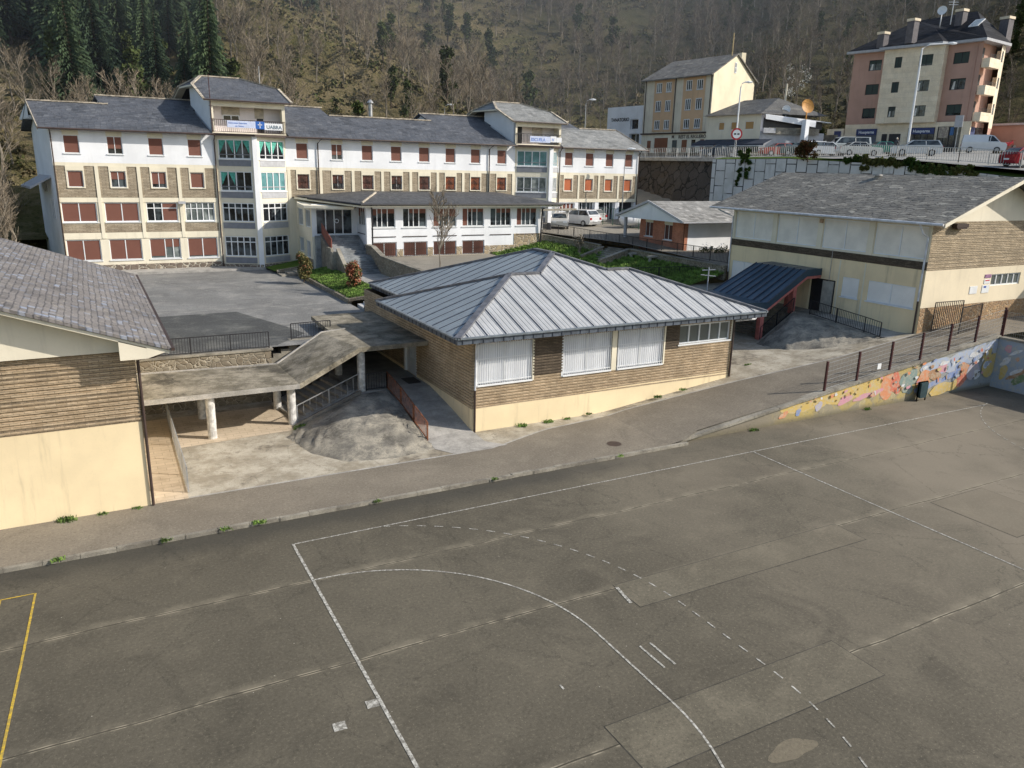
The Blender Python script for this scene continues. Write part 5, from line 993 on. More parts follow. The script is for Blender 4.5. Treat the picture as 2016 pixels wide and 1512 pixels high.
L_=[('y',560,1010,70,45),('y',700,985,90,60),('y',880,940,110,60),('y',1010,900,70,70),('y',1090,880,60,80),('o',1160,890,45,75),('r',1215,870,38,60),('p',900,975,40,26),('p',1010,955,50,18),('p',1090,930,45,16),('b',607,1052,17,20),('l',735,1015,22,26),('o',515,1070,28,18),('g',1300,840,50,55),('g',1290,900,30,40),
 ('s',1480,770,120,50),('s',1600,735,80,60),('s',1720,680,70,50),('s',1830,640,45,45),('o',1390,850,50,50),('n',1460,815,42,35),('p',1510,775,26,32),('b',1380,905,55,20),('b',1470,865,60,16),('b',1560,820,55,16),('b',1610,770,18,30),('y',1500,905,90,30),('y',1580,880,60,26),('o',1650,790,30,55),('r',1625,850,34,32),('w',1400,775,18,10),('w',1520,745,30,12),('w',1710,690,32,16),('w',1800,655,28,16),('y',1800,760,50,60),('y',1790,690,30,30),('l',1700,790,36,60),('w',1720,815,24,26),('k',1716,818,9,9),('k',1735,800,6,6),('k',1700,838,6,6),('w',1780,753,18,22),('s',1780,753,12,15)]
rm=random.Random(9)
for k_ in range(70):
    xx=rm.uniform(650,1850); cy_=1010-(xx-560)*.22+rm.uniform(-90,60)*min(1,.25+(xx-600)/900); L_.append((rm.choice('oprbswwygnlk' if xx>1150 else 'yypoow'),xx,cy_,rm.uniform(4,13),rm.uniform(5,15)))
for i,a in enumerate(L_): blobm(a[0],*a[1:],seed=i,lay=1+i*.5)
MW2=empty('mural_wall',(41.4,-3,0),0,'short painted wall across the end of the court with clouds and balloons','wall')
b=MB(); b.box((41.4,-40,-.05),(41.75,2.3,2.86)); b.build('masonry',mur('mural_sky_base',(.30,.36,.45),.4),MW2); b=MB(); b.box((41.34,-40,2.86),(41.8,2.24,2.98)); b.build('coping',m_conc,MW2)
for i,a in enumerate([('y',1885,800,26,40),('n',1975,815,60,20),('G',2000,845,70,25),('w',1900,735,34,20),('w',1965,800,46,12),('w',1965,680,38,12),('p',1920,655,22,24),('o',1977,722,11,14),('w',1930,720,5,11)]): blobm(*a,seed=50+i,lay=1+i*.5,plane='x')
# posts and wire fence on the wall
FE=empty('wire_fence',(34,2.45,1.2),0,'open wire fence on maroon posts along the top of the painted wall','fence'); px_s=[27.2,29.55,32.08,34.55,36.95,39.35,41.85]
for x in px_s:
    b=MB(); b.box((x-.045,2.40,ztop(x)-.1),(x+.045,2.50,ztop(x)+1.55)); b.build('post',m_maroon,FE)
b=MB()
for k in range(7):
    for x0,x1 in zip(px_s,px_s[1:]): b.bar((x0,2.45,ztop(x0)+.12+k*.22),(x1,2.45,ztop(x1)+.12+k*.22),.010 if k%2 else .014)
for x0,x1 in zip(px_s,px_s[1:]):
    u=x0
    while u<x1: b.bar((u,2.45,ztop(u)+.12),(u,2.45,ztop(u)+1.44),.005); u+=.25
b.build('wires',m_galv,FE,kind=None)
b=MB(); b.box((31.0,2.38,2.05),(31.28,2.40,2.35)); b.build('notice',m_frame,label='small white notice tied to the wire fence',cat='notice')
# gate near court corner, mesh fence
railing('fence_gate',[(40.35,4.1,2.85),(42.3,4.1,2.98)],1.6,'black barred gate panel behind the corner of the wire fence',sp=.11,w=.025)
MF=empty('mesh_fence',(41.9,-3,2.98),0,'green grey wire mesh fence above the short painted wall','fence'); b=MB()
for k in range(8): b.bar((41.9,2.4,3.0+k*.2),(41.9,-30,3.0+k*.2),.008)
y=2.4
while y>-8: b.bar((41.9,y,3.0),(41.9,y,4.4),.006); y-=.12
b.build('wires',m_galv,MF)
for y in (2.4,-.4,-3.2,-6): b=MB(); b.bar((41.9,y,2.9),(41.9,y,4.5),.07); b.build('post',m_maroon,MF)
railing('iron_gate',[(40.05,5.6,2.68),(41.85,5.0,2.8)],1.85,'open black iron gate leaf standing against the school gable',sp=.12,w=.03)
b=MB(); q=onz(z9((1320,965)),0); x,y=q.x,2.0; b.box((x-.3,y-.12,.42),(x+.3,y+.12,1.05)); b.hexa([(x-.24,y-.12,.2),(x+.24,y-.12,.2),(x+.24,y+.12,.2),(x-.24,y+.12,.2),(x-.3,y-.12,.42),(x+.3,y-.12,.42),(x+.3,y+.12,.42),(x-.3,y+.12,.42)])
LB=empty('litter_bin',(x,y,0),0,'dark green litter bin on a metal frame at the foot of the mural wall','litter bin'); b.build('bin',plain('bin_green',(.02,.05,.06)),LB); b=MB(); b.bar((x-.36,y,0),(x-.36,y,1.1),.05); b.bar((x+.36,y,0),(x+.36,y,1.1),.05); b.bar((x-.36,y,1.08),(x+.36,y,1.08),.05); b.build('frame',m_dark,LB)
# ================================================================== KIOSK
KI=empty('brick_pavilion',(42,31,5.2),0,'small red brick and white pavilion with grey gabled slate roof by the parking','building')
kx,ky0,ky1=40.3,29.2,35.4; zb=5.1; wz=7.75
Fk=FR((kx,0,0),(0,-1,0)); kh=[(-34.6,-33.5,6.1,7.35),(-31.9,-30.8,6.0,7.3)]
wall('brick_wall',KI,Fk,-ky1,-ky0,4.8,wz,kh,m_redbrick)
for h in kh: window(KI,Fk,*h,kind='shutter',n=2,fw=.04,frac=1,shut=louvre('dark_shutter_%d'%int(-h[0]),(.10,.035,.025),.06),sill=m_frame)

for h in kh: b.fbox(Fk,h[0],h[1],h[3],wz-.02,0,.02)
islands(b,'shutter_box',m_cream,KI)
Fq=FR((0,ky0,0),(1,0,0)); wall('white_wall',KI,Fq,kx+.35,45.6,4.8,wz,[],m_white,d=.03); b=MB(); b.box((kx,ky0-.05,4.8),(kx+.35,ky0+.1,wz)); b.box((45.6,ky0-.02,4.8),(47.5,ky0+.1,wz)); b.build('brick_wall',m_redbrick,KI)
window(KI,Fq,46.1,46.9,6.0,7.3,kind='shutter',fw=.05,d=.06)
b=MB(); b.poly([(kx,ky1,4.8),(48,ky1,4.8),(48,ky1,wz),(kx,ky1,wz)][::-1]); b.build('brick_wall',m_redbrick,KI)
ry_=33.0; rz_=9.25; e0,e1=28.2,37.8; ez_=wz
b=MB(); b.prism([(39.2,e0,ez_),(50,e0,ez_),(50,ry_,rz_),(39.2,ry_,rz_)],.1); b.prism([(39.2,ry_,rz_),(50,ry_,rz_),(50,e1,ez_),(39.2,e1,ez_)],.1); b.build('roof',m_slatekiosk,KI)
b=MB(); b.poly([(39.3,e1-.1,ez_-.1),(39.3,e0+.1,ez_-.1),(39.3,ry_,rz_-.12)]); b.poly([(39.3,e0+.1,ez_-.1),(39.3,e1-.1,ez_-.1),(kx,e1-.1,ez_-.1),(kx,e0+.1,ez_-.1)]); b.build('gable_panel',m_white,KI)
b=MB(); b.bar((39.15,e0,ez_-.02),(39.15,ry_,rz_-.02),.08,.2); b.bar((39.15,ry_,rz_-.02),(39.15,e1,ez_-.02),.08,.2); b.bar((39.2,e0-.05,ez_-.05),(50,e0-.05,ez_-.05),.1,.1); b.build('bargeboard',m_greypl,KI)
b=MB(); b.tube([(39.9,37.1,5.4),(39.9,37.1,7.7)],.16,12); b.build('column',m_greypl,KI)
# ================================================================== BACK RETAINING WALLS
def AT(p,d): return atd(p,d)
BW=empty('block_retaining_wall',(56,26,9),0,'tall pale interlocking concrete block retaining wall under the street','wall')
t=NT('concrete_blocks'); o=t.sep(); v=t.comb(t.math('MULTIPLY',o[1],-1.0),o[2])
br=t.n('ShaderNodeTexBrick'); rot=t.n('ShaderNodeMapping'); t.L(t.comb(o[2],o[1]),rot.inputs[0]); t.L(rot.outputs[0],br.inputs['Vector']); br.inputs['Scale'].default_value=1; br.inputs['Brick Width'].default_value=1.5; br.inputs['Row Height'].default_value=1.0; br.inputs['Mortar Size'].default_value=.05; br.inputs['Color1'].default_value=(.64,.64,.64,1); br.inputs['Color2'].default_value=(.56,.56,.56,1); br.inputs['Mortar'].default_value=(.05,.05,.05,1)
cc=t.mix(t.rng(t.noise(.4,5,.7),.4,.65),br.outputs['Color'],(.50,.50,.48)); stn=t.noise(1,5,.7,vec=t.scaled((1.2,1.2,.18))); cc=t.mix(t.rng(stn,.55,.8,0,.5),cc,(.20,.19,.17)); t.bump(t.math('SUBTRACT',1.0,br.outputs['Fac']),.6,.06); m_block=t.fin(cc,.9)
wl=[(AT((1403,316),80).xy,6.5,13.1),(Vector((55.6,33)),6.5,13.25),(Vector((57.6,26)),6.5,12.95),(Vector((58.6,18)),6.5,12.45),(Vector((58.2,11)),6.0,11.8),(Vector((58.2,-8)),5.0,10.2)]
b=MB()
for (p,z0,z1),(q,y0,y1) in zip(wl,wl[1:]): b.hexa([(p.x,p.y,z0),(q.x,q.y,y0),(q.x+.6,q.y,y0),(p.x+.6,p.y,z0),(p.x,p.y,z1),(q.x,q.y,y1),(q.x+.6,q.y,y1),(p.x+.6,p.y,z1)])
b.build('masonry',m_block,BW)
SW_=empty('boulder_wall',(55,50,9),0,'dark dry boulder wall beyond the right end of the main school','wall'); b=MB(); p,q=wl[0][0],Vector((57.0,66)); n=24; rr_=random.Random(5); rows=[]
for j in range(9):
    row=[]
    for i in range(n+1): f=i/n; a=Vector(p).lerp(q,f); row.append((a.x+j*.13+rr_.uniform(-.16,.16),a.y,7.6+(13.2-7.6)*j/8))
    rows.append(row)
b.grid([r[::-1] for r in rows]); b.build('masonry',m_boulder,SW_)
b=MB(); b.bar((p.x+1.2,p.y,13.1),(q.x+1.2,q.y,13.25),1.2,.35); b.build('coping',m_edge,SW_)
sheet('embankment',[[(50.5,66,6.5),(50.5,50,6.4),(50.5,41,6.2),(51.3,30,5.6),(52.2,22,5.2)],[(54.6,66,8.0),(53.4,52,7.9),(52.4,40.9,7.9),(54.6,33,7.0),(56.6,24,6.5)],[(56.9,66,8.3),(55,52,8.3),(53.2,40.9,8.2),(55.6,33,7.4),(57.6,24,6.9)]],m_grass)
# ================================================================== STREET
def zst(x,y): return 13.15+(x-54)*.048 if y>24 else max(9.5,13.15+(x-54)*.048-(24-y)*.075)
rows=[]
for y in [95,85,75,66,58,50,41,33,28,24,20,15,10,4,-4,-20]:
    xl=p.x+1.6 if y>=41 else {33:56.0,28:57.4,24:58,20:58.6,15:58.6}.get(y,58.5)
    if y>=41: xl=Vector(wl[0][0]).lerp(q,clamp((y-p.y)/(66-p.y),0,1)).x+1.2
    rows.append([(xl+(125-xl)*i/14,y,zst(xl+(125-xl)*i/14,y)) for i in range(15)])
b=MB(); b.grid([r[::-1] for r in rows][::-1][::-1]); b.build('street',m_street,kind='structure')
b=MB(); rows=[[(wl[i][0].x+.1+k*1.3,wl[i][0].y,wl[i][2]+.05+(.18 if k==1 else 0)) for i in range(6)] for k in range(3)]; b.grid(rows); b.build('verge',m_grass,kind='structure')
def srail(pts,h,label,sp=.2): return railing('street_railing',pts,h,label,m=m_galv,sp=sp,post=2.4,w=.035,rails=(.12,1.0))
def pz(x,y): return (x,y,zst(x,y)+.05)
gp=[(56.6,62),(55.4,53),(54.4,42)]; srail([pz(*a) for a in gp],1.15,'grey steel street railing above the dark boulder wall',.35)
gp=[(54.4,42),(57.0,33),(58.9,26.5),(59.9,18.5)]; srail([pz(*a) for a in gp],1.15,'grey steel street railing above the pale block wall')
gp=[(59.9,18.5),(60.2,11),(60.0,2)]; srail([pz(*a) for a in gp],1.2,'grey steel street railing descending at the right edge')
srail([(80,22,14.3),(76,17,13.6)],1.1,'short grey handrail by the red motorbikes beyond the lawn',1.0)
# lawn island right
b=MB(); pl=[atd(((1400+a/3.2727),240+c_/3.2727),d) for a,c_,d in ((1560,232,78),(1700,205,82),(2020,200,84),(2040,275,68),(1900,262,69))]
b.poly([(v.x,v.y,v.z) for v in pl]); b.build('lawn_island',m_grass,kind='structure')
# ---- street buildings
def fr2(a,c_,z=0): a=Vector((a[0],a[1],0)); c_=Vector((c_[0],c_[1],0)); f=FR(a,c_-a); return f,(c_-a).length
def loc(F,L,p):  # photograph point -> (u,z) on facade plane
    o=F(0,0,0); N=F.N; d=ray(p); t=(o-CC).dot(N)/d.dot(N); P=CC+d*t; return (P-o).dot(F.U),P.z
zw=lambda x,y:(1180+x/4.383,90+y/4.383); za=lambda x,y:(1640+x/4.2,y/4.2)
# apartment house (tan)
H2=empty('tenement_house',(71,68,14.9),0,'four-storey tan and cream tenement with slate gable roof and sunlit blank side','building')
F,L=fr2((70.0,75.0),(71.6,62.2)); N=F.N; D_=12.5; top=24.75
m_tan=plaster('tan_plaster',(.66,.45,.28),.4); m_grim=plaster('grimy_cream_plaster',(.72,.66,.54),.6); m_sunc=plaster('sunny_cream_plaster',(.78,.70,.52),.15)
rowsz=[(315,400),(470,565),(640,720)]; wcols=[(497,545),(580,627),(752,803),(843,897)]; wc=[(0,),]
uw=[]
for (xa_,xb_) in wcols:
    u0,_=loc(F,L,zw(xa_,350)); u1,_=loc(F,L,zw(xb_,350)); uw.append((u0,u1))
zr0=[(23.1,24.2-.05),(20.1,21.4),(17.2,18.5)]; zr0=[]
for (a,c_) in rowsz: zr0.append((loc(F,L,zw(600,c_))[1],loc(F,L,zw(600,a))[1]))
zs2=[loc(F,L,zw(450,765))[1]]; zshop=zs2[0]
hs=[(u0,u1,z0,z1) for u0,u1 in uw for z0,z1 in zr0]
wall('wall',H2,F,0,L,zshop,top,hs,m_grim)
u_a=loc(F,L,zw(470,500))[0]; u_b=loc(F,L,zw(640,500))[0]; u_c=loc(F,L,zw(715,500))[0]; u_d=loc(F,L,zw(905,500))[0]
for (a,c_) in ((u_a,u_b),(u_c,u_d)): wall('tan_panel',H2,F,a,c_,zshop+.3,top-.35,hs,m_tan,d=.05,reveal=-.02)
for i,(u0,u1) in enumerate(uw):
    for j,(z0,z1) in enumerate(zr0): window(H2,F,u0,u1,z0,z1,n=3,fw=.09,d=.0,glass=(m_shut_green if False else m_glass_cur) if (i<2 and j==0) else m_glass,sill=m_greypl)
wall('shopfront',H2,F,0,L,14.4,zshop,[],m_palecream,d=.04); b=MB(); b.fbox(F,-.1,L+.1,zshop-.05,zshop+.15,0,.25); b.build('string_course',m_gutter,H2)
for (a,c_,y0,y1,mm) in ((475,593,795,880,m_shut_brown),(628,672,815,880,m_glass),(710,758,812,880,m_shut_brown),(793,832,810,880,m_glass),(868,905,808,880,m_shut_brown),(412,446,820,885,m_shut_brown)):
    ua,zb_=loc(F,L,zw(a,y1)); ub,zt=loc(F,L,zw(c_,y0)); b=MB(); b.fbox(F,ua,ub,14.45,zt,.04,.08); b.build('shop_door',mm,H2)
ut,zt=loc(F,L,zw(625,800)); text('M',F,ut,zt,.62,m_gutter,H2,.06); ut,zt=loc(F,L,zw(683,800)); text('REST EL REGUERON',F,ut,zt,.62,m_gutter,H2,.06,wscale=1.0)
Fg,Lg=fr2((71.6,62.2),(83.2,66.4)); rp=loc(Fg,Lg,zw(1195,95)); 
b=MB(); uR=Lg*.5; zRg=27.6
b.poly([Fg(0,14),Fg(Lg,14),Fg(Lg,top),Fg(uR,zRg),Fg(0,top)]); b.build('gable_wall',m_sunc,H2)
back=Fg(Lg,0,0); b=MB(); A0=F(0,0,0); b.poly([Fg(Lg,14),A0+(back-Fg(0,0,0))+Vector((0,0,14)),A0+(back-Fg(0,0,0))+Vector((0,0,top)),Fg(Lg,top)]); b.poly([A0+(back-Fg(0,0,0))+Vector((0,0,14)),A0+Vector((0,0,14)),A0+Vector((0,0,top)),A0+(back-Fg(0,0,0))+Vector((0,0,top))]); b.build('rear_wall',m_grim,H2)
hu,hz_=loc(Fg,Lg,zw(1170,198)); window(H2,Fg,uR-.45,uR+.15,25.2,26.6,n=2,tr=.5,fw=.09,d=.03)
W_=(back-Fg(0,0,0)); ro=F.N*.6; g0=Fg(0,0,0)+F.U*.25; a0=A0-F.U*.3; up=lambda v,z: Vector((v.x,v.y,z))
b=MB(); b.prism([up(a0+ro,top-.25),up(g0+ro,top-.25),up(g0+W_*.5,zRg+.15),up(a0+W_*.5-(-F.U*1.2),zRg+.15)],.15); b.prism([up(a0+W_*.5+F.U*1.2,zRg+.15),up(g0+W_*.5,zRg+.15),up(g0+W_-ro,top-.2),up(a0+W_-ro,top-.2)],.15); b.poly([up(a0+ro,top-.25),up(a0+W_*.5+F.U*1.2,zRg+.15),up(a0+W_-ro,top-.2)]); b.build('roof',m_slategrey,H2)
b=MB(); c0=g0+W_*.72-F.U*1.0; b.box((c0.x-.4,c0.y-.4,25.5),(c0.x+.4,c0.y+.4,28.2)); b.build('chimney',m_sunc,H2)
b=MB(); c0=g0+W_*.45-F.U*.8; b.tube([(c0.x,c0.y,27.4),(c0.x,c0.y,30.4)],.09,6); b.build('flue',plain('tan_flue',(.5,.38,.2)),H2)
for uu in (.35,u_b+.25,L-.25): b=MB(); b.tube([F(uu,zshop,.1),F(uu,top,.1)],.06,6); b.build('drainpipe',m_gutter,H2)
# bar with awnings
H3=empty('bar_house',(70,55,14.8),0,'low cream house with dark slate roof and three navy awnings','building')
F,L=fr2((69.6,60.5),(70.6,51.8)); tb=19.0; hs=[]
for (a,c_) in ((1028,1076),(1133,1183),(1255,1330)):
    u0,_=loc(F,L,zw(a,690)); u1,_=loc(F,L,zw(c_,690)); hs.append((u0,u1,16.7,18.0))
zA=loc(F,L,zw(1200,725))[1]; zB=loc(F,L,zw(1200,655))[1]; hs=[(a,c_,zA,zB) for a,c_,_,_ in hs]
wall('wall',H3,F,0,L,16.0,tb,hs,m_palecream)
for h in hs: window(H3,F,*h,kind='shutter',shut=m_shut_tan,fw=.06,n=1)
wall('shopfront',H3,F,0,L,14.4,16.0,[],plain('navy_front',(.05,.06,.08)))
u0=loc(F,L,zw(915,830))[0]
for k,(a,c_) in enumerate(((-.9,2.9),(3.0,6.6),(6.7,10.8))):
    b=MB(); b.prism([F(a,15.95,.05),F(a,15.35,1.7),F(c_,15.35,1.7),F(c_,15.95,.05)],.04); b.prism([F(a,15.35,1.7),F(a,15.33,1.72),F(c_,15.33,1.72),F(c_,15.35,1.7)],.25); b.build('awning',plain('navy_awning_%d'%k,(.035,.045,.07),.7),H3)
    b=MB(); b.bar(F(a,15.12,1.74),F(c_,15.12,1.74),.06,.06); b.build('awning_bar',m_frame,H3)
Fs3,L3=fr2((70.6,51.8),(80,49.5))
wall('side_wall',H3,Fs3,0,L3*.95,14.4,16.9,[],m_greypl); wall('terrace_parapet',H3,Fs3,1.0,L3*.85,16.6,17.4,[],m_conc,d=.3); wall('side_wall',H3,Fs3,0,L3*.3,16.9,tb,[],m_pinkwhite)
b=MB(); b.prism([Fs3(.2,18.9,.6),Fs3(L3*.98,18.2,.8),Fs3(L3*.98,18.35,-2.5),Fs3(.2,19.0,-2.5)],.08); b.prism([Fs3(.2,18.9,.62),Fs3(.2,18.88,.66),Fs3(L3*.75,18.1,.84),Fs3(L3*.75,18.3,.8)],.55); b.build('white_canopy',m_bw,H3)
b=MB(); b.poly([Fs3(.3,17.3,.1),Fs3(L3*.9,17.3,.1),Fs3(L3*.9,18.4,.1),Fs3(.3,18.5,.1)]); b.build('terrace_shade_sheet',m_dark,H3)  # flat dark sheet standing in for the shade under the terrace canopy
b=MB(); r0=F(2.4,21.1,-4.2); r1=F(L-.8,21.1,-4.0); e0_=F(-.3,tb-.05,.5); e1_=F(L+.35,tb-.05,.6); s1=Fs3(L3*.95,19.0,.3)+Vector((0,0,0)); s2=Fs3(L3*.9,19.0,-7); bl_=F(-.3,tb,-8.5)
b.poly([e0_,e1_,r1,r0]); b.poly([e1_,s1,s2,r1]); b.poly([s2,bl_,r0,r1]); b.poly([bl_,e0_,r0]); b.poly([e0_,bl_,s2,s1,e1_]); b.build('roof',slate('bar_slate',((.085,.085,.085),(.12,.12,.115),(.2,.195,.185)),.6,.4,'yz',.5,.6),H3)
b=MB(); c0=Fs3(L3*.55,0,-3.5); b.box((c0.x-.35,c0.y-.35,19.3),(c0.x+.35,c0.y+.35,20.7)); b.tube([(c0.x,c0.y,20.7),(c0.x,c0.y,23.0)],.12,8); b.build('chimney',m_grim,H3)
b=MB(); b.fbox(Fs3,.2,1.9,16.7,17.3,.35,.45); b.build('wall_sign',m_greypl,H3)
# dish on pier
def dish(name,c_,r,ax,m,label,pole=None):
    b=MB(); ax=Vector(ax).normalized(); a=ax.orthogonal().normalized(); e=ax.cross(a); rings=[]
    for i in range(6): f=i/5; rings.append([c_+ax*(-.22*r*(1-f*f))+ (a*math.cos(2*math.pi*j/20)+e*math.sin(2*math.pi*j/20))*r*f for j in range(21)])
    b.grid(rings); b.smooth=True; b.bar(c_-ax*.1*r+e*-r*.9,c_+ax*r*.7,.05*r); b.bar(c_-ax*.25*r,Vector(pole) if pole else c_-ax*r*.5-Vector((0,0,r)),.1*r+.03)
    return b.build(name,m,label=label,cat='satellite dish')
m_orange=plain('orange_dish',(.50,.24,.05),.6)
c0=AT(zw(1800,520),96); dish('satellite_dish',c0,.85,(-.25,-.95,.25),m_orange,'large orange satellite dish on a white pier beside the bar',(c0.x+.2,c0.y+.2,c0.z-2.2))
b=MB(); b.box((c0.x-.1,c0.y-.1,13.5),(c0.x+.55,c0.y+.55,c0.z-1.6)); b.build('pier',m_white,label='white masonry pier carrying the orange satellite dish',cat='pier')
c0=AT(zw(1615,548),97); dish('satellite_dish',c0,.5,(-.6,-.8,.2),m_frame,'small white satellite dish on the bar roof',(c0.x,c0.y,c0.z-1.5))
# tanatorio
H4=empty('white_modern_building',(72,82,15.3),0,'white flat-roofed modern building lettered TANATORIO','building')
F,L=fr2((71.4,86.2),(72.5,76.5)); th_=[]
def rc(x0,y0,x1,y1): a=loc(F,L,zw(x0,y1)); c_=loc(F,L,zw(x1,y0)); return (a[0],c_[0],a[1],c_[1])
h1,h2,h3=rc(262,632,338,722),rc(368,628,395,722),rc(252,757,345,860)
wall('wall',H4,F,0,L,14.6,21.45,[h1,h2,h3],m_white,reveal=.5)
for h in (h1,h2,h3): window(H4,F,*h,n=1 if h!=h3 else 2,fw=.08,d=-.4,glass=m_glass)
b=MB(); P=[F(0,0,0),F(L,0,0),F(L,0,-9),F(0,0,-9)]; b.poly([up(v,21.45) for v in P]); b.poly([up(P[0],14.5),up(P[0],21.45),up(P[3],21.45),up(P[3],14.5)]); b.poly([up(P[1],14.5),up(P[2],14.5),up(P[2],21.45),up(P[1],21.45)]); b.poly([up(P[2],14.5),up(P[3],14.5),up(P[3],21.45),up(P[2],21.45)]); b.build('walls_and_roof',m_white,H4)
ut,zt=loc(F,L,zw(103,657)); text('TANATORIO',F,ut,zt,.72,m_dark,H4,.04)
# apartment block
H5=empty('apartment_block',(90,46,14.7),0,'four-storey pink and travertine apartment block with black hipped roof and chimneys','building')
m_pink=plaster('pink_render',(.50,.31,.245),.3,(.2,.14,.12)); m_trav=brickm('travertine',(.82,.70,.52),(.88,.77,.60),(.66,.56,.42),1.4,.6,.012,.2,.3)
PA,PB,PC,PD=Vector((88.6,54.0)),Vector((89.6,49.6)),Vector((91.0,42.2)),Vector((91.3,38.0)); TOP=27.75; MID=18.5
segs=[(PA,PB,m_pink,0),(PB,PC,m_trav,.9),(PC,PD,m_pink,0)]
def aw(F,x0,y0,x1,y1): a=loc(F,0,za(x0,y1)); c_=loc(F,0,za(x1,y0)); return [min(a[0],c_[0]),max(a[0],c_[0]),a[1],c_[1]]
rowsA=[[(297,467,412,545),(268,660,386,738),(242,853,358,928)],[(510,440,580,520),(482,640,553,718),(453,840,525,915),(712,413,838,495),(682,620,806,702),(655,826,776,903)],[(998,395,1140,482),(965,607,1107,690),(935,817,1075,898)]]
for si,(a,c_,mm,pr) in enumerate(segs):
    F,L=fr2(a,c_); 
    if pr:
        O=F(0,0,pr); Fq_=FR(O,F.U)
    else: Fq_=F
    hs=[]
    for k,r in enumerate(rowsA[si]):
        h=aw(Fq_,*r); h[0]=max(h[0],.25); h[1]=min(h[1],L-.2); lvl=k%3; h[2]=26.6-1.35-3.0*lvl-(.2 if False else 0); h[3]=h[2]+1.3; hs.append(tuple(h))
    wall('upper_wall',H5,Fq_,0,L,MID,TOP,hs,mm,reveal=.2)
    for k,h in enumerate(hs):
        full={0:(1,1,0),1:(1,1,0,1,0,0),2:(0,0,0)}[0] if False else None
        fc=[[.35,1,.85],[1,1,.4,.85,.0,.0],[1,.15,.8]][si][k]
        o=window(H5,Fq_,*h,kind='shutter',n=2,frac=fc,fw=.06,shut=m_shut_green,d=-.12)
        o.data.materials[0]=m_dark
        if fc<.7:
            b=MB(); w_=(h[1]-h[0]); b.poly([Fq_(h[0]+w_*.12,h[2]+.08,-.135),Fq_(h[0]+w_*.3,h[2]+.08,-.135),Fq_(h[0]+w_*.32,h[3]-.1-.2,-.135),Fq_(h[0]+w_*.22,h[3]-.1-.2,-.135)]); b.build('curtain',m_curt,o)
    if pr:
        b=MB(); b.poly([F(0,MID,0),F(0,MID,pr),F(0,TOP,pr),F(0,TOP,0)][::-1]); b.poly([F(L,MID,0),F(L,TOP,0),F(L,TOP,pr),F(L,MID,pr)][::-1]); b.poly([F(0,MID,0),F(L,MID,0),F(L,MID,pr),F(0,MID,pr)]); b.build('bay_return',m_trav,H5)
# ground floor shops
F1,L1=fr2(PA,PD); 
def gu(px): return loc(F1,0,za(px,1100))[0]
wall('ground_wall',H5,F1,0,L1,14.2,MID,[],m_trav,d=-.02)
m_navy=plain('navy_sign',(.03,.05,.16)); m_shopg=glassm('shop_glass',(.015,.02,.025),.08,(.08,.09,.09)); m_gdoor=plain('grey_blue_door',(.10,.12,.16))
for (x0,x1,zt_,mm,nm) in ((195,362,17.9,m_gdoor,'garage_door'),(408,450,17.2,m_dark,'shop_door'),(468,560,17.2,m_dark,'entrance_door'),(625,838,17.9,m_shopg,'shop_window'),(868,1062,17.95,m_shopg,'shop_window')):
    b=MB(); b.fbox(F1,gu(x0),gu(x1),14.5,zt_,0,.06); o=b.build(nm,mm,H5)
    if nm=='shop_window':
        b=MB(); u0,u1=gu(x0),gu(x1)
        for k in range(5): b.fbox(F1,u0+(u1-u0)*k/4-.04,u0+(u1-u0)*k/4+.04,14.5,zt_,.06,.12)
        b.build('mullions',m_dark,o)
for (x0,x1) in ((195,362),(640,838)):
    u0,u1=gu(x0),gu(x1); b=MB(); b.fbox(F1,u0,u1,17.1,17.85,.06,.14); o=b.build('shop_sign',m_navy,H5); text('Husqvarna',F1,u0+.35,17.3,.5,m_bw,o,.15)
b=MB(); u0=gu(875); b.fbox(F1,u0,u0+1.2,16.6,17.9,.13,.16); b.build('poster',mur('poster_print',(.25,.20,.18),.8),H5); b=MB(); b.fbox(F1,u0+1.4,gu(1000),16.9,17.85,.13,.16); b.build('poster',plain('poster_blue',(.05,.14,.32)),H5)
b=MB(); b.fbox(F1,-2.6,-.1,14.3,18.0,-1.0,0); b.build('side_pier',m_trav,H5); b=MB(); b.fbox(F1,-1.5,-.5,16.9,17.7,0,.05); b.build('blue_sign',m_navy,H5)
b=MB(); u0=gu(1062); b.fbox(F1,u0,L1+.15,14.2,18.5,0,.2); b.build('stone_pier',m_trav,H5)
# right side of the block
PE=Vector((96.4,38.9)); PF=Vector((101.5,41.5)); F2_,L2=fr2(PD,PE)
wall('recess_wall',H5,F2_,0,L2,MID,TOP,[],m_pink,d=-.6)
for k in range(3):
    zf_=MID+3.05*(2-k); b=MB(); b.fbox(F2_,.2,L2*.62,zf_,zf_+1.05,.0,.9); b.build('balcony',m_trav,H5); b=MB()
    for z in (1.15,1.3,1.45): b.bar(F2_(.2,zf_+z,.85),F2_(L2*.62,zf_+z,.85),.04)
    b.build('balcony_rail',m_dark,H5); b=MB(); b.fbox(F2_,1.2,1.9,zf_+.2,zf_+2.4,-.62,-.55); b.build('balcony_door',m_dark,H5)
F3_,L3_=fr2(PE-Vector((1.0,.2)),PE+Vector((.9,.5))); hs=[(.5,1.4,MID+3.05*k+1.0,MID+3.05*k+2.3) for k in range(3)]
wall('upper_wall',H5,F3_,0,L3_,MID-.6,TOP,hs,m_trav,d=.4)
for h in hs: window(H5,F3_,*h,n=1,fw=.05,d=.3)
F4_,L4=fr2(PE+Vector((.9,.5)),PF); wall('side_wall',H5,F4_,0,L4,14,TOP,[],m_pink); wall('recess_wall',H5,F2_,0,L2,14.2,MID,[],m_pink,d=-.5)
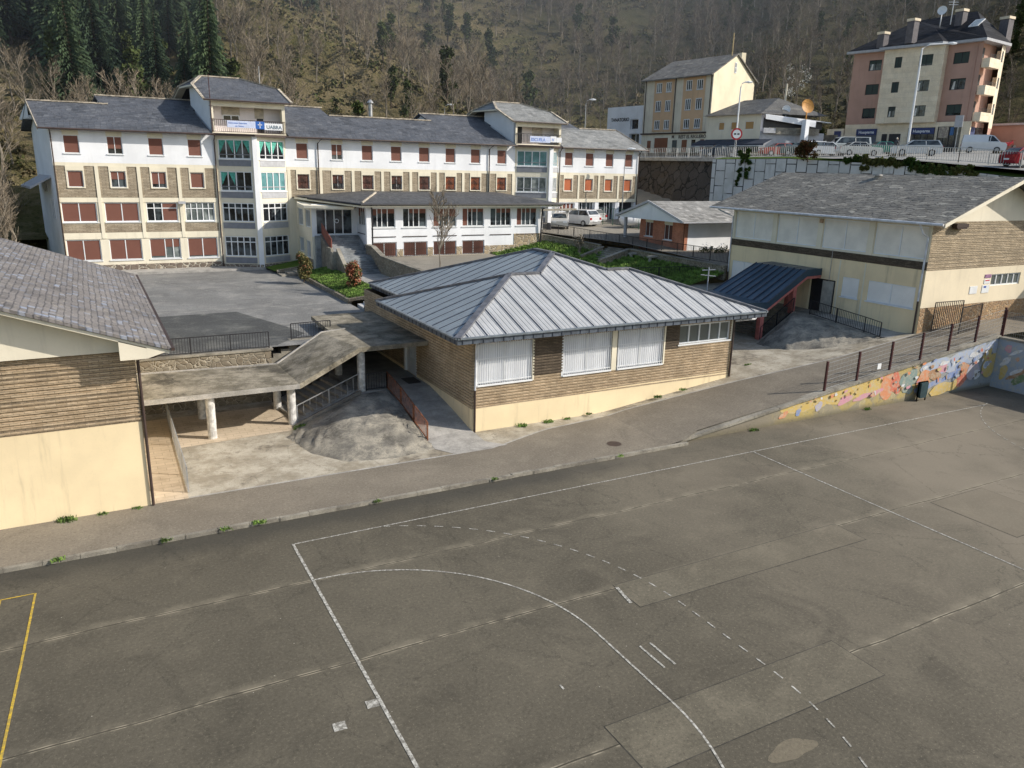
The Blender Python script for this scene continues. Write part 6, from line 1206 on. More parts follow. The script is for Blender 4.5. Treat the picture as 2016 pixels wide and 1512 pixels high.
b=MB(); b.fbox(F2_,.4,L2*.45,14.6,17.9,-.5,-.4); b.fbox(F2_,L2*.55,L2*.95,14.6,17.9,-.5,-.4); b.build('shop_window',m_shopg,H5); b=MB(); b.fbox(F2_,.4,L2*.45,17.0,17.9,-.4,-.3); b.build('shop_sign',m_navy,H5); 
b=MB(); b.poly([(PF.x,PF.y,14),(PF.x+1,PF.y+14,14),(PF.x+1,PF.y+14,TOP),(PF.x,PF.y,TOP)]); b.poly([(PF.x+1,PF.y+14,14),(PA.x,PA.y,14),(PA.x,PA.y,TOP),(PF.x+1,PF.y+14,TOP)]); b.build('rear_wall',m_pink,H5)
b=MB(); zt_=TOP+.05; oh=.7
ea=Vector((PA.x-oh,PA.y+oh,zt_)); eb=Vector((PB.x-oh,PB.y,zt_)); eb2=Vector((PB.x-oh-.9,PB.y+.2,zt_)); ec2=Vector((PC.x-oh-.9,PC.y-.2,zt_)); ec=Vector((PC.x-oh,PC.y-.3,zt_)); ed=Vector((PD.x-oh,PD.y-oh,zt_)); ee=Vector((PE.x+.9,PE.y-.6,zt_)); ef=Vector((PF.x+oh,PF.y,zt_)); eg=Vector((PF.x+1,PF.y+14.5,zt_))
rA=Vector((97.0,51.5,32.1)); rB=Vector((97.0,43.2,32.1)); rC=Vector((93.6,46.3,30.2))
b.poly([ea,eb,rC,rA]); b.poly([eb2,ec2,rC]); b.poly([eb,eb2,rC]); b.poly([ec2,ec,rC]); b.poly([ec,ed,rB,rA,rC]); b.poly([ed,ee,rB]); b.poly([ee,ef,rB]); b.poly([ef,eg,rA,rB]); b.poly([eg,ea,rA])
b.build('roof',m_slateblack,H5)
b=MB(); lp=[ea,eb,eb2,ec2,ec,ed,ee,ef]
for p_,q_ in zip(lp,lp[1:]): b.poly([p_,p_-Vector((0,0,.3)),q_-Vector((0,0,.3)),q_][::-1])
b.poly([v-Vector((0,0,.3)) for v in lp+[eg]][::-1]); b.build('eaves',m_greypl,H5)
m_chim=plain('chimney_stone',(.14,.13,.14),.8)
for (px0,py0,px1,py1,dd) in ((378,268,455,340,101),(620,160,700,300,97),(1025,80,1105,160,97),(1385,145,1475,320,96)):
    a=AT(za(px0,py1),dd); c_=AT(za(px1,py0),dd); w_=(c_-a).length*.3; b=MB(); cx_,cy_=(a.x+c_.x)/2,(a.y+c_.y)/2; wd=abs((px1-px0)/4.2*dd/FP)*.40
    b.box((cx_-wd,cy_-wd,a.z-.8),(cx_+wd,cy_+wd,c_.z-.3)); o=b.build('chimney',m_chim,H5); b=MB(); b.box((cx_-wd-.08,cy_-wd-.08,c_.z-.3),(cx_+wd+.08,cy_+wd+.08,c_.z)); b.build('chimney_cap',m_trav,o)
b=MB(); cN=Vector(( (ed+rB)/2 )); sk0=AT(za(1065,220),94.5); 
nrm=(ec-ed).cross(rB-ed).normalized(); nrm=-nrm if nrm.z<0 else nrm; uu_=(ed-ec).normalized(); vv_=nrm.cross(uu_); base=ec.lerp(ed,.62)+ (rB-ed)*.45+nrm*.06; 
b.prism([base,base+uu_*1.2,base+uu_*1.2+vv_*1.7*(1 if vv_.z>0 else -1),base+vv_*1.7*(1 if vv_.z>0 else -1)],.1); o=b.build('skylight',m_frame,H5); b=MB(); s_1=1 if vv_.z>0 else -1; b.poly([base+nrm*.02+uu_*.12+vv_*.12*s_1,base+nrm*.02+uu_*1.08+vv_*.12*s_1,base+nrm*.02+uu_*1.08+vv_*1.58*s_1,base+nrm*.02+uu_*.12+vv_*1.58*s_1]); b.build('pane',plain('sky_glass',(.35,.4,.42),.15),o)
c0=AT(za(903,85),98); dish('satellite_dish',c0,.55,(-.9,-.4,.2),m_frame,'white satellite dish on the apartment roof',(c0.x,c0.y,c0.z-2.0))
b=MB(); c0=AT(za(993,60),98); b.tube([(c0.x,c0.y,c0.z-2.5),(c0.x,c0.y,c0.z+1.6)],.06,6); 
for k in range(4): b.bar((c0.x-.5,c0.y+.3,c0.z+.3+k*.3),(c0.x+.5,c0.y-.3,c0.z+.3+k*.3),.05)
b.build('antenna_mast',m_frame,label='white television aerial between the chimneys of the apartment block',cat='antenna')
# low garage house at right edge
b=MB(); a=Vector((103,39.5,14)); b.box((103,36,13.8),(112,50,18.6)); b.build('side_annex',m_pink,H5); b=MB(); b.box((102.6,35.6,18.6),(112,50,18.85)); b.build('side_annex_roof',m_greypl,H5)
# terrace wall between bar and block
b=MB(); b.box((80.5,50.2,13.8),(80.9,56,16.2)); b.box((84.6,52,13.8),(85.0,58,17.0)); b.box((80.9,55.5,13.8),(87,56,16.6)); b.build('breeze_block_wall',m_conc,label='grey concrete yard wall in shade between the bar and the apartments',cat='wall')
# ---- lamps and signs
def lamp(base,h,label,arm=1.0,adir=(1,-.2),m=m_galv,r=.07):
    t_=empty('street_lamp',base,0,label,'street lamp'); b_=Vector(base); a=Vector((adir[0],adir[1],0)).normalized(); b=MB(); 
    pts=[b_,b_+Vector((0,0,h*.8)),b_+Vector((0,0,h-.55)),b_+a*.25*arm+Vector((0,0,h-.15)),b_+a*arm+Vector((0,0,h))]; b.tube(pts,[r*1.3,r,r*.8,r*.7,r*.6],8); b.build('pole',m,t_)
    b=MB(); e=b_+a*arm+Vector((0,0,h)); b.tube([e-a*.1,e+a*.35,e+a*.75],[.05,.14,.08],8); b.build('lamp_head',m_frame,t_); return t_
B_=AT(za(600,1310),80); T_=AT(za(780,395),80); lamp((B_.x,B_.y,12.9),T_.z-12.9+.0,'tall curved white street lamp in front of the apartment block',2.6,(RR.x,RR.y),m_frame,.10)
B_=AT(zw(1170,890),90); T_=AT(zw(1222,345),90); lamp((B_.x,B_.y,13.2),T_.z-13.0,'white street lamp in front of the bar awnings',.5,(RR.x,RR.y),m_frame,.08)
for (p0,h,dd,lab) in (((1154,196),4.5,98,'white street lamp behind the right end of the main school roof'),((875,206),3.5,105,'short street lamp behind the middle roof of the main school'),((636,206),3.0,108,'small street lamp just right of the left tower')):
    T_=AT(p0,dd); lamp((T_.x,T_.y,T_.z-7),7,lab,.5,(RR.x,RR.y),m_galv,.06)
B_=AT(zw(168,1120),88); b=AT(zw(178,1035),68); lamp((46.2,46.4,6.4),b.z-4.6,'small floodlight pole in front of the right wing of the main school',.3,(RR.x,RR.y),m_galv,.04)
B_=onz((1115,457),5.5); b=MB(); 
SG=empty('road_sign',(0,0,0),0,'round red-bordered no-overtaking road sign on a grey post','road sign'); c0=AT(zw(1184,762),84); b=MB(); b.tube([(c0.x,c0.y,12.9),(c0.x,c0.y,c0.z+.3)],.05,8); b.build('post',m_galv,SG)
nv=-FW; nv.z=0; nv.normalize(); sx=nv.cross(Vector((0,0,1))); 
def disc(r,d,m,nm,par): 
    b=MB(); b.poly([c0+nv*d+(sx*math.cos(6.2832*j/28)+Vector((0,0,1))*math.sin(6.2832*j/28))*r for j in range(28)]); return b.build(nm,m,par)
o=disc(.62,.07,plain('sign_red_border',(.45,.02,.03)),'sign_border',SG); disc(.45,.075,m_frame,'sign_face',SG)

for s_0 in (-1,1): b.hexa([c0+nv*.078+sx*(s_0*.18+dx)+Vector((0,0,dz)) for dz in (-.08,.08) for dx,_ in ((-.12,0),(.12,0),(.12,0),(-.12,0))])
b.build('sign_symbol',m_dark,SG)
B_=AT(za(1000,1260),84); TS=empty('traffic_sign',(B_.x,B_.y,13.6),0,'back of a white square sign on a post before the shop windows','road sign'); b=MB(); b.tube([(B_.x,B_.y,13.2),(B_.x,B_.y,B_.z+3.8)],.05,6); b.build('post',m_galv,TS); b=MB(); b.box((B_.x-.05,B_.y-.45,B_.z+2.6),(B_.x,B_.y+.45,B_.z+3.8)); b.build('sign_plate',m_greypl,TS)

# Portico with pole at parking
PO=empty('gate_portico',(37.5,44,5.8),0,'pale concrete gate portico with twin posts in front of the parked cars','gate'); q0=onz((1115,459),5.6); 
b=MB(); b.tube([(q0.x,q0.y,5.4),(q0.x,q0.y,7.9)],.18,10); b.build('post',m_cols,PO)
b=MB(); b.box((33.8,42.6,5.4),(34.1,42.9,7.9)); b.build('post',m_cols,PO); b=MB(); b.bar((33.2,42.6,7.95),(q0.x+.9,q0.y,7.95),.5,.16); b.build('beam',m_conc,PO)
b=MB(); q0=onz((1080,458),5.8); b.tube([(q0.x,q0.y,5.75),(q0.x,q0.y,6.6),(q0.x,q0.y,6.75)],[.28,.25,.1],10); b.build('litter_bin',m_dark,label='round black litter bin at the corner of the annex by the parking',cat='litter bin')
# white gas tank behind the pavilion
GT=empty('gas_tank',(45,43.8,6.2),0,'white horizontal gas tank beside the small pavilion','tank'); b=MB(); b.tube([(43.2,42.4,6.9),(43.5,42.4,7.0),(46.2,42.4,7.0),(46.5,42.4,6.9)],[.3,.62,.62,.3],14); b.smooth=True; b.build('body',m_frame,GT); b=MB(); b.box((43.7,42.2,5.9),(43.9,42.6,6.6)); b.box((45.8,42.2,5.9),(46.0,42.6,6.6)); islands(b,'support',m_galv,GT)
railing('green_fence',[(42.8,45.0,6.3),(44.6,44.0,6.2),(44.8,41.5,6.0)],1.7,'tall green wire fence around the gas tank',m=plain('fence_green',(.03,.10,.06)),sp=.25,w=.012,post=1.2)
b=MB(); q0=onz((1232,440),6.0); b.box((q0.x-.3,q0.y-.2,6.05),(q0.x+.3,q0.y+.2,7.0)); b.build('utility_cabinet',m_bw,label='small white utility cabinet standing on the parking asphalt',cat='cabinet')
# ---- cars
def car(kind, col, label, loc, rz, group='cars'):
    root=empty('parked_car' if kind!='van' else 'parked_van',(0,0,0),0,label,'van' if kind in('van','minibus') else 'car',group)
    P={ # profile: x, z pairs of body (length), greenhouse
     'hatch':dict(L=4.0,W=1.7,body=[(-2.0,.35),(-2.0,.75),(-1.9,.92),(-.9,.98),(1.7,.98),(1.95,.9),(2.0,.45),(1.95,.3)],gh=[(-1.05,.95),(-.35,1.42),(1.2,1.45),(1.85,.97)]),
     'sedan':dict(L=4.4,W=1.72,body=[(-2.2,.35),(-2.2,.7),(-2.05,.85),(-1.0,.93),(1.3,.93),(2.1,.92),(2.2,.85),(2.2,.4),(2.15,.3)],gh=[(-1.05,.9),(-.45,1.38),(.85,1.38),(1.55,.93)]),
     'wagon':dict(L=4.4,W=1.75,body=[(-2.2,.35),(-2.2,.75),(-2.05,.9),(-1.0,.98),(1.9,1.0),(2.15,.95),(2.2,.45),(2.15,.3)],gh=[(-1.1,.95),(-.45,1.45),(1.8,1.46),(2.12,.98)]),
     'suv':dict(L=4.4,W=1.82,body=[(-2.2,.4),(-2.2,.9),(-2.05,1.02),(-1.1,1.08),(1.9,1.1),(2.15,1.0),(2.2,.55),(2.1,.38)],gh=[(-1.15,1.05),(-.5,1.6),(1.55,1.62),(2.05,1.08)]),
     'van':dict(L=4.3,W=1.8,body=[(-2.1,.4),(-2.12,.85),(-1.95,1.05),(-1.35,1.12),(2.05,1.12),(2.12,.9),(2.12,.4)],gh=[(-1.5,1.1),(-.85,1.75),(-.4,1.85),(2.0,1.85),(2.1,1.1)]),
     'minibus':dict(L=4.8,W=1.9,body=[(-2.4,.4),(-2.42,.9),(-2.25,1.15),(-1.9,1.2),(2.35,1.2),(2.4,.9),(2.4,.4)],gh=[(-1.95,1.18),(-1.3,1.9),(-.9,1.98),(2.25,1.98),(2.36,1.18)])}[kind]
    m=plain('car_paint_'+label.split()[0]+str(len(bpy.data.materials)),col,.25,.1,var=.03,obj=True); W=P['W']/2
    def ext(prof,w0,w1,z0,z1,b):
        n=len(prof); 
        def yw(z): f=clamp((z-z0)/(z1-z0),0,1); return w0+(w1-w0)*f
        A=[(x,-yw(z),z) for x,z in prof]; B=[(x,yw(z),z) for x,z in prof]
        b.poly(A[::-1]); b.poly(B)
        for i in range(n): j=(i+1)%n; b.poly([A[i],A[j],B[j],B[i]])
    b=MB(); ext(P['body']+[(P['body'][-1][0]-.1,.22),(P['body'][0][0]+.1,.22)],W*.95,W,.2,.6,b); zb_=P['gh'][0][1]; zt_=max(z for _,z in P['gh']); ext(P['gh'],W*.95,W*.78,zb_,zt_,b)
    o=b.build('body',m,root,world=False); bv=o.modifiers.new('b','BEVEL'); bv.width=.05; bv.segments=2
    g=MB(); gh=P['gh']; 
    def ins(prof,f): cx_=sum(x for x,_ in prof)/len(prof); cz=sum(z for _,z in prof)/len(prof); return [(cx_+(x-cx_)*f,cz+(z-cz)*(f-.06)) for x,z in prof]
    I=ins(gh,.9)
    def yw(z): return W*.95+(W*.78-W*.95)*clamp((z-zb_)/(zt_-zb_),0,1)+.012
    if kind=='van': I=[(x,z) for x,z in I if x<0]+[(-.35,1.75),(-.35,1.18)]; I=[I[0],I[1],(-.35,1.72),(-.35,1.18)]
    g.poly([(x,-yw(z),z) for x,z in I][::-1]); g.poly([(x,yw(z),z) for x,z in I])
    (x0,z0),(x1,z1)=gh[0],gh[1]; nx=(z1-z0); nz=-(x1-x0); ln=math.hypot(nx,nz); ox,oz=-nx/ln*.012,-nz/ln*.012
    a=.12; g.poly([(x0+(x1-x0)*a+ox,-W*.82,z0+(z1-z0)*a+oz),(x0+(x1-x0)*.9+ox,-W*.7,z0+(z1-z0)*.9+oz),(x0+(x1-x0)*.9+ox,W*.7,z0+(z1-z0)*.9+oz),(x0+(x1-x0)*a+ox,W*.82,z0+(z1-z0)*a+oz)])
    (x0,z0),(x1,z1)=gh[-1],gh[-2]
    if kind!='van': g.poly([(x0+(x1-x0)*.2+.02,W*.8,z0+(z1-z0)*.2+.02),(x0+(x1-x0)*.85+.02,W*.68,z0+(z1-z0)*.85+.02),(x0+(x1-x0)*.85+.02,-W*.68,z0+(z1-z0)*.85+.02),(x0+(x1-x0)*.2+.02,-W*.8,z0+(z1-z0)*.2+.02)])
    g.build('windows',m_glass,root,world=False)
    b=MB()
    for s_0 in (-1,1):
        for x in ((I[1][0]+I[-2][0])/2,): b.bar((x,s_0*(yw(zt_-.1)+.005),zt_-.12),(x+.05,s_0*(yw(zb_+.05)+.005),zb_+.03),.05)
    islands(b,'pillar',m,root,world=False)
    wb=P['L']*.29
    for x in (-wb,wb+.02):
        for s_0 in (-1,1):
            b=MB(); b.tube([(x,s_0*(W-.16),.31),(x,s_0*(W+.02),.31)],.31,16); w_=b.build('wheel',m_black,root,world=False); b=MB(); b.tube([(x,s_0*(W-.0),.31),(x,s_0*(W+.028),.31)],.19,12); b.build('rim',m_galv,w_,world=False)
    x_=P['body'][0][0]
    for s_0 in (-1,1):
        b=MB(); b.box((x_-.02,s_0*W*.62-.2,.62),(x_+.12,s_0*W*.62+.2,.78)); b.build('headlight',m_frame,root,world=False)
        xr_=P['body'][-1][0]; b=MB(); b.box((xr_-.1,s_0*W*.8-.12,.68),(max(x for x,_ in P['body'])+.015,s_0*W*.8+.12,.9)); b.build('taillight',m_tail,root,world=False)
    b=MB(); b.box((max(x for x,_ in P['body'])-.02,-.26,.5),(max(x for x,_ in P['body'])+.02,.26,.62)); b.build('number_plate',m_frame,root,world=False)
    root.location=loc; root.rotation_euler=(0,0,rz); return root
m_tail=plain('tail_light_red',(.35,.01,.01),.3)
g1='cars parked in front of the right wing'
q=onz((1110,449),6.15); car('hatch',(.62,.61,.57),'cream hatchback nearest the gate portico, side on',(q.x,q.y+.8,6.12),math.radians(-62+180-60),g1)
q=onz((1148,445),6.2); car('suv',(.68,.69,.70),'white suv in the middle of the three parked cars',(q.x+.2,q.y+1.0,6.2),math.radians(-75+0),g1)
q=onz((1169,440),6.25); car('hatch',(.45,.45,.44),'silver hatchback, farthest of the three cars by the school arcade',(q.x+.3,q.y+1.6,6.25),math.radians(-75),g1)
zr=lambda x,y:(1400+x/3.2727,240+y/3.2727)
g2='cars parked along the upper street'
def scar(kind,col,label,cx_,cy_,dd,yaw):
    p_=AT(zr(cx_,cy_),dd); car(kind,col,label,(p_.x,p_.y,zst(p_.x,p_.y)+.02),yaw,g2)
al=math.atan2(RR.y,RR.x)
scar('hatch',(.42,.09,.07),'faded red hatchback outside the bar awnings',430,190,90,al+.1)
scar('wagon',(.10,.14,.14),'dark green grey car just right of the red hatchback',550,190,90,al)
scar('suv',(.55,.57,.58),'white suv parked in the row behind the dark shrub',640,180,94,al+.3)
scar('wagon',(.58,.62,.66),'pale blue estate car beside the dark shrub on the wall',735,205,86,al+math.pi+.15)
scar('minibus',(.66,.67,.65),'white minibus with dark side windows behind the other cars',880,175,92,al)
scar('sedan',(.66,.66,.63),'white saloon car with long bonnet near the railing',945,215,82,al+math.pi)
scar('sedan',(.02,.22,.17),'bright green saloon car before the apartment entrance',1090,195,90,al)
scar('wagon',(.62,.64,.66),'white estate car seen from behind below the curved street lamp',1310,245,75,al-.35)
scar('van',(.68,.70,.73),'white delivery van parked on the slope before the blue shop',1745,200,84,al+math.pi-.45)
scar('hatch',(.30,.02,.03),'dark red car cut off at the right edge behind the railing',2025,320,62,al+math.pi+.2)
scar('sedan',(.05,.07,.10),'dark blue car under the awnings of the bar',50,195,92,al)
scar('wagon',(.16,.18,.2),'dark grey estate in shade before the shop window',1330,190,89,al+.2)
# motorbikes
MO=empty('motorbike',(0,0,0),0,'small red motorbike parked behind the short handrail','motorbike'); p_=AT(zr(1905,195),84); b=MB(); zz=zst(p_.x,p_.y)+.0; 
for dx in (-.65,.65):
    c_=Vector((p_.x,p_.y,zz+.5))+Vector((RR.x,RR.y,0))*dx; w_=MB(); w_.tube([c_+Vector((0,.06,0)),c_-Vector((0,.06,0))],.32,14); w_.build('wheel',m_black,MO)
c_=Vector((p_.x,p_.y,zz+.5)); r3=Vector((RR.x,RR.y,0)); b.tube([c_-r3*.6+Vector((0,0,.45)),c_+Vector((0,0,.35)),c_+r3*.45+Vector((0,0,.6))],[.08,.22,.15],8); b.bar(c_+r3*.65,c_+r3*.4+Vector((0,0,.75)),.07); b.bar(c_+r3*.4+Vector((0,.3,.78)),c_+r3*.4+Vector((0,-.3,.78)),.04); b.build('body',plain('motorbike_red',(.45,.02,.02),.3),MO)
# person on the pavement
PE_=empty('person',(0,0,0),0,'person in a dark jacket with pale hair walking behind the railing by the curved lamp','person'); p_=AT(zr(1185,205),79); 
def skin(verts,edges,rad,name,m,parent,sub=1):
    me=bpy.data.meshes.new(name); me.from_pydata(verts,edges,[]); me.materials.append(m); o=bpy.data.objects.new(name,me); COL.objects.link(o); o.parent=parent
    md=o.modifiers.new('s','SKIN'); 
    for i,r in enumerate(rad): me.skin_vertices[0].data[i].radius=(r,r) if False else (r,r)
    me.skin_vertices[0].data[0].use_root=True; o.modifiers.new('ss','SUBSURF').levels=sub; o.modifiers['ss'].render_levels=sub; return o
def person(loc,rz,jacket,trs,hair):
    V=[(0,0,.95),(0,0,1.15),(0,0,1.38),(0,0,1.5),(0,.01,1.62),(0,0,1.72),(-.1,0,.9),(-.12,.12,.5),(-.12,.02,.08),(-.12,.14,.04),(.1,0,.9),(.12,-.14,.5),(.12,-.3,.1),(.12,-.18,.04),(-.18,0,1.4),(-.25,-.08,1.12),(-.23,.08,.9),(-.22,.14,.82),(.18,0,1.4),(.25,.06,1.12),(.23,.2,.92),(.22,.25,.84)]
    E_=[(0,1),(1,2),(2,3),(3,4),(4,5),(0,6),(6,7),(7,8),(8,9),(0,10),(10,11),(11,12),(12,13),(2,14),(14,15),(15,16),(16,17),(2,18),(18,19),(19,20),(20,21)]
    R_=[.14,.14,.15,.06,.09,.07,.1,.07,.05,.05,.1,.07,.05,.05,.07,.05,.04,.035,.07,.05,.04,.035]
    o=skin(V,E_,R_,'body',jacket,PE_); h=MB(); h.tube([(0,-.03,1.6),(0,-.02,1.7),(0,0,1.78)],[.095,.1,.04],10); h.build('hair',hair,PE_,world=False)
    f=MB(); f.tube([(0,.05,1.56),(0,.07,1.63),(0,.06,1.69)],[.05,.065,.05],8); f.build('face',plain('skin_tone',(.5,.3,.22),.6),PE_,world=False)
    PE_.location=loc; PE_.rotation_euler=(0,0,rz)
person((p_.x,p_.y,zst(p_.x,p_.y)+.02),al-1.2,plain('dark_jacket',(.06,.06,.07)),None,plain('pale_hair',(.55,.5,.42)))
# ================================================================== HILLSIDE
POL=np.array([(-400,62),(-30,62),(50,68),(58,90),(66,98),(82,92),(88,68),(106,62),(116,44),(122,20),(150,-20),(300,-120)],float); PZ=np.array([5,7,12.5,14,14.5,14.8,14.8,15,15,14.5,12,10],float)
def vnoise(x,y,s,seed):
    r=np.random.default_rng(seed); G=r.random((128,128)); x=x/s; y=y/s; xi=np.floor(x).astype(int); yi=np.floor(y).astype(int); fx=x-xi; fy=y-yi; fx=fx*fx*(3-2*fx); fy=fy*fy*(3-2*fy)
    g=lambda a,b_: G[a%128,b_%128]
    return (g(xi,yi)*(1-fx)+g(xi+1,yi)*fx)*(1-fy)+(g(xi,yi+1)*(1-fx)+g(xi+1,yi+1)*fx)*fy
def hill(x,y):
    x=np.asarray(x,float); y=np.asarray(y,float); best=np.full(x.shape,1e9); bz=np.zeros(x.shape); sg=np.zeros(x.shape)
    for i in range(len(POL)-1):
        a,c_=POL[i],POL[i+1]; ab=c_-a; t=np.clip(((x-a[0])*ab[0]+(y-a[1])*ab[1])/(ab@ab),0,1); qx=a[0]+ab[0]*t; qy=a[1]+ab[1]*t; d=np.hypot(x-qx,y-qy); cr=ab[0]*(y-a[1])-ab[1]*(x-a[0])
        m=d<best; best=np.where(m,d,best); bz=np.where(m,PZ[i]+(PZ[i+1]-PZ[i])*t,bz)
    # side test: even-odd against the front polygon
    PP=np.vstack([POL,[(300,-400),(-400,-400)]]); ins=np.zeros(x.shape,bool); j=len(PP)-1
    for i in range(len(PP)):
        xi,yi=PP[i]; xj,yj=PP[j]; c_=((yi>y)!=(yj>y))&(x<(xj-xi)*(y-yi)/((yj-yi) or 1e-9)+xi); ins^=c_; j=i
    d=np.where(ins,-best,best)
    left=np.clip((x-(-40))/120,0,1); slope=.46+.10*left
    up=bz+slope*np.maximum(d,0)*(1+.15*(vnoise(x,y,35,3)-.5))+ (vnoise(x,y,14,5)-.5)*3.0*np.clip(d/20,0,1)
    dn=np.maximum(bz+.8*d,2.0)
    z=np.where(d>0,up,dn); k=np.clip(d/25,0,1)*np.clip((140-d)/40,0,1); z=z+.9*k*(((z/4.2)%1.0)**3-.3)
    return z,d
nx,ny=200,150; gx=np.linspace(-150,420,nx); gy=np.concatenate([np.linspace(-130,50,25)[:-1],np.linspace(50,400,ny-24)]); GX,GY=np.meshgrid(gx,gy); GZ,GD=hill(GX,GY)
vs_=np.stack([GX,GY,GZ],-1).reshape(-1,3); fs=[]; 
for j in range(len(gy)-1):
    for i in range(nx-1):
        if GD[j,i]>-9 and GD[j+1,i+1]>-9 and GD[j,i+1]>-9 and GD[j+1,i]>-9: a=j*nx+i; fs.append((a,a+1,a+nx+1,a+nx))
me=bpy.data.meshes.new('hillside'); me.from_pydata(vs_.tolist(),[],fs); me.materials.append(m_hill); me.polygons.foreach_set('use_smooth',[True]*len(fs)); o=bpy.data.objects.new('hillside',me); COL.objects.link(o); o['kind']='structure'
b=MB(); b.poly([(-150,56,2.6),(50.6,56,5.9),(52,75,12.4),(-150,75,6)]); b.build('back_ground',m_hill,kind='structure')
b=MB(); b.poly([(-150,10,2.7),(-6.6,10,2.7),(-6.6,75,2.75),(-150,75,2.75)]); b.build('side_ground',m_grass,kind='structure')
# ------------------------------------------------------------------ plant builders (numpy)
def quads(name,P,A,B,m,parent=None,world=True,**k):
    """P centre, A,B half-edge vectors, arrays (n,3)"""
    n=len(P); V=np.stack([P-A-B,P+A-B,P+A+B,P-A+B],1).reshape(-1,3); me=bpy.data.meshes.new(name); me.vertices.add(4*n); me.vertices.foreach_set('co',V.ravel()); me.loops.add(4*n); me.loops.foreach_set('vertex_index',np.arange(4*n)); me.polygons.add(n); me.polygons.foreach_set('loop_start',np.arange(n)*4); me.materials.append(m); me.update(calc_edges=True); me.validate()
    o=bpy.data.objects.new(name,me); COL.objects.link(o)
    if parent:
        o.parent=parent
        if world: o.matrix_parent_inverse=wm(parent).inverted()
    return tag(o,**k)
def unit(n,r): v=r.normal(size=(n,3)); return v/np.linalg.norm(v,axis=1)[:,None]
def leaves(name,C,R,n,size,m,parent=None,seed=0,shell=.55,world=True,**k):
    """leaf quads filling ellipsoids: C (k,3) centres, R (k,3) radii, n per ellipsoid"""
    r=np.random.default_rng(seed); C=np.repeat(np.asarray(C,float),n,0); R=np.repeat(np.asarray(R,float),n,0); u=unit(len(C),r); rad=(shell+(1-shell)*r.random(len(C)))[:,None]; P=C+u*R*rad
    a=unit(len(C),r); b_=np.cross(a,unit(len(C),r)); b_/=np.linalg.norm(b_,axis=1)[:,None]; s=(size*(.6+.8*r.random(len(C))))[:,None]
    return quads(name,P,a*s*.5,b_*s*.38,m,parent,world,**k)
def bare_proto(name,seed,h=9.0,spread=.42,nb=15,wide=1.0,twm=None,upr=.75,tr=1.0):
    r=random.Random(seed); root=empty(name,(0,0,0)); b=MB(); P=[]; A=[]; B=[]
    pts=[Vector((0,0,-.4))]; 
    for i in range(1,7): pts.append(Vector((r.uniform(-.22,.22)*i*.4,r.uniform(-.22,.22)*i*.4,h*.92*i/6)))
    b.tube(pts,[q_*tr for q_ in (.15,.13,.11,.085,.06,.04,.02)],5)
    def at(t): 
        f=t*6; i=min(5,int(f)); return pts[i].lerp(pts[i+1],f-i)
    for i in range(nb):
        t=.22+.72*i/nb+r.uniform(-.02,.02); o_=at(min(t,.97)); az=r.uniform(0,6.283); up=upr+r.uniform(-.2,.35); d=Vector((math.cos(az)*spread*1.4,math.sin(az)*spread*1.4,up)).normalized(); L=h*(.42-.28*t)*r.uniform(.8,1.25)*wide
        m1=o_+d*L*.5+Vector((r.uniform(-.2,.2),r.uniform(-.2,.2),.1)); e=m1+(d+Vector((0,0,.35))).normalized()*L*.5; b.tube([o_,m1,e],[.045,.03,.012],3,cap=False)
        for j in range(7):
            f=.25+.75*j/7; q=o_.lerp(m1,f*2) if f<.5 else m1.lerp(e,f*2-1); az2=r.uniform(0,6.283); d2=(d*.7+Vector((math.cos(az2),math.sin(az2),.35))*.75).normalized(); L2=L*.42*r.uniform(.6,1.2); e2=q+d2*L2; P.append((q+e2)/2); A.append(d2*L2/2); B.append(d2.cross(Vector((r.random()-.5,r.random()-.5,r.random()-.5))).normalized()*.018)
            for k in range(5):
                f2=.2+.8*k/5; q2=q.lerp(e2,f2); d3=(d2*.8+Vector((r.uniform(-1,1),r.uniform(-1,1),r.uniform(-.2,.9)))*.7).normalized(); L3=L2*r.uniform(.35,.7); P.append(q2+d3*L3/2); A.append(d3*L3/2); B.append(d3.cross(Vector((r.random()-.5,r.random()-.5,r.random()-.5))).normalized()*.013)
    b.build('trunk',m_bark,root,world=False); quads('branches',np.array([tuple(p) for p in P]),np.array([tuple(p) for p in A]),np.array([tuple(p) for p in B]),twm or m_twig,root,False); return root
def conifer_proto(name,seed,h=15.0,w=2.6):
    r=random.Random(seed); root=empty(name,(0,0,0)); b=MB(); b.tube([(0,0,-.5),(0,0,h*.5),(0,0,h*.97)],[.22,.14,.03],6); b.build('trunk',m_bark2,root,world=False); c_=MB(); nl=34
    for i in range(nl):
        t=i/(nl-1); z=h*(.10+.88*t); rad=w*(1-t)**.85*r.uniform(.8,1.1)+.12; nbr=max(5,int(15*(1-t*.6)))
        for j in range(nbr):
            az=6.283*j/nbr+r.uniform(-.3,.3); L=rad*r.uniform(.65,1.2); d=Vector((math.cos(az),math.sin(az),0)); s=Vector((-d.y,d.x,0)); dr=-.28*L; o_=Vector((0,0,z+.15))
            for k in range(4):
                f0=k/4; f1=(k+1.25)/4; p0=o_+d*L*f0+Vector((0,0,dr*f0*f0)); p1=o_+d*L*f1+Vector((0,0,dr*f1*f1)); wd=L*.17*(1.05-f0)+.05
                c_.poly([p0,p1+s*wd+Vector((0,0,-.18-.1*r.random())),p1+Vector((0,0,.10))]); c_.poly([p0,p1+Vector((0,0,.10)),p1-s*wd+Vector((0,0,-.18-.1*r.random()))])
    c_.poly([(0,-.06,h*.93),(0,.06,h*.93),(0,0,h*1.05)]); c_.build('crown',m_conif,root,world=False); return root
